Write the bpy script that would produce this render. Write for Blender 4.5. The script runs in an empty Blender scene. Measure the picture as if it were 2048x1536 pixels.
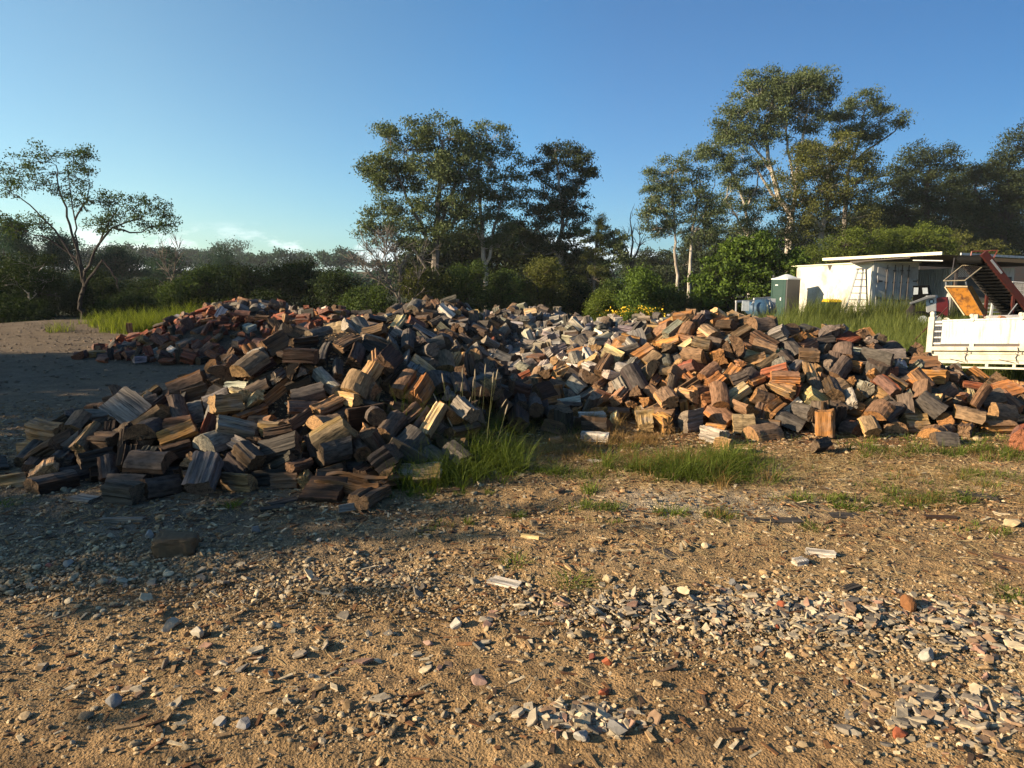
import bpy, math
import numpy as np
from mathutils import Vector, Matrix, Quaternion

# ------------------------------------------------------------------ helpers
scene = bpy.context.scene
COL = scene.collection
FPX = 1365.0; PITCH = math.radians(8.25); CAMH = 1.6
CP, SP = math.cos(PITCH), math.sin(PITCH)
SUN_EL, SUN_AZ = math.radians(20), math.radians(-14)      # azimuth: ahead of straight left
TOSUN = Vector((-math.cos(SUN_EL)*math.cos(SUN_AZ), math.cos(SUN_EL)*math.sin(SUN_AZ), math.sin(SUN_EL)))

def W(px, py, Y):
    """measured point of the photo -> world point at distance Y in front"""
    u = (px-1024)/FPX; v = (768-py)/FPX
    d = (u, CP+v*SP, -SP+v*CP); k = Y/d[1]
    return np.array((d[0]*k, Y, CAMH+d[2]*k))
def G(px, py, z=0.0):
    u = (px-1024)/FPX; v = (768-py)/FPX
    d = (u, CP+v*SP, -SP+v*CP); k = (z-CAMH)/d[2]
    return np.array((d[0]*k, d[1]*k, z))
def project(p):
    x, y, z = p[0], p[1], p[2]-CAMH
    d = y*CP-z*SP; u = y*SP+z*CP
    return 1024+FPX*x/d, 768-FPX*u/d

def raw_mesh(name, V, polys, attrs=None, smooth=False):
    """polys: list of int arrays (n,k). attrs: {name: (type, domain, data)}"""
    me = bpy.data.meshes.new(name)
    V = np.asarray(V, np.float32).reshape(-1, 3)
    me.vertices.add(len(V)); me.vertices.foreach_set('co', V.ravel())
    polys = [np.asarray(p, np.int32) for p in polys if len(p)]
    nl = sum(p.size for p in polys); npoly = sum(len(p) for p in polys)
    me.loops.add(nl); me.polygons.add(npoly)
    me.loops.foreach_set('vertex_index', np.concatenate([p.ravel() for p in polys]))
    tot = np.concatenate([np.full(len(p), p.shape[1], np.int32) for p in polys])
    st = np.concatenate([[0], np.cumsum(tot)[:-1]]).astype(np.int32)
    me.polygons.foreach_set('loop_start', st)
    me.polygons.foreach_set('use_smooth', np.full(npoly, bool(smooth)))
    for k, (t, dom, data) in (attrs or {}).items():
        a = me.attributes.new(k, t, dom)
        key = {'FLOAT': 'value', 'FLOAT_VECTOR': 'vector', 'FLOAT_COLOR': 'color'}[t]
        a.data.foreach_set(key, np.asarray(data, np.float32).ravel())
    me.update(); me.validate()
    return me
def link(name, me, mat=None, parent=None, loc=(0,0,0)):
    o = bpy.data.objects.new(name, me); COL.objects.link(o); o.location = loc
    if mat is not None: me.materials.append(mat)
    if parent is not None: o.parent = parent
    return o
def tag(o, label=None, cat=None, group=None, kind=None):
    if label: o['label'] = label
    if cat: o['category'] = cat
    if group: o['group'] = group
    if kind: o['kind'] = kind
    return o
def thing(name, label, cat, loc, group=None):
    o = bpy.data.objects.new(name, None); COL.objects.link(o); o.location = tuple(float(c) for c in loc); o.empty_display_size = .1
    return tag(o, label, cat, group)

class MB:
    """collects boxes, bars, tubes and plates in world space; build() makes one mesh object"""
    def __init__(s): s.V = []; s.F = []
    def add(s, V, F):
        n = len(s.V); s.V += [tuple(map(float, v)) for v in V]; s.F += [tuple(i+n for i in f) for f in F]; return s
    def hexa(s, P):   # 8 points: bottom 4 ccw, top 4 ccw
        return s.add(P, [(3,2,1,0),(4,5,6,7),(0,1,5,4),(1,2,6,5),(2,3,7,6),(3,0,4,7)])
    def box(s, x0, x1, y0, y1, z0, z1):
        return s.hexa([(x0,y0,z0),(x1,y0,z0),(x1,y1,z0),(x0,y1,z0),(x0,y0,z1),(x1,y0,z1),(x1,y1,z1),(x0,y1,z1)])
    def bar(s, a, b, w, h, up=(0,0,1)):
        a, b = Vector(a), Vector(b); d = (b-a).normalized(); u = Vector(up)
        if abs(d.dot(u)) > .98: u = Vector((0,1,0))
        r = d.cross(u).normalized(); u = r.cross(d)
        P = [e+r*sx*w/2+u*sy*h/2 for e in (a, b) for sx, sy in ((-1,-1),(1,-1),(1,1),(-1,1))]
        return s.add(P, [(0,1,2,3),(7,6,5,4),(0,4,5,1),(1,5,6,2),(2,6,7,3),(3,7,4,0)])
    def tube(s, pts, rad, n=6, cap=True):
        pts = [Vector(p) for p in pts]; R = rad if hasattr(rad, '__len__') else [rad]*len(pts)
        V = []; ref = Vector((.3,.2,1))
        for i, p in enumerate(pts):
            d = (pts[min(i+1, len(pts)-1)]-pts[max(i-1, 0)]).normalized()
            a = d.cross(ref)
            if a.length < .05: a = d.cross(Vector((1,0,0)))
            a.normalize(); b = d.cross(a)
            V += [p+(a*math.cos(2*math.pi*k/n)+b*math.sin(2*math.pi*k/n))*R[i] for k in range(n)]
        F = [(i*n+k, i*n+(k+1)%n, (i+1)*n+(k+1)%n, (i+1)*n+k) for i in range(len(pts)-1) for k in range(n)]
        if cap: F += [tuple(range(n-1, -1, -1)), tuple(range((len(pts)-1)*n, len(pts)*n))]
        return s.add(V, F)
    def plate(s, P, th):   # polygon P given thickness along its normal
        P = [Vector(p) for p in P]; nrm = (P[1]-P[0]).cross(P[2]-P[0]).normalized()*th; n = len(P)
        return s.add(P+[p-nrm for p in P], [tuple(range(n)), tuple(range(2*n-1, n-1, -1))]+[(i, i+n, (i+1)%n+n, (i+1)%n) for i in range(n)])
    def build(s, name, mat, parent=None, bevel=0.0, smooth=False, attrs=None):
        o0 = Vector(parent_loc(parent))
        me = bpy.data.meshes.new(name); me.from_pydata([tuple(Vector(v)-o0) for v in s.V], [], s.F); me.update()
        if smooth:
            me.polygons.foreach_set('use_smooth', np.ones(len(me.polygons), bool)); me.set_sharp_from_angle(angle=math.radians(35))
        o = link(name, me, mat, parent)
        if bevel:
            b = o.modifiers.new('edge', 'BEVEL'); b.width = bevel; b.segments = 2; b.limit_method = 'ANGLE'
        return o
def parent_loc(p):
    l = Vector((0,0,0))
    while p is not None: l = l+Vector(p.location); p = p.parent
    return tuple(l)

# value noise for shapes and soil
_T = np.random.RandomState(77).rand(256, 256)
def vn(x, y, s, seed=0):
    x = np.asarray(x)/s+seed*17.3; y = np.asarray(y)/s+seed*31.7
    xi = np.floor(x).astype(int); yi = np.floor(y).astype(int); fx = x-xi; fy = y-yi
    fx = fx*fx*(3-2*fx); fy = fy*fy*(3-2*fy); g = lambda a, b: _T[a & 255, b & 255]
    return (g(xi,yi)*(1-fx)+g(xi+1,yi)*fx)*(1-fy)+(g(xi,yi+1)*(1-fx)+g(xi+1,yi+1)*fx)*fy
def fbm(x, y, s, oct=4, seed=0):
    t = 0; a = 1; n = 0
    for i in range(oct): t = t+a*vn(x, y, s/2**i, seed+i); n += a; a *= .5
    return t/n

# ------------------------------------------------------------------ materials
def new_mat(name):
    m = bpy.data.materials.new(name); m.use_nodes = True; nt = m.node_tree; nt.nodes.clear()
    return m, nt
class NT:
    def __init__(s, nt): s.nt = nt
    def n(s, t, **kw):
        nd = s.nt.nodes.new(t)
        for k, v in kw.items():
            if k.startswith('i_'):
                key = k[2:].replace('_', ' '); key = int(key) if key.isdigit() else key
                sock = nd.inputs[key]
                if hasattr(v, 'is_linked') or v.__class__.__name__.startswith('NodeSocket'): s.nt.links.new(v, sock)
                else: sock.default_value = v
            else: setattr(nd, k, v)
        return nd
    def l(s, a, b): s.nt.links.new(a, b)
    def attr(s, name): return s.n('ShaderNodeAttribute', attribute_name=name)
    def ramp(s, fac, stops):
        r = s.n('ShaderNodeValToRGB'); s.l(fac, r.inputs[0]); e = r.color_ramp.elements
        while len(e) < len(stops): e.new(.5)
        for el, (p, c) in zip(e, stops): el.position = p; el.color = (c, c, c, 1) if isinstance(c, (int, float)) else tuple(c)+(1,)
        return r.outputs[0]
    def mix(s, fac, a, b, mode='MIX'):
        m = s.n('ShaderNodeMix', data_type='RGBA', blend_type=mode)
        for v, i in ((fac, 0), (a, 6), (b, 7)):
            if hasattr(v, 'is_linked'): s.l(v, m.inputs[i])
            elif i == 0: m.inputs[0].default_value = v
            else: m.inputs[i].default_value = tuple(v)+(1,) if len(v) == 3 else v
        return m.outputs[2]
    def math(s, op, a, b=None):
        m = s.n('ShaderNodeMath', operation=op)
        for v, i in ((a, 0), (b, 1)):
            if v is None: continue
            if hasattr(v, 'is_linked'): s.l(v, m.inputs[i])
            else: m.inputs[i].default_value = v
        return m.outputs[0]
    def noise(s, vec, scale, detail=3, rough=.55, mapping=None):
        if mapping is not None:
            mp = s.n('ShaderNodeMapping'); s.l(vec, mp.inputs[0]); mp.inputs['Scale'].default_value = mapping; vec = mp.outputs[0]
        t = s.n('ShaderNodeTexNoise'); s.l(vec, t.inputs['Vector']); t.inputs['Scale'].default_value = scale
        t.inputs['Detail'].default_value = detail; t.inputs['Roughness'].default_value = rough
        return t.outputs[0]
    def out(s, color, rough=.8, spec=.3, bump=None, bstr=.5, bdist=.01, metal=0.0):
        p = s.n('ShaderNodeBsdfPrincipled'); o = s.n('ShaderNodeOutputMaterial')
        if hasattr(color, 'is_linked'): s.l(color, p.inputs['Base Color'])
        else: p.inputs['Base Color'].default_value = tuple(color)+(1,)
        if hasattr(rough, 'is_linked'): s.l(rough, p.inputs['Roughness'])
        else: p.inputs['Roughness'].default_value = rough
        p.inputs['Specular IOR Level'].default_value = spec; p.inputs['Metallic'].default_value = metal
        if bump is not None:
            b = s.n('ShaderNodeBump'); s.l(bump, b.inputs['Height']); b.inputs['Strength'].default_value = bstr; b.inputs['Distance'].default_value = bdist
            s.l(b.outputs[0], p.inputs['Normal'])
        s.l(p.outputs[0], o.inputs[0]); return p

def mat_log():
    m, nt = new_mat('split_wood'); t = NT(nt)
    tint = t.attr('tint').outputs['Color']; lco = t.attr('lco').outputs['Vector']; part = t.attr('part').outputs['Fac']
    fine = t.noise(lco, 1, 5, .65, (5, 95, 95))
    broad = t.noise(lco, 1, 3, .6, (2.2, 22, 22))
    blot = t.noise(lco, 9, 3, .6)
    g = t.ramp(fine, [(.28,.32),(.5,.95),(.75,1.5)])
    base = t.mix(1.0, tint, g, 'MULTIPLY')
    b2 = t.ramp(broad, [(.30,.32),(.52,1.0),(.75,1.42)])
    base = t.mix(1.0, base, b2, 'MULTIPLY')
    crack = t.noise(lco, 1, 2, .5, (2.5, 55, 55))
    cr = t.ramp(crack, [(.30,.22),(.37,1.0)])
    base = t.mix(1.0, base, cr, 'MULTIPLY')
    # weathering: greyed patches
    gry = t.ramp(blot, [(.48,0.0),(.68,.45)])
    bw = t.n('ShaderNodeRGBToBW'); t.l(base, bw.inputs[0])
    gc = t.mix(1.0, bw.outputs[0], (1.10,1.0,.88), 'MULTIPLY')
    split = t.mix(gry, base, gc)
    # bark
    bk = t.noise(lco, 1, 4, .6, (14, 45, 45))
    bkc = t.mix(.62, tint, (.085,.072,.062))
    bark = t.mix(1.0, bkc, t.ramp(bk, [(.3,.35),(.6,1.25)]), 'MULTIPLY')
    # end grain
    sx = t.n('ShaderNodeSeparateXYZ'); t.l(lco, sx.inputs[0])
    cb = t.n('ShaderNodeCombineXYZ'); t.l(sx.outputs[1], cb.inputs[1]); t.l(sx.outputs[2], cb.inputs[2])
    ln = t.n('ShaderNodeVectorMath', operation='LENGTH'); t.l(cb.outputs[0], ln.inputs[0])
    wob = t.noise(lco, 30, 3)
    rr = t.math('SINE', t.math('MULTIPLY', t.math('ADD', ln.outputs['Value'], t.math('MULTIPLY', wob, .03)), 420))
    ring = t.ramp(t.math('ADD', t.math('MULTIPLY', rr, .5), .5), [(0,.72),(1,1.1)])
    endc = t.mix(1.0, t.mix(.35, tint, (.20,.12,.06)), ring, 'MULTIPLY')
    saw = t.noise(lco, 1, 3, .6, (8, 14, 120))
    endc = t.mix(1.0, endc, t.ramp(saw, [(.3,.6),(.65,1.2)]), 'MULTIPLY')
    endc = t.mix(1.0, endc, t.ramp(t.noise(lco, 25, 3), [(.32,.35),(.5,1.05)]), 'MULTIPLY')
    isb = t.math('MULTIPLY', t.math('GREATER_THAN', part, .5), t.math('LESS_THAN', part, 1.5)); ise = t.math('GREATER_THAN', part, 1.5)
    c = t.mix(ise, t.mix(isb, split, bark), endc)
    h = t.math('ADD', t.math('MULTIPLY', fine, .5), t.math('ADD', t.math('MULTIPLY', broad, .6), t.math('MULTIPLY', crack, .5)))
    t.out(c, .82, .25, h, .9, .012)
    return m
def mat_attr(name, rough=.85, spec=.25, scale=40, amp=(.7,1.2), bstr=.5, bdist=.006, coord='Object'):
    m, nt = new_mat(name); t = NT(nt); tint = t.attr('tint').outputs['Color']
    tc = t.n('ShaderNodeTexCoord').outputs[coord]
    n = t.noise(tc, scale, 4, .6)
    t.out(t.mix(1.0, tint, t.ramp(n, [(.3,amp[0]),(.7,amp[1])]), 'MULTIPLY'), rough, spec, n, bstr, bdist)
    return m
def mat_plain(name, col, rough=.6, spec=.4, dirt=None, scale=6, amount=.5, metal=0.0, streak=(1,1,1), bstr=.15, lo=.48):
    m, nt = new_mat(name); t = NT(nt); tc = t.n('ShaderNodeTexCoord').outputs['Object']
    n = t.noise(tc, scale, 5, .62, streak); n2 = t.noise(tc, scale*9, 3, .6)
    d = dirt or tuple(c*.45 for c in col)
    f = t.math('MULTIPLY', t.ramp(n, [(lo,0.0),(lo+.2,1.0)]), amount)
    c = t.mix(f, col, d); c = t.mix(1.0, c, t.ramp(n2, [(.3,.86),(.7,1.06)]), 'MULTIPLY')
    r = t.math('ADD', t.math('MULTIPLY', n, .2), rough-.1)
    t.out(c, r, spec, n2, bstr, .003, metal)
    return m
def mat_leaf(name, dark, light, trans=.35, gloss=.18, rough=.45):
    m, nt = new_mat(name); t = NT(nt); a = t.attr('tint').outputs['Fac']
    c = t.mix(a, tuple(1.05*v for v in dark), tuple(1.15*v for v in light))
    d = t.n('ShaderNodeBsdfDiffuse'); t.l(c, d.inputs[0])
    tr = t.n('ShaderNodeBsdfTranslucent'); ct = t.mix(1.0, c, (1.25,1.3,.5), 'MULTIPLY'); t.l(ct, tr.inputs[0])
    gl = t.n('ShaderNodeBsdfGlossy'); gl.inputs['Roughness'].default_value = .6; gl.inputs[0].default_value = (.6,.65,.6,1)
    m1 = t.n('ShaderNodeMixShader'); m1.inputs[0].default_value = trans; t.l(d.outputs[0], m1.inputs[1]); t.l(tr.outputs[0], m1.inputs[2])
    m2 = t.n('ShaderNodeMixShader'); m2.inputs[0].default_value = gloss*.07; t.l(m1.outputs[0], m2.inputs[1]); t.l(gl.outputs[0], m2.inputs[2])
    o = t.n('ShaderNodeOutputMaterial'); t.l(m2.outputs[0], o.inputs[0])
    return m
def mat_bark(name, c0, c1, scale=3):
    m, nt = new_mat(name); t = NT(nt); tc = t.n('ShaderNodeTexCoord').outputs['Object']
    n = t.noise(tc, scale, 4, .6, (1,1,.35)); n2 = t.noise(tc, scale*8, 3, .6, (1,1,.3))
    c = t.mix(t.ramp(n, [(.38,0.0),(.62,1.0)]), c0, c1)
    t.out(t.mix(1.0, c, t.ramp(n2, [(.3,.7),(.7,1.15)]), 'MULTIPLY'), .85, .2, n2, .5, .03)
    return m
def mat_ground():
    m, nt = new_mat('bare_earth'); t = NT(nt); tint = t.attr('tint').outputs['Color']
    tc = t.n('ShaderNodeTexCoord').outputs['Object']
    a = t.noise(tc, 2.2, 5, .65); b = t.noise(tc, 16, 5, .7); c = t.noise(tc, 90, 4, .7)
    col = t.mix(1.0, tint, t.ramp(a, [(.3,.72),(.7,1.25)]), 'MULTIPLY')
    col = t.mix(1.0, col, t.ramp(b, [(.28,.55),(.5,1.0),(.75,1.25)]), 'MULTIPLY')
    col = t.mix(1.0, col, t.ramp(c, [(.3,.6),(.7,1.3)]), 'MULTIPLY')
    v = t.n('ShaderNodeTexVoronoi'); t.l(tc, v.inputs['Vector']); v.inputs['Scale'].default_value = 85
    vc = t.n('ShaderNodeSeparateColor'); t.l(v.outputs['Color'], vc.inputs[0])
    pick = t.ramp(vc.outputs[0], [(.70,0.0),(.74,.55)])
    grit = t.mix(vc.outputs[1], (.27,.205,.13), (.075,.055,.04))
    col = t.mix(t.math('MULTIPLY', pick, t.ramp(v.outputs['Distance'], [(.35,1.0),(.55,0.0)])), col, grit)
    h = t.math('ADD', t.math('MULTIPLY', b, 1.0), t.math('ADD', t.math('MULTIPLY', c, .35), t.math('MULTIPLY', v.outputs['Distance'], -.25)))
    t.out(col, .95, .1, h, 1.0, .04)
    return m

M_LOG = mat_log()
M_STONE = mat_attr('stone', .85, .25, 30, (.75,1.2))
M_CHIP = mat_attr('wood_chip', .9, .15, 50, (.6,1.25))
M_GROUND = mat_ground()
PAL = [(.195,.172,.142),(.050,.042,.034),(.060,.033,.018),(.135,.076,.040),(.35,.205,.085),(.33,.145,.042),(.235,.066,.030),(.60,.44,.20),(.46,.41,.34)]
PALN = ['silver grey','charcoal grey','dark brown','mid brown','golden tan','orange brown','brick red','cream yellow','bleached white']

# ------------------------------------------------------------------ world, sun, camera
w = bpy.data.worlds.new('World'); scene.world = w; w.use_nodes = True
t = NT(w.node_tree); w.node_tree.nodes.clear()
sky = t.n('ShaderNodeTexSky', sky_type='NISHITA', sun_disc=False)
sky.sun_elevation = SUN_EL; sky.sun_rotation = math.atan2(TOSUN.x, TOSUN.y)
sky.altitude = 50; sky.air_density = 1.0; sky.dust_density = .6; sky.ozone_density = 2.2
# a bank of cumulus low over the horizon, part of the sky itself
tc = t.n('ShaderNodeTexCoord').outputs['Generated']
sxyz = t.n('ShaderNodeSeparateXYZ'); t.l(tc, sxyz.inputs[0])
cn = t.noise(tc, 1, 6, .6, (9, 9, 26))
edge = t.ramp(sxyz.outputs[2], [(.0,1.0),(.055,.9),(.085,0.0)])
cl = t.math('MULTIPLY', t.ramp(t.math('ADD', cn, t.math('MULTIPLY', t.math('SUBTRACT', .06, sxyz.outputs[2]), 3.0)), [(.50,0.0),(.64,1.0)]), edge)
skb = t.mix(1.0, sky.outputs[0], (.84,1.10,1.26), 'MULTIPLY')
# the sky is paler towards the sun's side and deeper blue away from it
az = t.math('ADD', t.math('MULTIPLY', sxyz.outputs[0], .5), .5)
gr = t.ramp(az, [(.0,(.93,.87,.74)),(.27,(.93,.87,.74)),(.5,(.51,.665,.735)),(.575,(.47,.565,.645)),(.78,(.27,.38,.47)),(1.0,(.27,.38,.47))])
skb = t.mix(1.0, skb, gr, 'MULTIPLY')
skc = t.mix(t.math('MULTIPLY', cl, .62), skb, (9.0,9.2,9.5))
bg = t.n('ShaderNodeBackground'); t.l(skc, bg.inputs[0]); bg.inputs[1].default_value = 0.078
wo = t.n('ShaderNodeOutputWorld'); t.l(bg.outputs[0], wo.inputs[0])
sd = bpy.data.lights.new('sun', 'SUN'); sd.energy = 5.0; sd.angle = math.radians(.55); sd.color = (1.0,.79,.53)
so = bpy.data.objects.new('sun', sd); COL.objects.link(so); so.rotation_euler = TOSUN.to_track_quat('Z', 'Y').to_euler(); so.location = (-30,10,25)
cam = bpy.data.cameras.new('camera'); cam.sensor_width = 36; cam.lens = 36*FPX/2048; cam.clip_end = 3000
co = bpy.data.objects.new('camera', cam); COL.objects.link(co); co.location = (0,0,CAMH); co.rotation_euler = (math.pi/2-PITCH, 0, 0)
scene.camera = co
scene.view_settings.view_transform = 'Standard'; scene.view_settings.look = 'None'; scene.view_settings.gamma = 1.0; scene.view_settings.exposure = 1.38
scene.render.engine = 'CYCLES'; scene.cycles.use_denoising = True
scene.cycles.max_bounces = 6; scene.cycles.diffuse_bounces = 3; scene.cycles.transmission_bounces = 3; scene.cycles.volume_bounces = 0

HAZE = 0.00026
# trees along the near side: x, y, height, crown radius, boughs
SHADE = [(-15.5,1.35,5.9,1.5,48),(-16.5,4.3,6.6,2.0,30),(-17,7.0,6.9,2.1,50),(-18,9.8,6.6,2.1,70),(-13.5,-1.75,4.5,.85,30),(-19,12.2,5.6,1.6,40)]

def heap_h(x, y):
    """height of the rise under / the outline of the heaps (m)"""
    def bump(cx, cy, rx, ry, h, rot=0.0, p=1.35):
        c, s = math.cos(rot), math.sin(rot)
        dx, dy = x-cx, y-cy
        u = (dx*c+dy*s)/rx; v = (-dx*s+dy*c)/ry
        r = np.sqrt(u*u+v*v)
        return h*np.clip(1-r**p, 0, 1)
    H = 0*x
    for b in BUMPS: H = np.maximum(H, bump(*b))
    return H
BUMPS = [
 (-1.85,7.45,2.25,2.12,1.40,0.0),(-1.35,8.6,1.55,2.3,1.43),(-2.95,6.75,1.65,1.45,0.90,0.1),(-1.7,14.2,2.6,3.0,1.52),
 (-6.9,18.0,3.5,4.4,1.36,0.2),(-4.6,17.5,3.5,3.5,1.12),
 (0.3,18.2,3.2,3.6,1.18),(1.6,14.2,3.2,4.6,0.98),(3.6,17.0,3.2,3.6,0.95),
 (2.75,9.9,2.35,2.2,1.43),(4.6,9.3,1.75,1.75,1.16)]
HEAPS = [BUMPS[0:4], BUMPS[4:6], BUMPS[6:9], BUMPS[9:11]]
def log_shape(seed, nx=5, detail=False, cen=None):
    if detail: cen = log_shape(seed)[6]
    """one split log: verts (N,3) with the grain along X, faces, part per face (0 split, 1 bark, 2 end), local coords"""
    R = np.random.RandomState(seed+11)
    kind = R.choice(6, p=[.20,.27,.15,.14,.05,.19])
    L = R.uniform(.20,.345)
    r = R.uniform(.088,.150)
    # outline in (y,z): list of (angle-run arcs = bark) and straight split faces
    pts = []; brk = []
    def arc(a0, a1, n):
        for t in np.linspace(a0, a1, n): pts.append((r*math.cos(t), r*math.sin(t))); brk.append(1)
    def line(p, q, n):
        for t in np.linspace(0, 1, n+2)[1:-1]:
            pts.append((p[0]+(q[0]-p[0])*t, p[1]+(q[1]-p[1])*t)); brk.append(0)
    ns = 6 if detail else 2
    na = 9 if detail else 5
    if kind == 0:   # half round
        a = R.uniform(2.6,3.3); arc(-a/2, a/2, na); brk[-1] = 0; line(pts[-1], pts[0], ns+2)
    elif kind in (1, 2): # wedge
        a = R.uniform(1.0,1.9); arc(-a/2, a/2, na); brk[-1] = 0; k = R.uniform(-.03,.03); c = (R.uniform(-.02,.02), k)
        e, s = pts[-1], pts[0]; line(e, c, ns); pts.append(c); brk.append(0); line(c, s, ns)
    elif kind == 3: # slab / block with flat faces
        w, h = R.uniform(.06,.105), R.uniform(.04,.078)
        cs = [(-w,-h*R.uniform(.8,1.2)),(w,-h),(w*R.uniform(.8,1.1),h),(-w*R.uniform(.7,1.1),h*R.uniform(.7,1.2))]
        for i in range(4): pts.append(cs[i]); brk.append(0); line(cs[i], cs[(i+1)%4], ns)
    elif kind == 4: # small round
        r *= .62; arc(0, 2*math.pi*(1-1/(2*na)), 2*na)
    else:           # thick split with one bark side cut off
        a = R.uniform(1.2,1.8); arc(-a/2, a/2, na); brk[-1] = 0
        e, s = pts[-1], pts[0]; c1 = (e[0]*R.uniform(-.2,.3), e[1]*R.uniform(.6,.95)); c2 = (s[0]*R.uniform(-.2,.2), s[1]*R.uniform(.5,.95))
        for p, q in ((e,c1),(c1,c2),(c2,s)):
            line(p, q, ns)
            if q is not s: pts.append(q); brk.append(0)
    P = np.array(pts); B = np.array(brk); n = len(P)
    cen = P.mean(0) if cen is None else cen
    xs = np.linspace(-L/2, L/2, nx)
    # grain: ridges constant along the length plus slow wander
    rid = R.normal(0, 0.0068 if detail else .0035, n)*(1-.5*B)
    V = np.zeros((nx, n, 3)); sl = R.uniform(-.22,.22,2); bend = R.uniform(-.009,.009,2)
    for i, x in enumerate(xs):
        t = x/(L/2)
        k = 1+R.uniform(-.03,.03) + .05*t*R.choice([-1,1])*0
        d = rid + R.normal(0, .0022 if detail else .0015, n)
        Q = cen+(P-cen)*k
        nr = (P-cen)/np.maximum(np.linalg.norm(P-cen,axis=1,keepdims=True),1e-4)
        Q = Q+nr*d[:,None]
        Q = Q+bend*(t*t)
        xx = x+0*P[:,0]
        if i in (0, nx-1):
            xx = xx+sl[0]*(P[:,0]-cen[0])*(.6 if i else -.6)+sl[1]*(P[:,1]-cen[1])*.5+R.normal(0,.0045,n)
        V[i,:,0] = xx; V[i,:,1:] = Q
    V = V.reshape(-1,3)
    F = []; part = []
    for i in range(nx-1):
        for j in range(n):
            j2 = (j+1)%n
            F.append((i*n+j, i*n+j2, (i+1)*n+j2, (i+1)*n+j)); part.append(int(B[j] and B[j2]))
    # ends: fan round a centre
    c0 = V[:n].mean(0); c1 = V[-n:].mean(0); b = (nx-1)*n
    V = np.vstack([V, c0, c1]); k0 = nx*n
    for j in range(n):
        j2 = (j+1)%n
        F.append((j2, j, k0)); part.append(2)
        F.append((b+j, b+j2, k0+1)); part.append(2)
    lco = V.copy()
    off = np.array([0, cen[0], cen[1]])
    return V-off, F, part, lco, kind, L, cen

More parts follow.
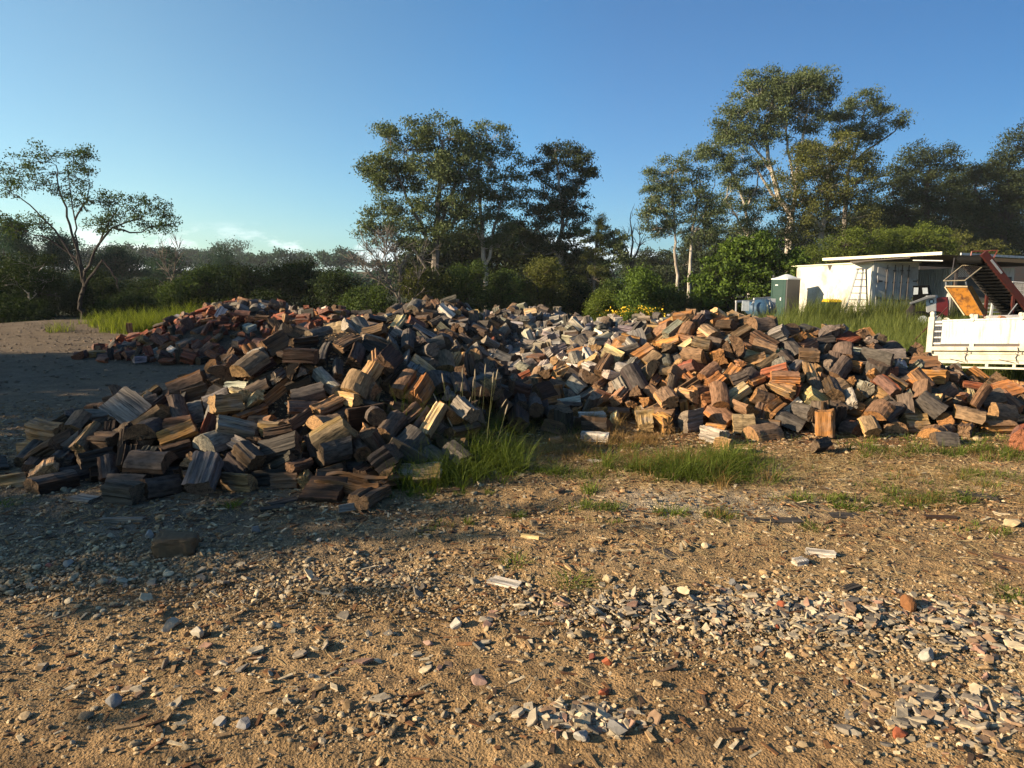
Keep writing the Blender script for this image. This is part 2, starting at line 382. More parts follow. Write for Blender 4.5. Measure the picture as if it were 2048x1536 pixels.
def heap_of(hs, x, y):
    global BUMPS
    b = BUMPS; BUMPS = hs; h = heap_h(x, y); BUMPS = b
    return h
LOGDATA = [
1453,-236,509,17,-68,65,20,0,1508,-286,524,22,81,-1,-3,2,1506,-349,610,50,-29,29,-4,0,1342,-142,499,7,-54,4,-7,2,743,-289,490,8,2,1,-13,1,1205,-360,518,6,58,30,35,2,
735,-106,491,6,-54,-38,42,3,1142,-191,551,27,42,-11,7,1,1544,-149,557,36,25,29,-91,4,1456,-147,550,24,-86,-27,4,1,1318,-268,507,7,90,40,2,2,1118,-213,536,25,73,-3,-34,2,
1369,-257,605,54,50,24,33,4,1542,-236,574,40,-23,30,-90,0,909,-429,615,26,11,57,80,4,1536,-285,570,34,4,-16,20,5,769,-89,657,57,58,-57,-53,5,1262,-254,656,83,47,-53,-67,4,
888,-215,520,6,35,-7,-16,4,1308,-104,541,21,94,-6,30,1,1444,-147,636,68,58,-34,-72,4,1197,-314,576,35,54,-48,-45,2,302,-252,569,28,38,-55,-61,8,6524,266,711,4,69,12,14,4,
429,-90,577,21,40,-14,-86,1,6752,548,754,16,-8,2,-97,4,1501,-89,554,19,1,-95,-1,1,459,-63,578,9,72,-3,-30,0,7043,464,748,27,-89,31,26,1,905,-107,587,37,55,22,54,3,
7098,335,716,14,-60,-35,-63,5,1044,-69,538,7,-3,63,-76,4,1378,-48,574,16,35,46,77,1,200,-190,629,58,-56,-18,7,1,566,-125,686,85,-20,38,-64,2,1598,-71,600,40,-69,-51,-15,7,
6995,239,771,35,69,36,55,5,282,-206,663,92,-61,1,2,2,807,-319,665,61,97,11,18,5,1279,-344,550,19,36,-86,-32,1,1114,-106,661,65,65,26,54,5,1025,-247,708,100,45,-66,-58,3,
865,-349,574,28,-97,16,-3,2,667,-168,610,50,-74,-45,14,4,1610,-369,580,27,25,3,-68,4,1150,-117,566,29,-66,12,54,2,6589,154,844,44,73,-2,-54,1,1493,-44,618,47,-13,21,-47,0,
898,-181,527,5,24,0,4,3,36,-133,610,40,9,-1,27,2,6718,237,760,15,74,-26,-45,5,6583,503,740,17,26,67,67,4,6790,178,778,31,66,-44,-47,4,1226,-409,579,15,85,-18,20,3,
6633,380,711,12,61,30,65,4,6411,401,738,22,63,2,39,5,6797,309,745,9,31,62,70,1,6197,532,733,6,1,-73,-67,5,7055,210,693,6,39,62,57,8,1195,-177,648,68,6,-47,78,8,
7084,440,679,4,8,69,70,1,761,-98,537,7,25,23,62,3,1364,-304,612,48,52,55,64,3,283,-119,542,7,-46,56,-52,2,1346,-53,694,56,61,67,40,2,7146,458,851,71,-91,38,7,1,
6989,401,831,55,-89,-33,-24,3,1497,-378,536,11,-15,-28,82,4,872,-77,691,61,76,-20,-46,1,688,-323,606,41,-77,-20,-20,5,1557,-222,540,15,-4,-85,36,1,579,-329,541,11,64,-5,-53,2,
1415,-171,706,101,-25,70,-52,3,577,-402,529,5,15,-90,-39,4,229,-197,537,5,28,1,7,1,1111,-281,559,22,-26,95,1,2,6809,435,782,45,40,19,76,6,440,-132,566,25,17,8,-47,3,
6955,323,745,21,3,6,75,1,7106,317,785,54,10,66,72,5,439,-295,509,8,-3,-99,-3,2,1101,-410,630,30,68,-51,-47,4,6868,168,745,9,-51,43,-48,5,923,-226,646,59,-17,81,-36,4,
849,-159,690,89,34,-3,-70,2,6604,253,732,10,98,-10,1,7,6996,367,769,41,76,54,30,2,1466,-45,610,27,57,15,26,3,547,-77,755,72,59,48,60,4,630,93,734,10,-8,-53,82,2,
634,-191,546,13,-25,-44,85,1,1254,41,830,32,-44,84,-25,2,7121,533,770,34,-82,-25,-37,5,357,-297,624,43,94,14,17,0,6714,361,748,16,-70,-14,68,1,1023,-121,593,46,10,23,76,2,
1084,-307,654,57,-7,89,-39,3,7047,332,913,108,7,-60,-78,3,1523,-172,537,15,-76,-45,23,3,1218,-186,587,43,33,3,50,3,7050,228,853,72,-85,43,-11,5,1277,-153,625,56,30,-12,-33,4,
6312,518,830,48,-69,31,-30,5,6828,608,825,33,0,82,-54,5,524,-240,616,43,42,-69,-54,5,928,-381,565,14,-68,42,-33,1,6840,296,757,22,-80,-38,5,5,6664,349,769,29,19,-85,43,7,
6894,260,783,34,-11,93,16,7,8,-141,714,94,-43,24,0,1,7149,239,819,55,-32,81,46,5,6841,323,871,81,-21,-93,15,4,6481,371,731,5,23,31,72,3,1301,-408,597,19,9,74,-60,2,
7120,557,785,29,85,-5,10,3,609,-211,749,107,62,34,39,0,7087,244,874,85,-13,-59,73,3,7145,420,864,76,52,-1,59,3,996,-216,707,101,42,-79,-38,2,1256,-114,748,98,-61,-72,-7,1,
6280,420,738,4,43,-56,-55,4,468,-288,674,72,45,73,38,2,6940,307,774,41,-42,-88,6,4,1417,-93,618,41,8,45,-78,3,6768,132,829,25,-74,-49,10,4,6864,120,888,56,22,24,-82,3,
6733,445,830,56,-51,24,69,1,6750,286,772,31,-97,-2,18,5,7114,524,864,60,-15,-47,84,3,486,-189,614,49,9,-46,-83,3,1299,-197,564,37,-3,63,-75,2,6667,415,799,40,-74,-62,16,0,
6866,360,876,78,46,18,73,1,6471,419,749,18,77,7,30,2,1187,-242,626,52,76,-39,8,7,392,-272,591,32,14,50,-54,6,7028,442,755,27,-67,47,53,3,7078,368,843,74,14,98,4,3,
1631,9,782,41,-28,3,40,2,6286,96,823,16,-61,-39,67,0,6675,84,881,31,-37,-58,-71,8,7133,380,756,34,62,-65,-41,8,1619,-160,580,38,70,36,23,4,6680,204,785,33,-21,-27,76,4,
1332,-92,748,88,-82,46,-24,0,391,-244,646,60,67,-13,22,3,1457,-237,730,109,-40,-38,75,1,7082,466,767,40,-54,64,52,5,6193,291,929,104,38,-16,-31,2,839,-137,660,75,-28,85,9,4,
6796,224,848,59,-37,-37,78,6,348,-432,596,10,60,-38,-53,1,7076,172,905,69,15,65,-70,5,7127,345,892,95,-53,-74,39,0,1153,-38,708,51,57,-35,-42,5,6924,284,861,81,2,-22,-79,3,
1498,-317,548,19,-45,-77,4,2,6736,329,891,86,35,39,82,3,6303,224,950,96,21,14,-91,0,1534,-192,690,90,70,-53,-44,1,443,-399,561,7,-1,-1,84,2,6082,488,752,9,-42,89,-12,5,
1590,-208,580,37,9,81,56,4,7063,149,750,6,-64,75,-2,4,782,-36,584,6,-32,6,-21,2,474,-202,643,65,-56,-20,3,2,6972,261,754,24,-71,46,-20,5,6987,197,745,5,80,36,18,5,
6673,175,861,50,67,-60,-2,4,7101,135,910,65,10,-30,88,7,836,-118,670,67,-15,-32,47,2,6879,101,887,41,-40,-31,67,3,6162,449,749,9,93,-3,-2,4,6901,447,710,3,31,-63,-62,5,
6316,451,917,88,-8,85,-44,6,6556,259,854,70,51,-61,-43,5,6525,489,720,6,-64,-29,31,3,147,-200,780,106,-94,-1,-11,7,6268,446,736,5,-3,-80,59,4,7015,313,806,56,27,93,5,6,
6811,520,814,30,29,-58,-75,3,6647,268,799,52,-19,24,94,2,1486,-150,743,110,-18,-70,68,3,6876,305,914,95,3,81,-50,3,6624,305,853,67,59,-17,4,4,205,-364,556,3,60,36,36,1,
215,-69,618,26,24,-39,-2,0,6175,129,810,6,69,-5,-4,2,6222,104,814,6,-60,-10,12,5,1503,-171,665,77,-75,57,28,1,6807,240,940,97,50,-50,-69,5,1388,-57,621,44,-15,-43,73,5,
7142,486,805,48,73,2,-48,5,949,57,736,13,-21,-65,-32,1,7129,337,737,17,57,-35,58,3,512,-339,552,8,-28,78,-52,2,6683,427,923,90,30,-76,-20,0,643,-321,573,26,-34,-79,46,2,
891,-53,600,14,-70,-18,60,2,930,-290,583,36,-6,-6,12,3,1119,-275,631,51,20,-1,-96,0,7067,209,910,83,18,95,11,5,6963,260,906,99,78,-30,-40,4,519,-136,558,7,-8,1,-8,1,
696,-226,655,73,72,-68,-5,0,786,-166,561,26,-51,54,14,1,1349,-208,645,79,10,22,75,3,7005,181,889,62,-30,72,60,4,1073,-168,775,109,-47,-68,-54,0,6878,358,816,55,-57,71,7,4,
1304,-39,1240,55,-33,37,-85,0,6141,616,893,37,-29,44,-23,5,1170,-49,797,66,-47,60,24,3,6751,153,821,28,43,-83,-13,2,874,-178,773,109,-49,71,-49,8,427,-93,774,88,8,40,-89,0,
6792,281,814,47,77,17,40,2,1269,-388,590,19,-14,86,38,1,7035,587,793,24,-62,-72,-24,3,6623,177,966,85,-16,58,-26,0,581,-148,544,11,-75,-10,-10,3,164,-226,606,36,-47,1,-9,5,
695,-140,643,63,94,-27,-14,4,1470,-33,782,58,92,23,-23,1,7059,289,797,47,-7,37,-85,5,6934,264,819,53,-65,-44,-1,5,6786,205,843,49,27,-65,68,3,2377,-657,1379,14,-94,-4,18,6,
6766,228,778,29,-4,40,-87,5,6548,384,889,79,-62,-27,16,3,6681,277,865,74,-27,1,56,2,6267,200,777,15,39,58,-29,5,7083,68,944,39,91,19,23,4,6845,316,842,64,-83,-14,-28,4,
6891,358,789,42,66,-45,-54,3,6823,218,975,97,12,59,63,5,114,-148,533,5,-1,-9,-97,3,6982,383,759,23,-30,-77,46,5,1494,-301,739,81,57,-74,33,2,1245,-276,526,8,0,75,-64,1,
6994,131,1020,76,15,-73,-63,0,1026,-94,723,74,-59,24,23,7,6991,172,820,30,38,28,85,5,6964,209,900,76,-82,-37,30,1,1204,-267,656,60,6,99,-7,8,1320,-169,834,115,25,-80,-46,1,
1347,-35,739,57,73,12,24,0,6758,88,912,35,24,-38,85,2,833,-129,1338,107,-32,35,6,8,7048,557,941,66,-80,-43,37,3,828,-250,669,79,2,-19,48,2,857,-127,897,107,-27,2,-92,6,
6944,194,824,36,-77,-13,-60,3,7006,563,819,39,-69,17,-6,6,6935,220,795,35,-94,-29,7,5,484,-252,540,14,-50,30,-71,4,918,-65,804,70,-32,80,-9,4,1600,-254,627,60,31,71,57,7,
1302,-85,860,89,64,62,34,1,6678,155,783,8,-48,-4,-1,4,6691,490,878,72,0,14,94,0,6609,412,909,86,39,-9,-3,1,1129,-108,840,102,22,-58,76,0,1063,-100,701,72,-66,-69,16,0,
1112,-138,836,113,2,27,-71,7,1335,-164,528,6,9,-8,-60,4,7072,241,804,47,-68,-33,1,5,6839,91,963,52,-60,-60,-50,8,6132,439,784,32,-28,-92,-9,4,2834,-780,1509,39,-26,-30,-91,6,
762,-100,629,40,20,-95,16,3,6816,481,760,24,5,93,-24,2,1462,-358,600,28,-25,-73,28,2,1615,-48,893,68,-37,-26,88,0,932,-18,1209,31,46,17,-8,0,6859,536,836,50,-78,35,-8,3,
6690,209,809,39,8,84,-44,3,6535,281,760,14,27,-34,45,3,6808,132,870,44,-14,5,-95,8,1313,-157,613,40,31,-52,-77,3,7115,346,830,60,37,-73,-56,0,6957,343,857,66,44,17,82,2,
6547,261,962,109,-56,-45,20,3,6509,174,769,12,7,23,92,5,1609,-25,733,47,-72,-57,37,4,7100,155,919,72,-26,-14,0,1,737,-16,730,39,-73,-53,40,2,1437,-63,670,52,-46,44,-55,0,
6937,202,880,62,66,42,51,0,2802,-758,1595,72,-34,-42,-67,6,503,-113,719,81,36,19,68,0,510,-72,662,40,2,-94,-21,2,1333,-82,605,36,-83,-43,-27,1,26,-293,674,63,63,-31,-32,3,
6149,212,786,15,-4,-16,-42,5,1633,-269,666,80,75,39,-33,3,6984,104,909,52,-50,39,-41,8,1236,-329,564,25,-53,-74,-23,2,1640,-193,1354,118,60,42,53,0,979,-111,640,46,-22,84,-48,2,
6557,120,783,6,76,63,6,7,6804,452,793,46,-37,-74,-54,4,5122,19,1092,26,35,75,54,8,1614,-393,726,42,-77,-41,-12,4,7027,424,845,61,-74,33,-11,5,6961,504,851,56,18,67,42,0,
6638,140,851,35,-43,46,16,0,6965,246,982,113,-24,-76,58,5,867,-403,657,32,4,-76,-63,0,1132,-128,739,95,-14,-31,70,0,16,-249,667,66,13,88,-41,0,4545,43,1186,32,37,91,11,3,
1358,-450,574,6,-25,76,-55,1,5163,127,1360,83,65,25,-26,8,797,-202,665,78,-88,36,6,5,6183,479,918,86,-60,50,-49,0,6642,322,783,38,4,68,-50,6,6351,219,775,8,24,-69,-63,5,
6050,110,840,12,9,68,53,5,6156,188,785,9,52,-45,-61,1,7139,613,857,39,14,32,47,3,729,-347,653,42,31,3,60,3,4868,66,1188,42,4,-28,-43,0,2256,-609,1582,62,15,-4,56,8,
1122,-189,589,31,89,-29,0,3,6909,392,835,56,-40,23,45,0,962,-223,561,24,-75,22,6,0,4982,130,1246,57,73,-14,-50,1,1438,-144,1291,91,29,-30,-87,2,1182,-95,738,78,57,-16,-28,0,
7004,262,880,86,91,-35,-14,2,2092,-602,1500,36,20,-3,60,0,6372,166,816,15,-29,0,-85,5,2580,-940,1478,10,-50,-67,42,6,6259,406,904,75,73,-43,-17,1,7038,99,871,21,-20,-26,16,0,
6627,497,925,85,-66,52,-47,1,2791,-611,1390,19,-2,-66,69,6,7046,412,964,97,-65,-69,16,1,7125,403,851,65,73,-9,63,3,230,-132,655,60,48,15,68,4,6574,159,881,55,-40,85,-10,0,
744,-44,845,71,-5,-17,-71,4,7052,144,868,54,36,76,50,8,1537,-53,1268,72,-25,-58,65,2,6414,59,879,16,12,63,-13,5,7014,313,783,42,9,16,87,5,2485,-649,1445,26,86,-1,35,6,
6378,520,938,71,-22,64,72,3,6789,440,813,50,11,-92,-18,5,277,-138,687,82,30,7,-63,4,6522,500,874,60,-27,56,-61,8,2372,-633,1390,8,44,-53,-54,2,6706,166,958,85,8,-18,95,5,
7068,179,841,41,-1,-9,51,3,1618,-17,1338,67,31,33,-85,0,2851,-698,1373,6,0,61,-78,6,1627,-279,728,87,7,-36,80,5,7054,108,963,60,-51,-74,17,8,6865,117,874,36,-54,-36,24,3,
4642,32,1336,59,-10,-76,-34,8,6637,51,987,31,-65,-38,36,2,1074,-83,1233,64,31,28,89,2,1558,-219,579,24,37,-56,-39,3,7023,470,724,4,88,30,10,2,6177,488,847,49,74,7,-11,1,
1058,-204,651,75,25,-28,-47,0,6932,382,799,38,82,9,25,4,1203,-77,1386,95,71,-7,-66,3,1504,72,847,7,0,71,69,3,2591,-775,1452,18,31,-28,81,6,1525,-55,739,63,-62,-46,50,2,
6848,110,943,50,-51,6,-83,7,700,-127,795,100,38,22,-24,0,2518,-767,1399,7,37,-86,-29,8,6771,375,900,90,-73,61,-26,5,751,-117,769,94,-87,-30,19,1,1240,-149,732,102,32,-90,25,0,
6723,143,818,17,47,54,49,5,961,-22,864,46,61,-23,5,1,6582,282,996,116,-46,-16,41,0,1552,-432,636,24,-49,83,22,3,7119,326,822,57,36,-1,70,0,998,-134,630,48,-97,10,10,1,
4698,68,1297,59,2,-20,-49,0,267,-33,882,54,25,-48,-54,0,1036,-315,736,65,4,-53,-65,5,2374,-701,1650,94,-34,81,2,8,6967,376,930,96,-16,96,-19,3,6812,304,1001,117,41,34,2,7,
5073,188,1393,82,-50,43,74,3,1072,-132,1426,127,-86,-13,-11,0,1024,-400,687,41,-35,-83,-31,5,6862,280,834,65,46,-47,-53,5,6356,136,868,25,-92,-22,25,0,2840,-645,1640,93,91,12,0,6,
2619,-819,1458,11,78,41,23,6,6591,280,734,7,2,7,95,3,6546,61,911,28,88,-13,-18,3,2577,-462,1700,94,-6,76,60,6,2452,-556,1602,70,-41,43,-5,3,219,-439,619,8,-2,0,1,4,
6927,569,864,45,68,36,10,0,6262,547,806,24,-78,-53,1,7,908,-222,833,68,1,61,66,3,417,-305,879,13,-58,64,-46,3,650,-275,646,53,19,20,94,2,6587,382,843,55,10,-30,-80,4,
2745,-925,1519,8,-1,3,-95,5,449,-384,643,30,7,-5,-94,2,768,-445,726,17,11,65,0,2,6599,421,845,42,11,51,83,2,6682,71,856,10,4,96,21,8,6279,199,861,52,82,0,-5,4,
711,-243,1424,108,41,-44,-71,1,5224,46,1717,94,-44,-9,6,7,2295,-656,1517,43,59,36,55,5,1116,-44,631,41,-22,59,-51,2,6256,322,958,106,45,86,4,3,1268,-56,1328,84,-29,7,-33,1,
303,40,823,19,-71,-20,11,5,2443,-682,1399,15,-50,-50,-55,3,2278,-759,1567,55,19,4,-64,6,6184,406,791,28,56,-80,11,5,7135,217,713,7,-66,21,-21,5,1219,-338,591,26,12,53,21,1,
216,-223,693,91,-22,-71,61,2,2014,-865,1725,67,5,14,-78,2,2674,-593,1630,82,-96,10,0,2,5041,53,1250,47,71,-37,-28,0,2687,-813,1519,36,74,55,-2,4,663,-172,562,14,-53,64,-49,1,
2341,-695,1551,62,-62,54,55,6,1181,8,759,27,-11,22,-64,1,6654,234,898,81,8,85,32,7,6895,516,774,26,-30,55,-75,0,384,-106,822,95,-41,-78,-45,1,6861,469,929,92,-13,-8,-64,3,
2097,-761,1495,28,-59,-46,18,5,2742,-670,1450,31,39,-19,-87,6,60,-192,574,17,-44,7,-9,4,4671,147,1302,65,83,-38,-22,2,804,-100,1280,84,-2,-23,94,0,5080,325,1675,81,-19,-62,72,0,
4740,105,1280,57,-37,-73,48,0,6948,15,1037,20,13,71,-66,6,6465,440,872,68,98,9,-9,0,2297,-840,1640,61,51,-17,-4,2,298,-123,1309,90,45,80,37,1,252,-196,827,79,33,-38,-21,4,
2557,-719,1568,56,67,27,45,3,2258,-507,1701,87,-16,-8,-6,1,6467,508,748,7,-65,-33,31,5,1351,-228,1302,98,-19,1,97,1,1480,64,753,8,-12,-24,87,2,6540,219,826,45,-33,45,-28,5,
6057,489,915,77,-10,-4,-92,3,2463,-702,1475,34,36,-50,-76,3,2871,-736,1436,15,14,-58,-61,6,6040,273,791,27,68,64,28,4,2891,-722,1652,95,-4,-58,-70,6,4912,32,1316,51,23,51,77,0,
2126,-641,1710,102,68,-41,-43,0,1458,-159,1330,106,-95,-8,10,0,954,26,761,24,-20,23,-65,2,6780,181,1003,92,-40,71,53,1,6495,376,827,43,-66,-10,37,4,6686,37,1017,24,53,-44,-67,4,
6757,311,893,77,66,-16,-40,5,2500,-677,1606,81,-57,-18,44,6,1309,-31,1315,66,-19,-38,-85,2,2698,-866,1467,13,46,54,-49,1,4524,31,1234,42,-15,36,-87,1,7009,583,886,42,-61,-72,-16,2,
334,-128,589,34,-50,32,-54,4,6362,415,784,21,53,65,-52,4,1092,-366,670,42,72,6,33,3,6265,321,769,20,31,-29,13,8,6440,310,867,63,-29,-86,33,7,7010,72,1063,36,36,-82,-17,4,
2863,-372,1746,86,7,34,-93,1,7065,405,812,42,56,-76,-12,5,2744,-663,1692,104,-52,-3,42,0,4578,82,1209,46,-85,-28,0,0,2475,-550,1664,78,-31,73,18,4,6983,530,794,29,32,-69,-57,5,
1408,-423,726,37,-12,-10,6,3,6870,33,970,15,-68,20,67,4,5204,46,1201,41,-28,-33,-85,0,2573,-774,1557,55,63,-36,67,1,5188,228,1370,70,-6,-98,-12,8,2746,-559,1554,48,-30,-60,48,6,
6941,470,764,31,-48,-78,33,4,460,-205,814,83,68,-52,-2,3,6095,118,858,16,-85,8,18,3,7138,242,957,109,38,-54,-31,3,4592,78,1152,36,-83,39,-37,8,6727,78,832,6,-36,45,-63,5,
2120,-505,1650,73,-1,72,68,6,2808,-433,1716,90,27,63,70,5,2895,-726,1452,20,-9,13,-34,8,1213,-262,701,89,18,50,73,0,6622,460,838,53,-45,-58,62,6,1275,-42,1360,81,-39,21,17,5,
7008,167,943,79,56,20,-37,8,900,-22,1297,55,60,47,-5,2,4159,116,1398,84,-13,63,6,1,2858,-594,1748,104,-88,-23,-3,3,825,-169,1295,97,5,73,66,3,6956,121,1017,65,-57,43,-54,4,
6659,265,921,95,19,90,-37,4,4992,43,1531,68,-34,-30,38,0,1626,-68,1246,58,36,-86,-32,4,7092,108,1111,50,54,-19,-4,5,121,-247,526,8,-32,-10,27,3,612,-169,1319,97,95,2,0,2,
6689,301,952,108,91,35,10,5,6743,380,765,8,98,-9,-1,3,2179,-848,1466,8,13,-12,-62,6,6388,289,965,108,34,5,30,5,5085,30,1672,77,-5,-98,12,0,1588,-100,753,99,37,-38,-55,0,
1602,-30,758,54,83,5,16,4,4019,157,1432,85,61,-2,78,0,1459,12,1445,62,40,-34,-49,1,1632,-118,1224,72,-53,-42,55,3,4519,359,1687,82,16,19,78,1,2030,-617,1603,76,49,-49,-29,6,
2246,-663,1578,64,3,13,-98,6,4444,124,1261,59,-23,82,-44,0,2572,-1019,1820,47,-67,-12,-71,4,5014,85,1735,81,-56,-65,26,0,1002,-104,1267,80,26,68,32,3,6334,576,774,5,-3,64,-75,1,
6192,237,921,87,-14,-69,66,4,1143,-96,1315,90,4,74,-65,0,6313,156,820,8,73,60,19,4,2388,-927,1631,30,-73,0,39,6,6470,80,875,19,78,52,23,0,2380,-596,1516,45,23,-58,-43,6,
821,-93,1403,102,30,-65,66,3,4144,34,1220,33,-9,64,75,8,7075,369,968,106,-82,-39,38,3,2547,-815,1585,52,23,13,93,6,1300,-167,1351,113,-38,-33,-57,2,6915,481,814,36,16,-69,56,5,
1485,-300,698,69,-17,88,-22,2,6021,214,885,61,72,-52,-39,1,4757,171,1341,76,-11,-20,-51,0,5241,26,1842,102,33,92,9,0,2629,-719,1615,77,60,2,21,5,5189,1,1227,29,-44,-55,58,1,
559,-125,1282,77,-15,-80,-48,0,2058,-464,1626,69,-54,-44,30,6,578,56,781,11,-71,-15,-65,3,6852,330,1006,111,-83,50,5,4,7102,239,862,68,-11,38,2,3,5141,53,1153,25,-23,49,-63,8,
2393,-640,1606,77,40,32,40,6,7088,508,969,84,34,-50,72,5,4193,26,1174,21,70,13,33,0,6605,546,913,62,-33,28,-78,3,6366,190,976,83,7,92,-27,4,2836,-599,1616,70,47,22,51,6,
6121,304,993,109,16,-75,61,5,2503,-705,1688,105,15,-48,-74,2,565,-257,712,79,24,9,-95,5,1569,-154,1388,122,21,16,-53,3,2875,-510,1680,82,93,-7,3,6,2174,-661,1549,54,2,19,-96,6,
6476,391,969,95,45,49,45,1,593,-71,853,78,64,-62,-33,3,2872,-888,1484,3,70,-2,-2,6,2702,-950,1617,18,-38,-33,-20,1,2809,-684,1750,118,93,3,-13,4,2697,-898,1620,34,-91,-28,-8,6,
2050,-621,1543,49,7,15,-82,3,2878,-722,1493,33,78,18,30,0,1616,-437,655,26,38,42,-81,0,760,-207,594,32,-66,-64,-2,3,6399,191,838,29,-29,-73,-59,5,6226,74,899,16,18,-62,-67,8,
1081,-64,1297,75,-5,-85,44,3,2352,-746,1509,39,-53,24,-23,6,1363,-54,1424,92,61,-6,-71,0,1099,-163,799,105,87,-21,-17,3,6888,441,852,61,33,73,53,1,907,-25,1259,38,86,-41,-3,3,
6640,349,792,34,-26,74,-58,4,2065,-431,1658,76,-66,-27,21,6,4935,107,1703,74,20,96,-10,0,1038,-298,537,15,-31,63,-40,1,4572,2,1097,17,43,59,53,0,6921,437,771,25,-83,34,23,2,
1131,-126,1408,116,12,-22,92,2,52,-309,587,21,-14,94,27,2,672,-284,561,7,-31,94,4,2,5242,9,1640,65,13,2,0,8,2074,-625,1707,93,46,57,60,1,2395,-599,1722,91,75,-63,-14,1,
266,-66,609,19,-36,32,-86,4,2392,-470,1585,64,85,-42,-1,6,2441,-657,1423,15,47,60,-10,6,968,-227,820,75,-86,21,-36,8,4395,115,1352,73,-14,-25,74,0,6276,346,816,36,-6,-18,23,4,
1227,4,1317,51,-19,31,-20,1,2568,-777,1718,94,47,-12,5,6,142,-238,572,16,42,-69,-53,1,4031,111,1214,46,28,-29,-82,0,4272,3,1821,95,46,-61,-53,1,2845,-681,1591,72,-74,-28,21,6,
2408,-576,1475,29,35,-8,65,6,4875,100,1375,72,64,42,39,0,2632,-625,1450,21,22,20,70,6,7148,622,808,21,2,-47,-84,2,6887,75,967,40,-33,76,-29,4,951,-145,756,103,-75,37,-12,5,
6997,445,933,100,-13,0,66,1,2695,-641,1586,66,-55,68,-24,6,6981,193,995,88,43,-26,44,0,1389,-270,615,46,62,-26,-64,0,697,-279,687,75,54,45,-14,1,1161,-90,1222,46,1,30,91,3,
1057,-1,787,34,-55,-22,41,3,6778,130,904,51,-29,-78,46,4,812,-110,1258,64,40,13,-22,2,6076,274,909,84,3,76,63,3,2252,-740,1430,10,-36,-89,19,1,1370,-25,985,43,46,17,-24,3,
1174,-220,1328,102,15,85,-43,1,6496,157,1038,72,45,79,-5,8,6530,458,779,35,85,50,3,0,2305,-856,1535,22,-20,49,-59,3,2574,-681,1731,110,67,31,57,2,4197,72,1219,43,21,-38,-87,0,
6099,459,765,13,68,45,9,5,2703,-883,1559,22,-32,15,-14,0,680,-79,1309,70,53,8,-44,3,542,-10,1269,36,-50,-59,1,8,990,-268,806,64,-47,-3,-53,8,846,-44,819,59,-1,61,-30,2,
6767,279,897,82,83,-7,29,0,1303,-221,782,104,-68,-70,11,3,5279,-2,1716,78,-58,-43,28,0,6371,575,854,26,-13,27,65,2,6036,423,910,73,-12,90,34,3,1297,-178,1435,128,-43,-39,77,3,
6436,444,886,75,63,8,-1,8,1436,-379,707,40,-34,-68,58,1,564,-117,1376,108,42,-84,-20,8,6674,307,780,27,-38,10,51,5,5173,120,1840,90,50,-54,41,0,6926,152,933,68,37,2,-13,4,
4625,-31,1216,31,57,51,59,0,4722,16,1750,89,30,93,16,1,2440,-763,1638,78,-42,30,-38,6,2657,-798,1448,14,37,72,-54,1,2778,-483,1571,56,96,-13,-20,3,2237,-575,1534,41,6,1,-95,1,
331,-217,892,52,55,-72,-36,3,6867,219,865,58,3,-83,-48,4,186,-238,773,93,44,35,43,2,2740,-609,1768,112,-12,-56,-79,3,4843,70,1235,51,6,46,39,8,4053,220,1395,77,-14,83,28,0,
6946,419,934,92,36,35,28,3,1000,-30,1410,79,43,66,-58,3,4683,69,1739,83,-50,65,-34,0,6824,346,823,48,-66,-49,25,4,1089,-71,1430,97,62,57,4,7,6651,478,778,36,-22,22,-37,1,
2826,-553,1486,32,9,4,93,6,280,32,792,16,-59,-60,33,2,1075,-18,1472,73,-26,-23,91,3,4423,147,1344,71,52,-57,-52,8,2068,-741,1619,71,29,13,74,6,1514,-190,1397,125,-76,-4,15,0,
1517,-104,1442,115,-9,30,-13,2,2201,-671,1784,116,-43,70,-45,0,6520,202,957,83,-68,-31,-8,4,4821,13,1246,34,55,-26,-28,8,4971,213,1345,67,-23,-63,-72,0,2532,-673,1463,32,11,-66,25,6,
2869,-534,1666,73,-23,31,-56,3,6649,147,970,67,-86,-14,-41,5,1575,-434,674,27,-2,-74,65,1,5049,75,1322,64,-63,9,10,8,6988,662,883,18,-67,-29,-62,5,4109,-39,1784,91,-46,-46,-64,0,
1244,21,948,20,-63,-46,32,4,2515,-756,1428,4,80,-32,-22,6,1539,-366,637,40,55,40,33,1,1528,-274,785,70,-55,-53,60,1,2696,-797,1696,82,62,27,47,3,1387,-13,754,31,-2,-21,36,2,
4997,244,1414,75,-24,68,67,0,6670,346,867,66,-11,-65,38,7,2224,-790,1437,7,-68,-47,31,3,2479,-395,1757,88,-96,0,4,1,584,-6,916,31,68,-24,-1,0,656,-107,1359,102,-5,-26,-59,4,
5170,13,1282,43,-54,-2,-82,0,4967,60,1588,63,61,-46,-62,1,6820,408,930,85,-54,68,-39,5,2717,-629,1578,65,-16,37,-62,2,2420,-675,1505,38,-32,53,-48,6,6813,291,790,38,-68,-43,39,3,
517,-74,731,63,58,54,43,0,6728,148,1009,73,87,40,0,0,6491,269,1012,116,-23,-33,75,3,2626,-460,1681,81,35,76,51,6,4798,86,1797,93,91,-33,-17,3,6567,335,918,97,88,-4,-5,7,
2829,-545,1564,51,-2,35,-53,5,6103,142,839,8,-51,-42,44,3,2206,-940,1568,12,-49,43,-67,3,2535,-653,1540,60,-36,-61,47,2,2722,-437,1760,97,63,22,-71,3,2238,-696,1578,67,69,-37,-42,6,
2031,-952,2000,15,16,32,-92,6,1272,-21,1153,16,67,-4,-72,0,1461,8,836,34,-63,-71,11,2,220,-270,579,14,34,9,1,2,485,-211,1351,105,-47,-67,32,3,5007,83,1595,63,53,3,-81,0,
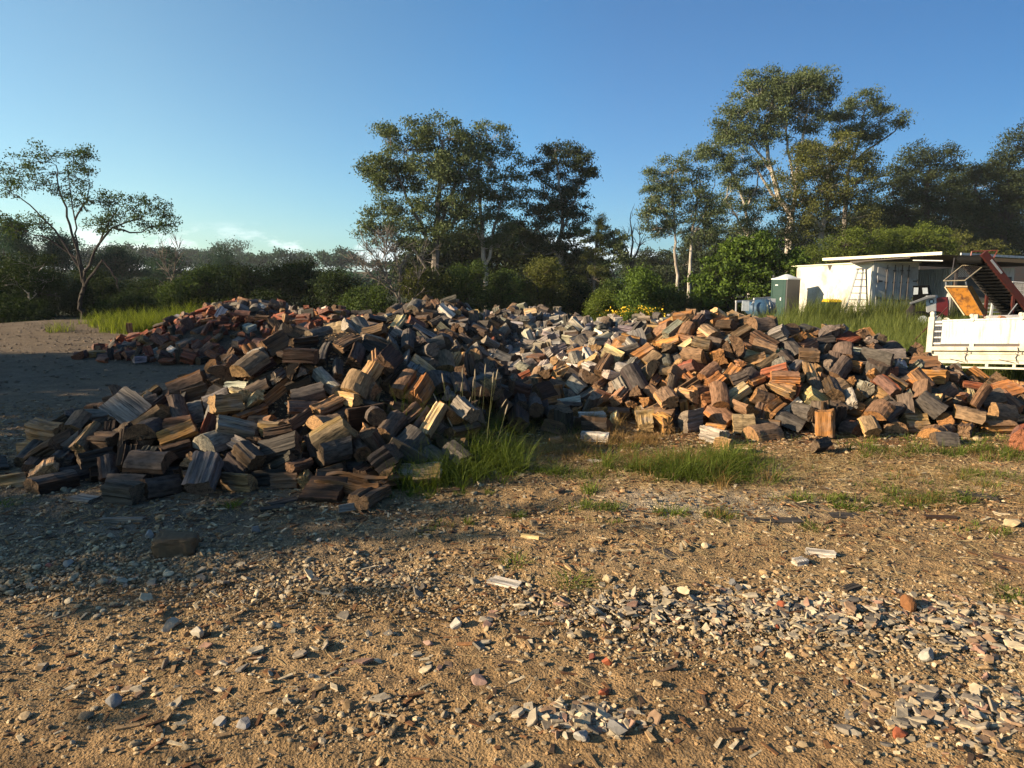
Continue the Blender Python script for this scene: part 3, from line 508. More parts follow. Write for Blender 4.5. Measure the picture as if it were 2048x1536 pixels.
2076,-613,1819,108,-62,7,76,6,2279,-575,1679,77,-67,29,-6,6,2656,-753,1533,43,4,56,80,1,4537,113,1336,65,-10,-72,67,0,1077,-60,904,66,24,-88,25,5,4128,162,1297,66,-53,-81,9,8,
2412,-578,1813,96,83,-49,-7,2,6124,326,914,83,13,44,87,4,2512,-644,1470,27,-94,25,7,6,1031,21,802,22,91,6,23,3,6754,407,885,64,-74,37,-41,0,6858,139,1047,75,90,20,22,0,
4849,175,1372,79,-53,-83,-12,0,6273,276,864,56,-8,-3,2,5,4536,5,1182,21,1,54,-75,8,4221,79,1766,89,-54,14,1,1,1270,-10,842,38,59,-76,19,3,2526,-430,1661,82,38,56,59,3,
208,-317,635,47,-18,48,-49,1,7085,441,956,100,-46,84,-23,4,6756,349,747,16,20,-22,62,3,2694,-927,1675,35,90,-8,2,6,977,-107,1329,91,37,-8,5,2,2758,-883,1647,41,24,-19,26,6,
2552,-689,1447,18,-2,-44,85,6,6684,475,826,42,-96,18,-16,2,2662,-567,1587,57,84,-47,-22,2,715,-183,1333,105,-63,68,-34,1,4955,-35,1760,88,-39,15,-72,1,763,-36,910,51,-91,-2,-10,1,
2153,-426,1751,90,15,-31,-79,6,4747,71,1367,64,-7,70,64,0,6871,103,927,47,-1,-84,-41,4,469,-144,1371,114,8,-57,-78,2,5113,213,1492,81,-64,-25,63,8,6802,198,895,58,57,26,61,4,
7007,456,942,94,0,41,-75,0,2008,-581,1734,93,-83,53,9,5,4140,81,1349,61,93,-17,6,0,2664,-827,1521,28,62,56,18,6,5256,57,1431,61,-58,-64,38,8,4612,202,1403,77,-58,-28,36,1,
4277,170,1254,64,-6,-19,-33,0,1440,-366,768,49,50,75,24,1,706,-321,678,61,-71,-24,-5,1,2616,-961,1585,11,-25,94,-17,6,6883,60,1116,21,-36,-49,75,0,6439,157,990,81,-53,-65,49,3,
127,-80,1343,81,-10,21,-84,2,2701,-789,1485,26,49,11,27,3,6497,443,805,40,-20,-78,-58,6,2219,-921,1607,20,80,54,13,6,2354,-655,1818,113,-3,-12,-84,0,2729,-808,1828,103,5,13,54,3,
791,-42,1385,83,12,63,15,1,2561,-859,1486,13,-27,61,71,1,4345,157,1391,77,24,-31,-79,8,6660,608,848,26,-39,-56,-72,4,5042,319,1760,72,14,-70,-15,0,160,-291,860,33,51,61,-58,2,
6889,586,864,34,-59,54,-59,2,6131,162,796,10,89,-3,19,5,925,-365,729,40,-21,-35,90,3,6116,121,837,6,-71,-38,29,3,627,-27,1280,47,-33,-79,50,1,2446,-750,1651,79,53,61,50,6,
4014,116,1315,63,-18,-73,64,2,6147,345,758,6,-23,79,-53,5,203,-134,578,11,2,-49,-86,1,921,-210,1404,115,94,-4,17,1,1431,-92,1270,72,-66,68,-29,3,4233,1,1272,33,91,-14,8,0,
1233,-107,1208,51,-1,55,74,0,6779,599,794,19,80,-47,-33,2,6172,241,779,4,94,24,5,4,1439,-322,1424,87,-82,-50,25,0,6289,182,788,21,-6,96,-11,2,4236,76,1279,50,19,-65,-72,8,
6478,202,841,39,10,26,53,4,4885,128,1824,82,9,18,39,0,2533,-622,1751,102,62,75,18,4,2531,-455,1788,101,35,-69,-49,2,2813,-801,1509,26,19,93,27,3,1429,-116,1426,118,58,-69,-34,2,
2270,-793,1549,40,61,14,45,6,562,-62,1316,77,16,15,-17,0,4594,79,1441,79,12,27,61,1,4648,266,1713,76,2,5,-99,8,2713,-546,1708,79,-41,58,-50,6,2655,-511,1665,76,41,-8,-1,6,
6699,278,815,30,23,53,80,1,6947,537,831,37,45,-20,-53,2,2579,-869,1592,34,-19,91,31,5,4613,374,1669,75,12,-65,-73,8,2311,-829,1471,13,-54,18,16,6,1156,-236,1346,99,47,-87,-8,8,
2508,-840,1626,52,-1,62,74,6,4280,26,1310,46,-37,-53,62,8,2081,-444,1691,83,89,-28,-18,5,2091,-702,1749,111,-67,10,-11,0,2818,-770,1804,106,-37,90,-5,1,4603,40,1694,83,31,6,44,8,
4932,-8,1757,86,27,84,42,0,2018,-796,2146,18,-87,-26,16,1,113,-263,616,37,-37,51,-26,1,619,-12,862,31,11,96,10,1,774,-409,646,22,16,56,72,2,4196,78,1394,67,1,64,73,8,
956,-3,1478,64,53,-44,-69,2,1502,17,973,17,7,68,51,3,2570,-677,1661,88,-41,-65,42,6,2667,-634,1739,105,-50,66,-31,8,4686,27,1114,22,-88,41,-20,0,4705,77,1256,50,14,-1,3,8,
1108,-369,626,32,-75,-10,5,2,2402,-519,1740,94,66,-60,36,6,7021,128,973,55,-23,27,24,0,2762,-689,1467,28,-5,-8,-82,6,6237,258,795,21,-70,-64,-25,3,6764,482,945,83,-60,39,-40,0,
6748,558,838,33,55,2,-49,3,241,-326,890,3,24,-65,-66,3,823,-289,599,29,-58,60,-5,2,5112,164,1748,71,-2,-1,-17,0,2470,-782,1756,97,-55,-30,12,6,418,-173,1380,119,-54,49,-28,1,
4293,48,1701,74,10,4,-88,8,2678,-573,1693,86,-6,30,92,6,6794,587,913,44,12,51,-82,0,2066,-581,1587,57,83,-47,-24,6,6897,570,927,53,52,31,77,3,7032,90,942,44,-23,-40,75,8,
1463,-96,1453,107,-11,-88,12,0,4494,339,1645,70,-61,-57,28,7,2819,-550,1741,89,58,57,32,0,6687,163,947,72,-29,48,-1,0,2203,-782,1472,14,44,6,50,8,137,-382,578,3,8,28,92,1,
621,-154,1253,70,-62,24,-50,1,383,-238,854,50,-90,-17,0,3,4991,395,1671,86,-58,-33,61,1,6308,322,789,18,8,64,-72,5,6033,193,862,35,75,14,47,4,4656,1,1859,97,58,21,51,4,
5197,177,1322,68,-52,-84,-7,0,2013,-901,1503,4,-72,-12,12,1,1069,-88,1247,57,29,-79,-47,3,6621,536,870,54,92,-26,-16,3,6710,553,834,28,25,-21,86,8,765,-222,872,64,-91,26,5,1,
987,-27,757,43,-98,-3,-13,1,2669,-740,1805,116,-67,0,-5,6,4584,117,1299,62,-23,-81,50,1,1064,-44,1256,52,79,-19,7,6,6024,185,911,61,-46,-32,-1,3,2234,-471,1647,73,-22,82,-44,6,
5026,1,1290,41,64,26,70,1,5119,-17,1738,83,-22,-38,63,1,2101,-697,1673,90,48,44,63,4,175,-105,567,5,33,-34,-63,1,2654,-489,1604,63,-34,84,-31,0,6601,364,840,42,-2,27,34,4,
906,-351,627,44,-34,-2,24,3,2207,-558,1619,67,-38,-13,29,2,6696,207,1015,90,66,-74,9,4,4516,261,1737,70,-6,83,0,0,6521,120,886,29,40,-51,-69,0,5044,93,1681,71,81,30,23,0,
6171,148,848,20,-77,-61,6,0,71,-141,1280,71,-27,-70,40,4,1053,6,1361,48,-14,30,66,0,1273,-48,1300,60,-6,50,79,1,2291,-650,1653,85,-29,-32,47,6,6284,495,787,6,-79,-18,10,5,
534,-289,894,22,-47,-63,37,5,645,-249,830,64,14,-85,-49,0,779,9,993,16,39,-70,54,1,120,-358,584,14,-12,51,84,2,6910,216,1028,97,71,-15,-13,4,5282,130,1720,75,61,-73,22,8,
717,45,759,15,-2,3,73,2,5083,91,1475,72,-2,67,71,0,6611,435,954,88,73,-23,-42,0,713,-71,703,56,-63,49,-3,2,6413,73,926,23,68,24,-8,4,2381,-691,1631,82,-29,-41,48,2,
7011,390,876,69,-6,-34,-80,0,315,-126,783,87,-45,23,11,2,2611,-675,1687,97,-29,-76,46,1,2706,-840,1741,78,-5,-87,45,8,2874,-528,1725,89,33,9,86,0,2889,-813,1711,85,-5,-31,-77,0,
4257,-16,1777,90,4,67,-72,0,2094,-832,1705,70,25,-18,-36,6,2342,-579,1625,66,87,36,13,6,6838,254,890,75,63,-44,-40,0,2596,-584,1537,49,-52,25,-47,6,2280,-746,1980,76,-1,-18,-94,2,
6551,521,1043,28,-77,0,-25,4,1034,-192,1257,85,-91,25,-11,2,883,-168,1295,87,50,-36,-50,3,670,-19,802,36,58,-11,-31,1,1185,-275,545,5,2,-48,-86,1,1253,-295,734,74,-38,-35,84,3,
793,-110,595,26,-5,49,-86,3,4486,85,1436,68,15,65,66,0,2075,-863,1650,49,-29,40,-54,2,6784,505,770,17,39,78,40,2,6370,209,810,26,-43,7,-28,1,445,-296,710,66,-57,26,2,2,
1183,-199,995,27,-4,85,39,4,299,-242,592,27,-22,-18,-7,0,2604,-393,1684,79,-57,-49,35,6,6391,234,847,46,45,25,25,4,7019,53,831,8,-96,-23,1,4,61,-136,802,98,-24,-48,45,1,
5187,181,1868,74,-29,25,11,0,6672,529,892,59,-22,-66,64,4,6774,562,887,48,-88,-7,34,4,6052,273,930,93,94,-23,-16,3,6825,47,1057,20,-15,68,69,0,1276,-5,815,36,33,-36,-24,2,
2261,-419,1689,78,48,53,60,6,4988,59,1520,57,13,-19,-95,0,2877,-975,1608,10,44,53,70,6,2343,-761,1674,83,16,-37,-90,6,1531,-51,660,39,69,-23,-56,3,5154,306,1635,67,-14,-51,83,0,
6677,368,959,94,-54,-21,-41,0,2455,-743,1671,90,53,-60,-45,6,6863,205,922,82,-44,9,-17,5,6038,515,839,34,16,-89,-38,4,6072,292,1016,106,-8,-45,85,0,2425,-771,1421,8,-35,-77,47,6,
2663,-639,1775,106,-5,-66,-73,0,4330,191,1341,69,76,58,20,0,2054,-780,1525,36,36,-69,-61,6,2312,-887,1517,8,-1,97,19,6,95,-246,877,38,42,38,45,1,2338,-582,1494,29,-25,-24,37,6,
1489,-186,1011,30,-64,-32,0,5,2543,-429,1624,66,-50,-18,20,1,6302,274,782,15,-31,59,-60,5,4593,-19,1704,72,42,79,41,0,6701,241,881,72,-38,-38,60,4,787,-26,769,49,5,-73,-65,0,
6246,529,764,9,-65,-69,21,2,941,-156,846,106,-48,24,-44,1,5254,124,1381,82,14,0,98,0,1194,-432,711,21,78,45,6,3,4701,195,1495,77,65,63,-29,8,6668,370,854,62,79,30,38,3,
571,-267,1409,95,0,-80,57,3,1149,1,1334,52,86,-19,-22,3,4721,76,1820,102,43,50,41,0,2814,-481,1724,94,28,8,88,6,2052,-497,1744,88,54,33,45,5,2236,-846,1611,43,-20,48,-60,1,
2584,-912,1580,14,32,-37,-56,1,5231,4,1690,70,63,20,40,0,368,-100,1347,92,-94,-29,10,3,2401,-871,2123,10,-10,-20,96,6,7104,238,1034,100,-4,47,77,5,378,-186,556,4,6,41,89,2,
1343,-77,1228,49,-11,27,-9,1,6978,68,1007,35,-41,-60,67,1,294,-257,1388,95,0,78,59,2,4287,61,1814,98,-29,-32,64,0,2211,-707,1395,6,-1,0,15,6,4250,220,1439,78,24,-17,43,8,
6294,105,866,7,-76,-17,18,4,5076,44,1486,56,-27,-27,82,1,6500,182,864,43,-47,-48,10,2,2108,-737,1748,106,14,1,-92,1,4385,35,1264,40,83,25,28,0,2129,-878,1576,24,-14,87,42,6,
2550,-925,1557,10,38,-65,-29,6,1251,-80,1279,61,39,-51,-48,2,279,-318,881,12,-44,68,-36,4,2733,-924,2061,10,-26,-59,75,6,1283,58,823,8,-25,71,-61,2,69,-227,910,42,-30,20,-70,1,
6970,95,1044,49,86,40,22,0,1580,-368,1320,46,-85,-16,-4,2,461,-302,575,18,14,-15,-97,4,2100,-612,1391,5,-33,71,-55,2,6065,201,941,77,-50,-36,2,4,2765,-814,1486,20,-75,-64,10,5,
6817,406,871,56,53,-1,-11,4,4491,273,1657,66,81,9,-6,4,6405,544,775,12,46,-33,-63,3,6872,149,892,55,-44,83,-24,1,34,-61,709,50,61,-4,-50,1,6945,336,975,108,79,6,-21,4,
6218,163,840,17,19,-15,-50,0,4641,117,1789,79,-68,-23,31,8,2721,-853,1511,15,-30,-2,-21,5,6113,433,766,6,41,22,40,3,1490,-131,1263,72,-38,-32,49,0,4069,312,1706,69,55,-54,-41,8,
1157,-207,941,59,62,2,15,1,6190,215,1044,89,-74,-31,48,1,992,-198,924,68,27,92,5,2,1008,-216,850,67,-86,6,-13,0,226,-198,1567,66,30,-73,-42,2,6569,561,804,21,-39,67,-47,5,
246,-240,877,54,-74,27,-4,8,6831,308,807,41,-26,-59,75,5,822,-225,1481,111,17,-95,20,2,1221,15,1368,49,72,-60,29,1,1454,-22,1351,73,-48,12,-68,4,2027,-699,1606,73,79,2,7,6,
6607,84,893,25,6,-79,52,5,2006,-798,1658,71,64,-28,-30,6,4812,34,1685,70,-9,-98,7,0,4559,338,1757,77,-73,58,-7,0,4744,-27,1741,79,43,33,64,0,4496,0,1154,13,39,43,69,0,
126,-311,830,32,33,-83,-43,0,6135,548,1037,19,26,-17,93,0,1028,-244,813,80,37,-29,-27,1,5259,143,1186,52,1,3,-27,0,1274,-63,1242,45,25,55,72,4,1032,7,869,31,89,-13,-13,3,
6576,482,969,71,32,-54,-41,1,4727,23,1709,80,-49,62,-43,0,959,-299,847,35,7,-38,-31,1,2728,-812,1646,61,78,32,37,5,6240,334,765,14,-2,-25,-61,0,863,-206,965,45,80,14,30,1,
2783,-778,1597,60,-25,-62,65,6,372,-92,1308,72,50,64,56,3,6951,238,1064,94,-47,-83,20,2,7012,495,807,27,-15,75,53,5,2651,-824,1711,75,-10,-8,88,3,4432,350,1668,73,-51,38,-40,8,
2320,-700,1436,12,81,-17,-19,6,124,-88,1429,98,33,9,93,8,2582,-926,2019,19,5,51,-82,1,6271,280,1045,101,4,39,64,2,2806,-937,2040,10,0,22,73,1,2322,-883,2028,32,63,-18,0,6,
2330,-899,1941,42,60,-77,-13,2,772,-459,585,4,38,-79,-42,2,1093,-16,946,38,31,9,-5,1,234,-258,835,55,-1,24,-92,1,4600,102,1169,44,-80,-49,28,0,1177,-248,932,30,42,-49,-67,7,
104,-288,782,60,60,-55,-15,7,790,-238,722,92,-61,-71,18,8,4073,40,1388,55,19,22,71,8,6498,291,846,49,-9,-10,-16,4,4133,-5,1204,18,14,58,75,0,6119,436,800,22,-8,-32,-92,1,
546,-67,1283,59,63,-69,-21,0,2175,-775,1705,86,-27,64,-55,6,2198,-732,1647,80,24,14,78,1,5,-259,906,13,-18,-13,47,1,827,-9,1317,45,20,36,80,1,2147,-617,1862,97,-68,-14,35,0,
4878,-46,1751,81,-71,-43,45,0,2881,-481,1763,94,-35,-84,40,8,2815,-913,2042,16,-11,41,87,3,2743,-809,1974,67,75,45,20,6,2264,-737,1949,88,76,-61,5,2,2608,-802,2174,6,50,-73,-34,6,
2784,-522,1607,60,37,-41,-68,6,2724,-365,1705,78,10,-32,80,6,223,-171,996,40,44,7,23,3,4357,82,1190,37,-50,-30,21,8,2866,-624,1640,77,77,16,11,5,4819,32,1515,57,79,22,-23,0,
4892,95,1356,66,23,93,-25,3,1392,-47,1402,85,42,6,-89,2,6477,533,951,62,41,50,55,0,6596,273,836,44,97,10,14,8,6763,504,979,69,33,35,51,1,2194,-799,1484,14,43,-54,-69,6,
2210,-561,1735,83,18,-8,97,6,4136,308,1744,68,-74,-21,11,0,2394,-627,1888,102,48,-62,-56,0,4623,165,1492,77,21,-9,29,8,4958,89,1126,28,27,23,-81,8,2585,-576,1880,89,-52,-29,79,0,
4318,96,1867,86,63,-17,-28,0,2032,-434,1831,75,42,57,41,6,166,-201,907,66,-39,2,-64,7,247,-206,959,55,66,21,49,0,818,-311,598,28,-64,-16,-3,2,2333,-822,2156,13,-26,17,-72,6,
936,-50,675,38,87,-37,-22,4,1125,-50,1203,29,-43,23,-42,8,1468,-24,922,40,-11,60,-74,2,4118,127,1487,77,-92,-33,5,0,5268,-17,1130,16,-72,-32,-18,1,6499,130,960,52,-15,-43,-85,4,
7089,101,919,36,14,-68,-32,8,868,-265,678,77,-45,12,36,2,869,-358,676,40,-4,73,-60,2,6475,93,1030,36,27,-60,-45,0,7081,514,788,25,-33,40,-81,1,245,-107,1393,99,63,-7,-38,0,
6345,255,813,26,-44,-38,80,4,1171,-46,1331,74,71,-3,55,3,2397,-574,1757,89,20,61,75,1,5262,71,1383,62,-87,3,-15,8,7000,119,901,39,13,81,55,0,1324,-184,604,36,64,-59,-46,4,
2222,-647,1751,109,72,66,12,1,350,-393,739,28,-31,-91,25,3,2499,-557,1721,83,-10,91,-27,6,4027,160,1468,75,5,21,88,8,4367,356,1708,82,-33,66,23,0,4624,-25,1834,89,33,24,57,0,
2290,-716,1957,83,22,-18,-23,3,4670,112,1752,77,-22,-82,41,0,4931,74,2001,53,53,-76,-13,8,404,-205,1487,99,52,-52,-24,1,2213,-948,2018,10,39,-53,-51,6,2095,-529,1856,67,-56,59,-50,5,
2413,-835,2025,46,86,5,12,6,472,-197,796,98,2,88,-45,3,7108,80,1092,28,80,-31,4,0,6851,68,977,30,-64,56,51,5,6230,291,1063,84,1,-97,-20,2,6160,293,751,6,-38,-22,45,2,
6531,249,1007,110,-17,86,46,4,4560,107,1533,69,-31,91,17,8,1234,-220,932,47,21,95,6,4,2756,-735,1841,115,44,30,33,6,4199,64,1864,94,-56,2,6,0,1067,-344,569,11,92,33,-5,1,
5038,143,1467,74,-61,18,-32,0,6242,316,811,29,-82,-55,-9,4,1264,-125,1451,122,37,-82,-38,0,349,-35,1296,52,72,-64,-5,0,955,-12,1391,63,57,-50,-46,2,346,12,1261,24,65,-42,-30,1,
2044,-657,1397,6,10,4,35,6,982,-157,575,11,30,-4,80,1,1103,74,1325,11,-50,-43,-60,0,2849,-844,2076,29,-7,43,-86,4,2195,-903,2061,14,-42,32,-66,0,4583,67,1585,44,28,56,59,8,
675,-217,1473,101,36,-43,-38,3,6220,455,781,16,-57,28,-70,2,6261,239,1114,58,62,16,-6,3,6501,356,1079,63,-5,-18,87,1,6830,137,998,64,-58,59,-41,0,329,-255,800,95,36,-90,-16,4,
513,-225,724,98,-21,43,-61,0,4452,47,1666,63,50,2,0,0,4442,197,1282,62,16,3,-44,0,6494,632,853,27,84,-45,5,2,4113,35,1434,54,8,61,-77,1,6274,417,766,16,93,12,21,1,
6403,180,930,68,-26,64,66,5,6952,384,740,5,-61,52,-35,3,1420,-228,1377,104,-14,7,-48,4,5288,167,1828,72,55,-65,-31,0,173,-142,1355,102,9,-54,-81,2,4241,3,1741,82,53,-7,-9,0,
5186,-40,1836,95,77,58,-17,1,2635,-1017,1713,8,-81,-2,2,6,6203,157,921,51,31,-24,-5,4,6737,461,816,42,-28,-64,70,2,2560,-931,1942,35,-12,29,-80,6,2649,-593,1860,93,-49,-16,52,8,
6216,305,834,28,-29,39,-19,4,221,-389,598,6,93,-23,-3,3,2029,-613,1778,104,19,-95,-9,1,2465,-963,1979,14,-57,-7,-24,6,539,-131,599,23,0,11,-97,1,2812,-714,1981,78,45,87,-4,5,
2063,-722,1680,95,-61,-73,6,0,6365,137,1050,55,36,-75,-53,8,6463,342,820,22,0,-1,-73,3,811,-278,864,45,-35,-32,86,2,2755,-860,2111,23,2,-77,60,6,6364,544,1022,28,-77,1,-20,4,
6455,320,1030,93,39,49,30,4,353,-258,563,14,-12,-47,42,0,2457,-466,1555,48,16,-2,1,6,4072,217,1307,62,9,40,90,0,6139,45,987,11,69,-21,-63,0,1529,-257,869,57,16,13,94,0,
2070,-379,1706,77,-49,-85,0,6,2634,-389,1654,71,-51,-61,36,1,1530,17,831,22,-51,-50,-16,1,1287,-138,1230,57,-13,58,-31,3,6085,267,798,6,69,-4,-5,4,1629,-44,1499,78,75,35,44,3,
2788,-904,1598,21,-27,-6,-24,6,6314,433,823,32,-62,-49,2,2,7016,530,992,67,-53,-9,-39,3,4866,6,1606,51,-21,-37,89,0,6626,243,829,41,70,-26,-32,4,1479,-85,964,64,-53,74,-38,5,
2041,-655,1625,76,-50,-80,-29,4,4156,254,1542,59,-21,72,63,0,4704,107,1683,63,-82,-53,2,0,6247,311,941,95,-32,-34,42,5,5266,395,1707,78,-16,-85,-48,0,633,-253,790,79,-82,-20,-11,1,
2022,-946,2063,6,49,-77,-32,2,2347,-925,2094,5,-4,-1,14,8,2867,-521,1854,74,-17,12,-74,6,4801,307,1727,68,91,16,14,0,6260,297,888,66,89,33,27,5,6456,339,937,95,75,-6,-11,5,
2033,-740,1782,109,67,-70,-20,6,2677,-947,1663,27,-62,-29,62,6,6457,479,771,16,33,42,81,0,495,-285,896,13,-46,81,-6,3,6960,631,896,34,52,66,42,2,2164,-510,1788,82,13,-47,-86,6,
491,-346,747,34,16,45,39,1,703,-260,548,16,46,-65,-57,2,1266,-373,769,40,-29,-17,73,2,1476,-347,1278,42,-11,-60,4,0,1225,-290,820,50,-68,-38,44,2,152,-37,678,26,36,10,76,3,
2191,-614,1450,14,30,-6,-75,6,408,-159,907,92,28,48,-82,3,2529,-588,1454,18,53,10,20,1,4430,289,1612,62,6,-39,-88,0,2757,-1018,1755,12,92,32,7,6,284,-2,1392,53,-51,39,-44,2,
583,-260,888,25,-4,18,-96,0,755,-365,688,37,86,7,37,3,2844,-553,1503,35,-16,-26,90,3,369,-241,1338,86,-51,-26,-1,3,4605,168,1272,66,-19,-11,90,0,4860,58,1504,56,96,6,13,8,
6089,299,776,7,-9,70,-68,5,6692,175,827,24,-2,-76,46,2,2610,-707,1841,114,-6,84,52,5,4182,58,1319,53,-14,70,-63,8,2257,-679,1413,10,-1,96,-24,6,4489,-53,1831,82,-50,5,-34,8,
4933,403,1732,76,-96,13,6,8,6241,354,802,20,53,-77,-26,2,913,-100,1290,75,-58,49,64,4,1642,-29,1440,76,70,-49,-12,4,2223,-896,2021,27,18,91,23,6,6153,417,922,72,-62,-18,-18,8,
6209,264,847,44,70,15,67,1,6999,310,824,48,45,13,77,4,2719,-837,2154,9,35,-49,-56,6,4802,2,1305,45,81,-6,-28,0,228,-354,770,18,44,-54,-58,1,2710,-731,1930,92,-5,31,-92,1,
2716,-507,1896,59,-84,19,-18,6,4067,359,1764,69,73,-57,-13,0,4743,92,1964,71,-81,16,53,1,6694,471,786,19,-8,90,-40,5,505,-410,596,4,35,62,61,7,2197,-784,2097,33,-84,-1,-7,6,
2893,-884,2136,10,-15,96,-19,3,4225,146,1610,53,0,1,12,8,4315,367,1796,63,-49,7,-16,0,2161,-425,1781,87,30,17,17,6,2553,-772,2112,28,-2,33,83,3,2776,-917,1834,45,12,66,-71,0,
4309,361,1624,66,94,-30,-9,0,1581,-264,1356,85,19,71,-65,1,1407,-276,702,79,51,80,-27,3,798,-332,738,55,51,-51,-51,2,260,-79,600,11,-89,37,21,1,4228,-47,1736,74,90,-9,8,1,
7147,14,932,13,0,80,-51,0,7051,174,1068,80,-42,9,-35,1,6652,228,909,71,47,-22,-70,3,2488,-547,1530,38,-41,-49,58,6,946,-250,906,32,72,-31,45,1,1049,-168,594,31,-13,-86,-47,2,
6338,248,772,10,70,-16,-43,0,6881,267,890,83,22,39,84,5,2639,-678,1834,115,36,60,58,0,179,7,730,16,68,-62,-33,2,2753,-753,1778,104,60,-72,-27,2,2828,-529,1801,87,-33,-18,-54,6,
2080,-873,2089,18,-57,-59,53,6,4902,-15,1252,29,-57,-36,20,8,333,-46,1249,36,86,-46,4,0,2099,-827,1501,17,-64,-63,12,2,2117,-695,1979,78,29,75,47,5,2382,-868,1546,19,-36,90,3,6,
2492,-830,2001,53,-67,-11,-9,6,4507,12,1395,51,-18,-57,71,1,5140,88,1174,35,24,1,-89,0,6856,449,985,88,55,42,26,1,712,24,846,22,33,-10,-12,3,1601,21,1383,45,-18,-39,-60,4,
2060,-696,1493,33,9,-17,74,6,2071,-944,1949,26,46,-71,-45,6,2227,-774,1782,97,-41,85,30,6,2273,-614,1412,8,-59,-45,49,6,2587,-959,2025,5,59,63,33,6,2625,-725,1772,110,46,72,43,0,
2647,-713,1779,113,11,7,76,8,2885,-822,1720,81,22,-70,-47,6,4469,61,1120,18,38,-12,-35,8,7022,112,1123,46,-95,17,13,4,2378,-712,1417,5,0,88,46,6,2471,-685,1946,86,52,-78,-16,5,
2504,-794,1579,48,-10,64,-65,6,2680,-503,1777,87,-6,72,-66,5,6106,277,1116,49,-12,-32,-53,3,1104,-156,980,62,-44,41,-55,5,2021,-506,1860,67,37,63,46,6,2087,-822,1977,62,-22,25,-81,6,
2477,-891,1942,51,25,66,68,6,4000,156,1629,44,-25,-49,79,0,4123,302,1770,64,-74,-57,25,0,4518,175,1499,68,46,-47,-45,2,5160,64,1902,81,35,91,10,0,1210,-204,1047,13,78,-10,-44,2,
2002,-882,1962,49,-68,6,-32,6,2107,-663,2060,49,-15,0,-23,6,2151,-462,1787,90,-8,-4,-42,0,1564,-145,1215,59,19,75,62,1,1413,-415,694,29,32,3,-59,3,1013,-295,1407,86,-4,-54,79,7,
997,-260,1344,85,-27,41,84,4,6236,612,793,7,-56,12,-15,7,1113,-115,1230,53,-28,-60,74,5,608,-41,696,33,72,31,-6,2,1365,-57,815,61,-22,-81,28,0,1538,-229,1300,83,-60,-19,14,1,
274,-68,790,59,0,-78,-51,1,1381,-26,1184,20,83,-19,-10,2,1010,7,880,25,60,-38,-56,4,2205,-787,1823,99,32,45,35,0,4980,144,1790,74,79,-13,-40,8,6390,273,884,64,5,14,98,2,
5106,246,1614,63,-1,-30,66,0,6517,227,876,64,-17,-57,-69,3,103,-325,851,13,28,-80,-51,5,4163,28,1141,17,36,8,46,1,29,-140,773,95,-18,-41,-88,1,432,5,782,22,1,-9,-97,6,
1168,-2,1417,54,-41,-18,8,0,6400,294,788,22,53,62,35,3,6441,489,880,63,52,17,54,4,6515,114,928,23,-53,-28,-14,5,498,-374,607,17,-54,77,2,3,1160,-101,620,30,17,-74,63,1,
2145,-562,1822,91,44,-47,-72,3,2565,-856,1689,57,-57,-26,3,6,2738,-375,1870,67,-4,77,-25,6,4893,301,1670,66,60,-74,-25,0,6117,535,1007,32,29,78,52,5,6943,118,995,56,-9,-58,74,1,
4925,124,1414,82,93,-4,-17,0,4941,142,1401,76,60,-74,-24,0,6066,222,1063,80,15,-50,-82,2,479,-48,619,11,-14,-78,58,5,1441,-87,1257,63,-61,26,-63,2,2253,-899,1712,45,-75,-43,3,0,
2283,-580,1999,52,33,-52,-50,6,2369,-917,2005,28,20,-45,-86,3,4748,34,1885,96,-55,52,43,0,5036,37,1644,55,-53,56,-29,0,6346,175,847,21,-15,-58,66,5,193,-64,1473,86,-41,-39,-9,0,
837,-195,1455,115,21,-29,-35,4,2349,-699,1466,21,60,-10,-23,6,2368,-577,1787,89,-56,-2,32,6,2514,-440,1836,81,57,-9,13,6,4828,-1,1127,13,80,22,43,0,6196,50,1015,11,13,82,44,4,
6317,561,862,32,-27,-5,-75,0,6450,181,817,13,-24,21,-88,4,6594,306,819,32,1,-25,42,4,651,-6,1357,50,-37,8,71,0,2024,-878,1610,30,72,3,30,6,2233,-778,1904,89,32,-91,-21,6,
2235,-831,1914,71,-7,35,87,0,2430,-545,1757,85,-2,69,-3,1,2707,-501,1817,83,78,-7,2,6,4279,1,1873,89,22,95,5,3,4672,104,1774,79,-16,-70,59,0,6048,234,793,4,-66,-8,9,1,
6136,334,933,86,-50,-42,38,3,673,-181,1602,55,-6,33,90,1,1088,-207,1383,112,38,-69,-60,2,2069,-649,1455,20,17,31,90,6,2146,-881,1817,62,78,50,25,5,2192,-617,1908,92,-88,44,-3,3,
2523,-945,1829,35,8,77,55,6,2711,-859,2011,43,-13,29,93,6,4107,232,1575,51,96,20,-11,0,4308,45,2023,44,3,36,88,0,4549,148,2082,12,55,-77,-4,0,4604,185,1620,52,-20,31,-72,8,
5047,110,1501,68,-2,86,48,0,5061,230,1447,72,58,64,40,0,6942,296,833,47,72,0,-55,4,64,-339,720,40,-59,-61,51,4,188,-145,1569,69,86,-42,7,5,238,-296,906,7,92,11,4,0,
654,-192,888,78,-18,-18,58,3,1366,-283,820,65,44,47,17,1,2459,-547,1962,58,26,-74,-46,1,2730,-552,1863,78,55,-21,-38,6,4541,162,1545,64,-62,7,-15,0,4753,40,1537,55,36,68,62,8,
4920,40,2016,51,-50,5,-26,0,5191,74,1842,92,8,-34,-79,0,6005,544,848,26,-50,-79,-12,4,6199,289,828,24,95,-21,-18,5,6376,365,1101,53,-16,-14,40,6,6860,336,1046,87,-34,27,57,4,
1433,-82,1192,41,-83,-17,18,1,684,-197,1289,85,44,3,27,0,1331,-206,1250,67,-41,71,-16,4,572,-167,1281,71,72,-27,-45,2,6435,398,742,5,64,65,27,5,4916,-89,1764,81,29,53,77,3,
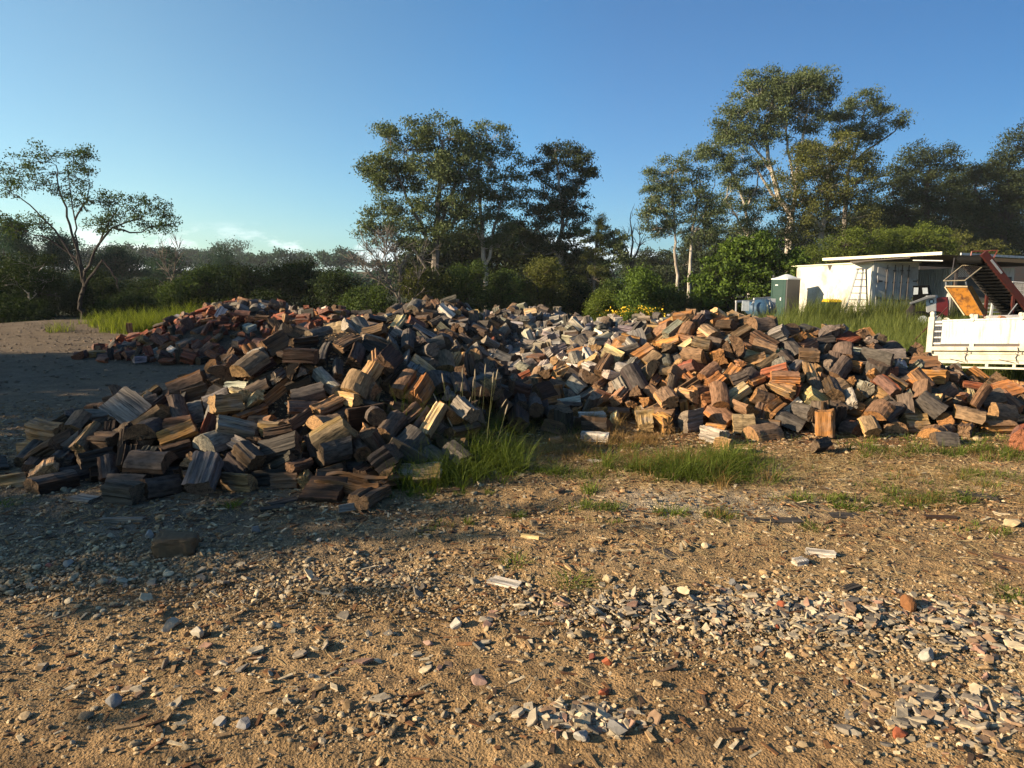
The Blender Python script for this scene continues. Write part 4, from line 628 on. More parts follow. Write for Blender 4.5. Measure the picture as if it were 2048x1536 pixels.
6853,-5,1056,13,64,60,45,5,520,56,798,8,-99,-7,1,2,2690,-355,1719,77,61,-23,-22,1,4771,260,1397,67,-58,13,-36,0,6448,250,858,55,-48,-52,49,5,7097,170,1054,74,11,64,52,5,
1305,-417,745,23,69,56,39,1,2267,-544,1585,49,25,13,83,3,4720,177,1707,60,14,-43,-25,8,2178,-893,2096,12,78,-59,13,6,4100,129,1697,62,-65,-74,-4,0,942,79,1297,8,-29,70,-59,4,
1595,-375,1340,42,-40,66,-18,1,6148,576,785,12,81,27,0,8,545,-184,1037,12,-91,-28,9,1,1344,-258,853,57,-93,2,-25,1,1550,120,858,8,-51,56,-47,1,557,-48,1232,31,50,69,-50,3,
742,-211,571,12,-14,-47,54,1,974,-150,1438,121,-42,33,-71,1,2763,-896,2049,34,-5,-87,45,6,4529,149,1927,67,-55,41,69,4,5046,101,1636,60,-78,11,15,3,7077,-46,827,4,30,64,63,4,
342,-142,1307,85,-45,34,-14,1,1593,-401,763,27,55,-26,55,2,2243,-889,1545,9,89,-41,-6,5,2790,-510,1798,88,59,55,5,6,4117,41,1781,94,-42,-65,43,0,5024,-44,1810,84,-38,90,7,0,
6410,397,852,41,30,10,-78,5,6566,142,1023,64,-29,-39,73,3,690,-231,1497,101,12,-63,75,0,981,-289,883,25,76,-1,18,3,1014,-19,1390,72,-23,41,-63,1,1065,43,1546,33,2,2,-29,1,
1397,-220,925,58,-17,-30,-6,0,4095,317,1663,67,9,64,73,8,4260,81,1545,58,11,55,73,1,4327,43,1906,84,-23,-46,81,0,4338,86,1687,64,14,2,35,0,4571,180,1852,64,36,-47,31,0,
6151,360,836,28,78,-55,-10,2,6355,218,833,35,-64,-45,24,5,6641,183,1011,82,-6,-74,65,2,6899,388,917,83,68,70,17,4,172,-178,837,97,38,87,-24,4,377,46,732,6,38,89,20,3,
973,-211,845,82,1,90,34,0,1583,-66,1412,84,50,-48,-46,2,2057,-369,1735,77,-21,34,-86,3,2240,-559,1696,78,-63,65,-22,3,2612,-750,2160,22,-68,70,13,6,2700,-979,1633,7,61,45,37,6,
2760,-824,1820,91,41,81,30,6,4706,200,1451,77,93,-10,-12,8,4738,168,1640,45,19,-12,-24,1,6325,173,878,37,24,-25,43,3,6460,325,801,27,-75,-51,18,3,157,-215,1449,108,35,-31,-19,3,
240,-54,1282,47,84,7,-35,1,293,-181,1573,70,34,-71,-34,1,324,-223,975,31,65,11,56,1,411,-55,1316,64,67,44,2,1,610,-189,1543,83,-22,21,-92,0,655,-28,1224,26,-10,79,-54,2,
1042,41,1459,34,92,2,6,3,1293,-10,967,26,32,42,63,2,2000,-576,1855,87,-34,-10,55,5,2157,-567,2032,48,52,-81,23,1,2187,-753,1453,10,-12,84,-45,2,2454,-984,1717,14,4,-31,-93,6,
2592,-605,1886,93,25,-85,43,1,2594,-896,2064,21,55,60,30,6,2890,-837,1890,72,54,-61,-46,1,4139,2,1912,81,-26,62,-69,0,4270,22,1361,49,-79,-9,-12,8,4939,269,1039,8,-39,-91,1,8,
5098,-22,1916,80,-27,-1,-47,8,5208,173,1584,56,-63,24,-34,8,6000,524,786,6,2,-4,-95,0,6012,65,903,6,11,82,54,0,6046,214,868,46,34,49,76,2,6235,88,877,8,-29,71,-58,4,
314,-269,990,9,-69,60,-26,0,359,-127,1525,86,-8,-40,-83,2,514,-98,1587,59,54,-58,-60,1,730,32,859,20,10,87,46,3,943,-215,1506,107,-38,34,-84,2,2086,-860,1500,7,-53,10,-20,0,
2136,-849,2173,5,1,0,-90,6,2166,-824,2179,4,23,92,29,6,2415,-693,1901,102,84,13,4,1,2464,-539,1999,46,-32,23,-83,6,2490,-830,1866,81,46,-56,-37,6,2507,-919,2123,10,-4,-21,95,6,
2513,-825,2057,45,-36,-8,-20,2,2581,-822,2090,33,-43,-73,49,5,2613,-996,1736,14,-53,51,65,2,2754,-957,1884,26,42,-77,-45,0,2873,-480,1806,87,22,-64,-67,1,4015,163,1557,60,-9,-56,80,0,
4220,77,1652,57,-26,-45,53,8,4419,51,1606,53,36,69,23,0,4568,19,1973,64,-61,53,-52,4,5272,-46,1368,29,-1,37,-82,0,6016,239,806,11,-46,-9,6,5,6054,190,800,6,-2,96,-24,3,
6182,379,862,43,61,37,17,4,6434,361,882,53,-91,-34,-19,1,6882,618,769,7,-22,-80,51,5,7132,494,626,4,21,-64,-69,3,2285,-479,1488,28,88,17,19,6,1223,-58,1199,33,64,5,42,4,
2480,-503,1462,17,-41,74,-48,2,2424,-527,1409,9,30,-54,-54,6,1447,-374,1251,31,36,11,-86,1,2159,-533,1532,36,-73,64,20,1,2833,-441,1517,36,-87,-24,4,6,4252,396,1660,74,28,-94,15,0,
809,-446,1274,9,-31,75,-52,4,2017,-564,1417,7,-9,70,67,6,1311,-212,1310,93,-3,1,-75,0,965,-177,1258,71,24,47,75,0,1164,-366,1380,54,-41,-64,24,3,1647,-71,1177,28,46,35,77,1,
6381,653,857,22,2,-83,54,3,1110,-351,721,49,-20,-4,50,5,2628,-491,1530,42,-38,46,9,6,2407,-508,1414,12,18,-6,83,6,4766,257,1325,67,-74,-54,2,0,1015,-300,1343,75,63,9,7,0,
2496,-491,1554,52,43,-44,-33,6,1613,-218,1249,73,34,77,33,0,2431,-585,1429,9,91,-35,-10,6,848,-322,1403,72,-45,-43,25,3,1646,-414,1350,33,-69,71,-3,1,995,-45,640,27,-41,57,-32,2,
2668,-444,1579,55,78,25,29,1,53,-353,861,5,-54,-47,45,1,2105,-464,1546,41,2,-83,-54,6,2894,-510,1483,22,-82,-34,22,6,1477,-388,1302,34,8,97,-16,4,2525,-534,1603,55,67,51,42,2,
2786,-565,1437,11,-68,-17,31,6,2892,-472,1394,6,-75,12,-10,1,7091,633,828,25,18,33,89,2,1105,-24,841,41,29,26,64,2,4316,162,1233,50,59,-39,-49,0,4492,434,1612,65,-31,-72,60,0,
687,-144,1208,39,19,34,85,3,1102,-249,1244,59,31,-28,63,4,1215,-349,1419,59,-51,-68,-6,0,2109,-501,1434,6,-31,-94,-3,6,2486,-525,1576,47,-38,-52,43,0,5285,413,1613,71,52,-26,-64,7,
201,-196,609,36,36,-11,63,0,991,-291,1252,48,-68,-40,1,1,1060,-204,1215,58,20,59,77,0,1133,-291,1268,60,30,-85,-40,3,4181,367,1566,56,7,-58,-80,3,4639,194,1244,57,-25,95,-15,0,
529,-230,1233,59,19,21,-75,5,668,-441,1310,9,31,93,12,2,771,-317,1298,59,-3,96,-25,0,1141,-460,1415,15,16,-35,27,0,1267,-408,1282,14,14,-67,20,2,1328,-295,1287,68,84,-35,-28,3,
2125,-418,1538,39,-39,78,-34,3,2172,-423,1584,50,49,49,63,6,2800,-511,1566,46,-44,69,-31,6,4619,371,1532,54,41,-36,28,0,5291,241,1329,64,86,31,-23,0,829,-170,580,24,41,-32,-52,1,
1416,-375,1365,47,8,96,21,0,2143,-382,1625,63,-24,-47,59,3,4758,579,1630,28,-18,62,75,0,385,-187,1247,65,-62,33,-23,0,2310,-429,1607,59,-24,84,-43,6,2583,-544,1503,25,37,22,72,6,
858,-89,1180,28,12,-72,64,0,1352,-395,1348,40,41,-49,-60,0,1383,-346,1243,29,-49,-16,-16,3,5172,280,1487,61,45,83,-16,8,286,-255,811,69,-13,30,76,5,336,-260,1280,62,-76,-26,29,1,
819,-335,1314,44,68,56,-33,3,1037,-225,947,31,-10,43,75,2,4588,484,1579,50,23,93,15,0,6257,661,845,5,49,18,21,5,473,-258,957,12,34,62,65,4,799,-204,1231,53,-2,4,99,3,
835,-110,979,66,34,80,39,3,1200,40,965,10,36,-60,-41,1,1487,-183,958,69,-22,-33,37,3,2780,-533,1393,3,16,-10,-46,6,4773,446,1679,69,21,-91,-22,0,5084,-41,1696,69,-41,63,-37,0,
6648,345,989,101,90,9,23,4,46,-203,1012,11,45,-69,-24,3,422,-327,835,25,32,2,46,5,970,-281,1378,80,-41,-78,26,4,983,-175,976,52,-83,-21,5,5,1107,-123,1186,42,17,-45,-37,1,
1390,-234,1249,77,56,-42,-37,0,1573,-302,1282,52,36,-85,-33,1,4147,387,1626,65,29,-17,-68,0,4171,-74,1815,81,86,-2,-6,1,5226,266,1821,68,-1,-79,59,8,257,-387,742,8,39,-71,-49,0,
704,-248,975,6,-32,52,-66,1,1475,-391,1398,43,-15,94,-20,1,1591,-38,1166,22,-2,-4,98,1,2296,-566,1452,13,-25,92,-25,6,2324,-504,1538,37,42,-14,-65,8,2750,-551,1460,16,76,-63,-9,6,
4791,407,1636,66,-60,48,-28,0,22,-340,814,19,-34,88,-21,4,1148,-174,1200,41,-36,49,-73,3,1220,-364,713,34,-6,72,63,0,1329,-248,1297,74,65,57,47,1,2540,-439,1564,46,27,-12,-78,6,
2605,-391,1561,48,-97,17,-11,6,4985,342,1543,59,51,78,22,0,4998,336,1578,58,19,14,82,0,112,-159,1022,29,-5,92,-37,3,320,-112,1196,38,-77,53,33,1,958,-132,953,75,-41,-39,77,0,
1540,-372,1444,47,-26,74,60,2,1560,-284,1290,63,56,67,-44,2,2214,-330,1781,66,71,12,-11,2,2403,-527,1503,22,90,31,20,2,4551,317,1570,59,-21,-84,-42,0,4789,240,1287,59,-2,68,-71,0,
4842,547,1621,31,-51,41,-27,8,4978,404,1603,59,-15,-47,71,0,5137,327,1531,51,25,29,-28,8,15,-43,801,46,-77,-52,24,3,592,-263,1307,67,-36,-9,-20,1,1127,-364,1315,31,72,-33,-1,5,
1500,-146,975,68,-20,-53,68,4,1638,-40,858,50,90,-37,-15,2,2142,-483,1449,8,-19,-62,72,6,4431,451,1611,53,65,36,34,8,5183,505,1590,45,53,49,-63,0,6873,415,1023,86,-19,-80,10,1,
6930,297,1046,102,22,-70,-36,4,50,-279,1331,68,-53,-75,24,4,174,-110,1036,20,-1,-21,96,5,792,-70,1221,33,-83,-26,16,7,800,-230,1282,75,37,-86,-19,1,1208,-210,846,97,-15,36,51,0,
1355,-312,533,4,50,-59,-46,3,1524,-237,1205,55,3,-25,-95,5,2466,-961,1868,36,-5,-45,-88,3,4636,436,1563,46,-14,-81,50,0,5013,421,1687,74,78,39,-10,0,6925,344,954,102,22,-37,-27,3,
154,-136,1252,56,14,-59,-77,0,318,-358,701,35,30,54,-77,3,371,-44,934,50,-32,-80,-9,3,528,-201,983,35,28,67,-64,4,1097,-146,1009,43,-97,11,-2,1,1465,-315,1254,39,-22,41,-79,6,
1565,-98,963,59,-92,15,12,2,2023,-433,1954,38,57,6,2,6,2275,-527,1459,11,60,36,47,6,4865,246,1353,66,-7,78,60,0,5162,199,1835,61,4,70,67,0,6110,293,1102,63,-4,-32,-93,3,
6719,512,978,60,53,-69,-34,0,6791,636,817,4,68,19,19,1,7117,117,1057,50,-70,33,52,8,108,-59,843,64,38,-26,-61,3,419,-406,1307,16,-2,27,-58,0,506,-143,981,57,-11,-30,94,4,
671,-277,1284,50,-28,-1,-27,1,747,-114,976,58,69,40,-4,1,824,-239,971,14,-57,-36,36,5,873,-2,942,25,-23,14,-93,7,1017,-301,1382,74,-15,-29,67,1,1376,-196,1184,45,44,-35,-81,4,
1520,-221,1530,83,-76,53,-33,1,2112,-341,1707,66,-8,-20,-95,6,2193,-460,1902,56,38,-60,-44,3,2239,-501,1588,53,98,-10,0,1,4840,467,1573,50,-85,32,40,0,4963,284,1342,60,43,-14,6,0,
5055,478,1622,55,-54,-69,38,0,5200,677,1692,6,3,0,-25,0,6108,412,830,32,-91,16,-10,2,6555,681,888,6,19,96,17,3,6572,308,1084,74,-2,-28,94,5,6814,51,1094,17,-58,16,-10,0,
135,-324,573,10,46,-17,-60,3,149,-303,1272,39,59,67,-43,8,232,-162,1061,6,-22,55,-74,2,264,-200,868,91,19,-11,95,2,620,-288,1318,69,-76,57,-13,0,622,-222,545,4,85,20,11,2,
678,-266,865,33,-79,-50,32,3,802,-446,1390,5,92,-37,-1,0,935,-143,1036,22,-28,-6,3,1,1055,-182,974,60,-18,-75,62,1,1056,-431,1334,11,38,-59,-69,0,1425,-270,1292,63,-60,-40,68,4,
2170,-490,1979,32,57,-10,-15,1,2218,-1012,1824,17,-37,-56,-48,6,2301,-785,1978,71,34,-75,-48,2,2323,-558,1646,66,-56,-11,24,1,2387,-740,2056,52,-59,-52,53,6,2418,-943,1921,28,-34,-54,75,2,
2642,-383,1588,50,-53,4,6,6,2699,-960,1950,16,-74,-31,15,4,4247,633,1617,8,-80,13,-9,0,4633,631,1630,12,18,-35,-51,0,4780,204,1721,60,69,17,5,8,5031,660,1657,6,-32,94,-1,0,
5091,333,1498,48,-5,61,77,0,5095,559,1579,24,-52,84,-6,8,5128,401,1508,51,-54,-70,36,0,5249,433,1588,53,5,-65,75,3,5276,619,1801,17,26,8,25,1,5290,324,1473,51,-22,-43,69,0,
6009,32,952,8,41,-2,-4,5,6098,489,1034,28,25,-60,-36,1,6243,71,985,15,0,88,-45,3,6335,558,1023,22,61,24,39,5,6806,395,797,29,-50,64,-49,5,7143,556,900,54,33,28,21,3,
106,-141,1400,117,-1,-71,65,0,275,-36,835,44,69,-70,-11,3,431,-331,1403,55,84,-23,-27,0,573,-250,933,18,81,-3,1,1,582,-100,1209,35,22,67,56,5,878,-221,862,71,1,-1,99,3,
953,-390,611,21,-32,-42,36,4,967,-181,1185,32,88,35,5,1,1152,-275,918,13,36,13,-59,3,1180,-386,1266,8,-53,-83,1,1,1257,-247,843,73,6,91,36,0,1280,-294,1498,74,14,-45,-48,3,
1281,-414,1501,31,-38,-80,-29,1,1515,-343,1460,69,25,10,61,1,1649,-178,1207,47,68,64,8,1,2184,-542,1432,4,54,44,46,6,4115,543,1658,42,7,-65,-74,8,4254,270,1710,64,31,-41,-72,8,
4564,88,1490,71,27,3,89,1,4567,539,1642,39,-36,37,82,0,4574,423,1641,71,53,60,17,8,4814,193,1663,51,23,24,-85,0,5077,-74,1791,74,-30,-60,71,0,5277,-94,1744,75,33,75,-56,0,
5278,252,1829,51,-54,-81,-8,8,6394,243,1081,75,-15,26,68,2,6716,332,805,39,1,65,68,3,6919,65,1078,19,6,-91,-1,0,6938,103,882,17,78,16,42,0,7057,102,1023,52,-69,70,11,7,
20,41,874,7,36,-3,-8,2,139,-229,1001,9,32,-69,-61,2,322,-167,951,71,-43,-15,41,2,345,-327,700,55,42,-10,-20,3,639,-368,1276,22,28,-1,21,0,698,-42,622,17,-20,9,3,1,
759,-439,1411,11,52,39,45,0,766,-336,788,30,23,74,-57,3,1086,-241,1557,69,-10,-27,92,0,1090,-339,1257,27,-7,60,-52,2,1285,-340,1303,37,20,-19,-50,1,1443,111,1519,7,-74,1,-1,2,
1578,-208,884,81,-33,54,9,3,2025,-781,2065,45,-96,3,-10,3,2173,-859,2051,35,-87,-4,-14,6,2196,-465,1587,52,75,18,30,6,2241,-825,1578,41,-34,38,-50,3,2289,-429,1916,56,-13,-72,66,6,
2675,-852,1988,49,14,-29,-62,3,2685,-452,1961,47,51,-80,-17,6,2751,-203,1622,26,85,33,36,6,4055,348,1525,51,-51,40,-66,8,4059,329,1448,45,-48,0,30,1,4575,491,1702,52,25,-6,-67,0,
4643,585,1570,19,50,-62,-59,0,4645,366,1809,63,-16,-92,32,8,4724,290,1509,56,47,25,80,0,4732,184,1270,59,7,-5,86,0,4836,395,1866,43,-4,-14,-97,0,4838,362,1488,43,-1,-79,59,0,
4929,294,1318,61,-64,57,-26,8,4972,310,1844,54,84,22,20,0,4993,471,1522,41,-29,-6,-25,0,5025,195,1421,82,-46,83,-28,0,5131,593,1611,15,46,-34,-69,0,5142,301,1509,55,-10,21,-48,0,
5169,-42,1149,12,3,6,-4,8,5271,636,1546,7,0,-2,-21,0,6281,259,1128,53,-68,42,-26,3,6374,515,778,17,42,-26,-41,3,6437,215,1074,70,-46,-13,18,1,6773,321,1063,97,-82,-52,8,3,
6908,137,1143,44,39,87,26,0,7042,246,804,34,10,-12,46,1,0,-249,951,20,43,-50,-62,6,21,-102,589,14,10,-86,-46,4,128,-129,1211,35,53,35,69,0,155,-74,776,59,5,-91,-24,4,
156,-98,676,59,75,47,33,4,375,-80,979,44,35,87,28,5,380,-39,772,41,13,-91,23,4,441,-317,1302,38,-23,58,76,1,450,-225,1440,110,42,86,4,3,454,-265,1460,94,77,-30,16,4,
552,77,874,8,12,-31,-87,3,721,-375,770,15,43,33,82,2,722,-257,734,88,-52,72,-27,1,777,-378,754,25,-21,-91,-30,1,810,-359,1228,14,-3,73,-66,4,816,43,888,17,-8,-62,72,1,
866,-400,710,28,54,-22,-21,4,889,-323,1259,26,46,-62,59,5,1007,-402,785,27,8,52,-81,2,1048,-44,1269,52,18,7,2,3,1162,-93,982,52,-88,45,-3,5,1190,-360,846,34,-6,-85,40,1,
1411,35,912,11,-27,92,-23,3,1574,-43,889,44,67,58,5,1,2004,-783,1954,86,68,-12,-33,2,2062,-414,1881,61,8,36,90,6,2139,-818,2106,23,-85,0,-15,6,2262,-835,1801,82,17,35,75,6,
2272,-465,1737,92,77,-5,-1,0,2409,-767,2017,60,13,-79,-59,6,2428,-976,1820,23,-63,19,3,6,2437,-747,2205,9,2,44,89,0,2451,-764,2047,56,59,64,21,6,2469,-745,2169,11,-83,1,-6,6,
2527,-340,1666,59,65,-21,-42,4,2542,-428,1512,30,-4,33,-89,1,2704,-886,2075,24,-19,-83,-27,6,2839,-932,1598,8,-46,-71,41,6,2846,-866,1812,74,82,31,44,6,2880,-459,1978,33,-80,-27,30,6,
4141,-25,1685,64,67,64,33,8,4200,-79,1740,67,-36,91,2,8,4276,64,1480,57,-42,-66,56,0,4351,132,1776,74,-12,11,-91,1,4422,238,1385,68,97,-9,-13,0,4552,287,1552,61,42,-54,-42,0,
4589,516,1790,43,-49,-47,30,0,4669,648,1572,7,56,-56,-42,0,4690,82,1464,66,-8,35,91,1,4770,-67,1697,67,-26,-82,25,1,4781,271,1375,61,19,64,70,3,4804,214,1842,53,-74,-21,9,0,
4827,629,1702,14,77,41,38,0,4891,268,1577,55,78,39,45,8,4944,590,1695,23,77,-38,-20,1,4995,447,1641,62,16,-33,-81,8,5074,191,1638,44,-78,32,-26,0,5078,277,1063,17,-72,-8,-66,0,
5156,239,1097,29,-29,37,-25,8,5213,601,1630,22,-58,4,-24,8,5222,168,1661,54,75,45,46,8,5265,626,1854,16,-72,16,65,1,6028,344,1036,83,81,38,-12,3,6059,271,813,14,-18,15,-15,5,
6097,330,1077,68,-11,28,58,4,6129,215,1087,58,46,9,21,5,6253,325,1064,79,-92,20,-3,3,6329,574,1004,20,-87,6,-3,4,6493,426,877,65,-29,-58,43,0,6526,261,1084,81,50,-44,-40,3,
6564,264,753,9,48,25,50,4,6592,539,979,45,-81,7,8,2,6603,412,995,84,37,-37,-39,1,6614,611,872,21,95,26,-2,5,7024,252,1064,100,22,-54,-62,5,7070,436,1009,88,-12,66,68,2,
83,-199,1524,94,-39,6,-47,2,122,-194,1258,58,-30,4,-10,3,202,-248,1479,90,6,51,-81,4,254,-48,656,21,-61,69,-6,1,265,-239,1538,72,-81,29,-39,1,300,16,1349,33,-73,15,-23,3,
393,-232,1239,45,-17,69,-49,3,466,-56,1384,75,89,-16,-31,8,556,-236,913,46,53,-64,-31,1,589,-207,830,94,-28,-12,93,2,640,-278,1258,41,-40,-90,2,2,653,-219,1573,61,-62,7,-43,0,
694,-270,1226,35,-14,-95,14,0,705,-100,609,22,51,14,5,2,844,-240,1513,81,20,-53,-79,2,854,-189,1031,24,71,-12,-19,3,855,-80,1270,52,-45,25,-20,3,893,-345,1370,48,7,67,-61,0,
904,-249,1220,46,17,96,11,4,944,-53,1449,91,8,88,45,3,1018,-179,1476,110,36,65,44,0,1054,-22,1520,68,-60,-20,-8,1,1128,61,1433,31,24,54,52,0,1144,-196,1199,43,73,17,-32,1,
1224,40,991,8,27,-95,-11,5,1230,-9,747,23,-56,-33,-31,3,1232,104,1325,8,-18,-74,61,2,1250,-304,1324,66,-10,-38,74,0,1255,-59,1185,19,53,83,10,2,1284,-242,1506,89,-9,79,-59,1,
1291,-408,676,21,65,-29,28,2,1325,-198,936,75,72,26,-62,1,1350,-181,994,55,-19,-58,78,1,1357,-230,1564,67,15,-29,92,0,1359,108,1451,5,36,15,34,1,1398,-306,1239,32,54,-6,38,1,
1418,-232,1603,44,10,89,37,2,1424,42,1446,40,81,0,-3,1,1495,-460,1443,12,11,74,-7,2,1526,-218,1273,71,-38,61,-1,2,1587,-357,1342,36,-28,-51,33,0,1621,-182,856,102,-80,-10,27,0,
2037,-737,2015,66,-74,-38,38,1,2039,-471,1933,50,-69,38,-44,6,2079,-368,1806,74,-13,-6,-95,3,2090,-866,2146,12,0,-16,79,6,2093,-364,1649,62,10,-80,57,8,2135,-557,2114,15,63,52,16,6,
2140,-699,1831,115,-84,-17,11,1,2163,-349,1822,63,65,22,3,6,2209,-784,2026,57,11,-39,-85,1,2216,-981,1936,9,45,67,41,6,2248,-522,2110,6,78,56,9,6,2306,-471,1476,14,56,6,24,3,
2355,-957,1903,20,64,-2,26,6,2462,-331,1686,62,-46,-84,-27,6,2478,-590,2089,32,-92,14,-12,5,2491,-580,2104,21,-69,31,-38,3,2498,-481,1491,22,-16,88,-39,6,2593,-630,2133,28,64,-54,-44,6,
2601,-766,2174,13,-68,-63,30,6,2650,-712,2009,67,-28,46,-79,6,2723,-461,1858,73,-64,-27,42,0,2726,-622,2040,50,-92,4,7,2,2820,-900,1897,58,-57,28,-15,3,2823,-933,1881,37,15,43,-87,1,
2831,-761,2128,29,-12,-2,97,6,2854,-828,2124,22,-6,-42,-81,3,2859,-912,1648,33,62,-32,-21,0,2860,-683,2008,69,20,-78,-56,6,2864,-691,1866,113,68,16,34,0,2897,-446,1530,33,93,26,15,6,
2899,-478,1961,47,12,16,-89,5,4037,457,1579,45,-38,-35,46,4,4086,408,1805,58,-11,-4,-87,0,4230,456,1666,63,38,-3,3,8,4258,405,1563,46,61,-33,-50,1,4299,201,1474,76,5,-40,90,0,
4352,79,2029,43,-80,-20,31,8,4354,293,1466,50,93,-9,-17,1,4391,505,1566,37,-25,16,-3,0,4425,224,2010,12,-27,-20,75,1,4433,389,1822,55,59,43,25,0,4467,472,1661,53,-57,67,-34,8,
4479,302,1587,56,57,31,50,0,4553,95,2059,33,15,54,73,0,4590,278,1621,62,23,-85,-42,0,4709,569,1703,27,84,-34,-13,8,4856,126,1598,52,1,19,82,0,4858,542,1587,29,30,-49,-57,0,
4864,264,1423,63,-26,43,-81,3,4977,339,1133,12,33,4,-65,8,5003,9,1891,94,-64,16,5,8,5021,302,1429,49,13,-67,-65,8,5040,96,1985,54,23,43,55,0,5058,228,1727,58,27,7,-62,0,
5064,265,1321,54,71,66,17,0,5120,655,1726,4,54,-77,-25,1,5161,42,1566,58,12,-83,45,1,5184,76,2090,23,-38,3,-14,8,5260,51,1988,66,-1,14,-92,0,5287,500,1629,47,-32,-60,-64,0,
5299,580,1511,16,23,-9,4,0,6093,333,893,65,-82,48,28,0,6211,109,902,16,-71,-61,16,4,6295,338,1015,90,68,-20,-33,4,6350,63,1041,18,-46,-53,60,1,6474,281,1091,77,-13,91,-36,5,
6514,566,1020,16,-42,74,51,4,6528,329,837,50,55,-37,-71,4,6580,376,993,95,14,-2,37,0,6588,112,1137,36,0,-81,-56,8,6709,85,1053,37,-71,-54,6,4,6818,49,967,9,-86,-25,27,4,
6854,596,937,39,-70,-43,52,3,6874,258,1104,67,40,27,-3,4,6903,99,1078,40,-34,83,38,4,6975,360,1030,97,34,68,-63,3,7103,16,892,16,30,63,67,7,7122,471,872,67,-15,-77,57,2,
3,-260,938,8,-54,-68,40,3,17,-237,1266,61,16,-6,-98,1,45,-201,1635,33,-18,-18,94,2,65,-91,1601,37,-11,-38,-79,4,86,-276,1601,32,-2,92,-32,2,129,-93,995,37,-19,25,27,3,
132,-52,962,52,75,-44,11,1,145,-285,1388,74,-78,-36,-8,2,222,61,1568,17,-80,50,15,8,243,-241,559,4,-30,-71,57,1,251,-144,1624,36,18,44,43,0,295,-158,1605,46,-16,-39,88,2,
304,-274,898,20,-59,-50,39,4,327,-118,1442,106,50,-19,-40,5,340,-60,1331,67,-58,74,-15,0,397,-225,1631,38,-58,-56,36,3,406,-167,1238,55,-13,-84,50,0,489,-365,786,18,3,-75,-22,4,
586,-51,1157,11,18,95,4,7,603,-44,1345,69,-48,13,-31,1,604,102,1388,5,-46,-42,52,1,618,-351,807,28,-2,-20,95,1,629,-150,1044,18,96,7,16,8,641,-167,1437,122,57,-62,-30,0,
677,80,1549,12,86,-27,39,2,681,-357,865,15,33,11,53,3,701,-82,782,74,12,75,-64,3,714,-199,1585,66,64,-23,25,3,718,69,1251,3,45,-53,-54,3,725,-173,930,78,-24,78,54,3,
749,-81,1447,87,-29,-73,-60,2,752,-348,609,26,-38,-30,6,1,781,-322,735,45,-20,24,-67,1,933,-302,563,8,32,-83,-43,3,945,-309,802,63,-90,-32,-14,6,960,-176,812,96,16,21,92,1,
989,14,1336,41,-71,59,0,1,1078,-282,760,79,-26,17,-93,2,1083,-249,1471,103,32,-8,-26,4,1098,-437,1480,17,-1,6,-31,2,1124,-311,816,41,73,21,8,3,1173,-227,1562,77,12,-64,74,2,
1192,-80,1470,89,-88,40,-8,0,1315,-268,766,85,-86,31,-31,7,1322,-38,743,40,-51,-50,-66,2,1341,-148,1234,45,5,-81,-57,0,1360,-179,880,102,-70,27,-2,0,1362,-209,1000,38,31,-46,-15,1,
1401,-34,1505,69,-54,-9,-33,8,1442,29,1445,50,16,-13,56,1,1445,-317,1195,27,4,30,94,8,1491,-302,1462,70,-12,80,-35,0,1521,-50,1519,78,17,-15,51,3,1553,-250,902,62,-83,33,-36,3,
1576,-298,833,53,-31,-8,39,2,2001,-735,1823,107,18,-72,-66,0,2007,-700,2174,12,88,-39,1,6,2028,-487,2047,12,71,-30,-25,6,2035,-529,1920,60,51,84,3,3,2046,-691,1880,105,1,-96,-23,3,
2055,-624,2063,47,-83,-22,29,6,2064,-477,1833,83,-45,-43,69,5,2085,-805,2070,38,13,-54,-81,6,2102,-529,1485,16,-41,-13,18,6,2104,-904,1984,31,23,80,41,6,2119,-838,1856,76,-47,13,-46,6,
2123,-499,1944,43,0,-77,-63,6,2127,-604,2125,20,-27,9,-85,6,2128,-743,1866,100,64,-22,-6,0,2132,-976,1699,10,-67,2,-25,5,2158,-904,1571,11,18,9,-91,6,2176,-520,1965,46,22,-70,-52,6,
2182,-971,2020,6,-47,-59,50,6,2200,-504,1835,79,55,-53,-56,8,2204,-585,2135,9,-74,34,-31,5,2208,-619,2145,13,46,45,27,6,2221,-694,2037,60,71,50,13,2,2254,-534,1701,78,-28,46,-60,1,
2265,-897,1795,55,-82,-49,1,6,2276,-778,1622,65,-84,51,5,5,2309,-222,1589,15,-17,24,-27,2,2315,-910,1909,47,-68,66,-22,6,2317,-744,2089,39,3,50,-85,6,2319,-837,2034,41,68,2,13,3,
2332,-740,2116,30,86,13,6,6,2334,-682,2157,16,48,51,28,6,2339,-831,1937,68,-85,-38,10,6,2340,-879,1979,41,-12,51,81,6,2353,-504,1610,58,37,-30,-77,6,2366,-789,2196,8,-18,-56,76,6,
2367,-526,2041,24,26,-57,-54,0,2411,-339,1802,64,-61,-7,32,3,2419,-513,2018,28,32,26,11,6,2426,-730,2105,36,0,-37,-92,6,2433,-763,2007,72,-56,45,-40,6,2472,-896,1911,54,74,-14,-23,2,
2493,-740,1893,97,83,-44,-1,6,2494,-824,1935,78,62,69,33,6,2516,-1004,1783,13,-39,88,-17,3,2517,-768,1619,72,72,-65,-14,6,2522,-686,2119,37,7,94,28,3,2528,-702,2109,34,4,-92,-36,6,
2539,-1001,1768,15,-9,59,-3,4,2545,-383,1888,53,58,30,14,6,2599,-545,1457,8,32,11,65,2,2618,-785,2054,56,-52,-57,39,2,2620,-598,2032,47,37,-63,-42,2,2645,-495,2048,22,69,12,38,8,
2671,-417,1856,74,83,6,-4,6,2689,-856,1821,70,71,-7,20,3,2708,-407,1525,40,54,20,43,6,2709,-651,1981,75,-85,12,-4,6,2761,-412,1830,77,-43,-59,60,6,2777,-722,1907,95,35,-33,-38,1,
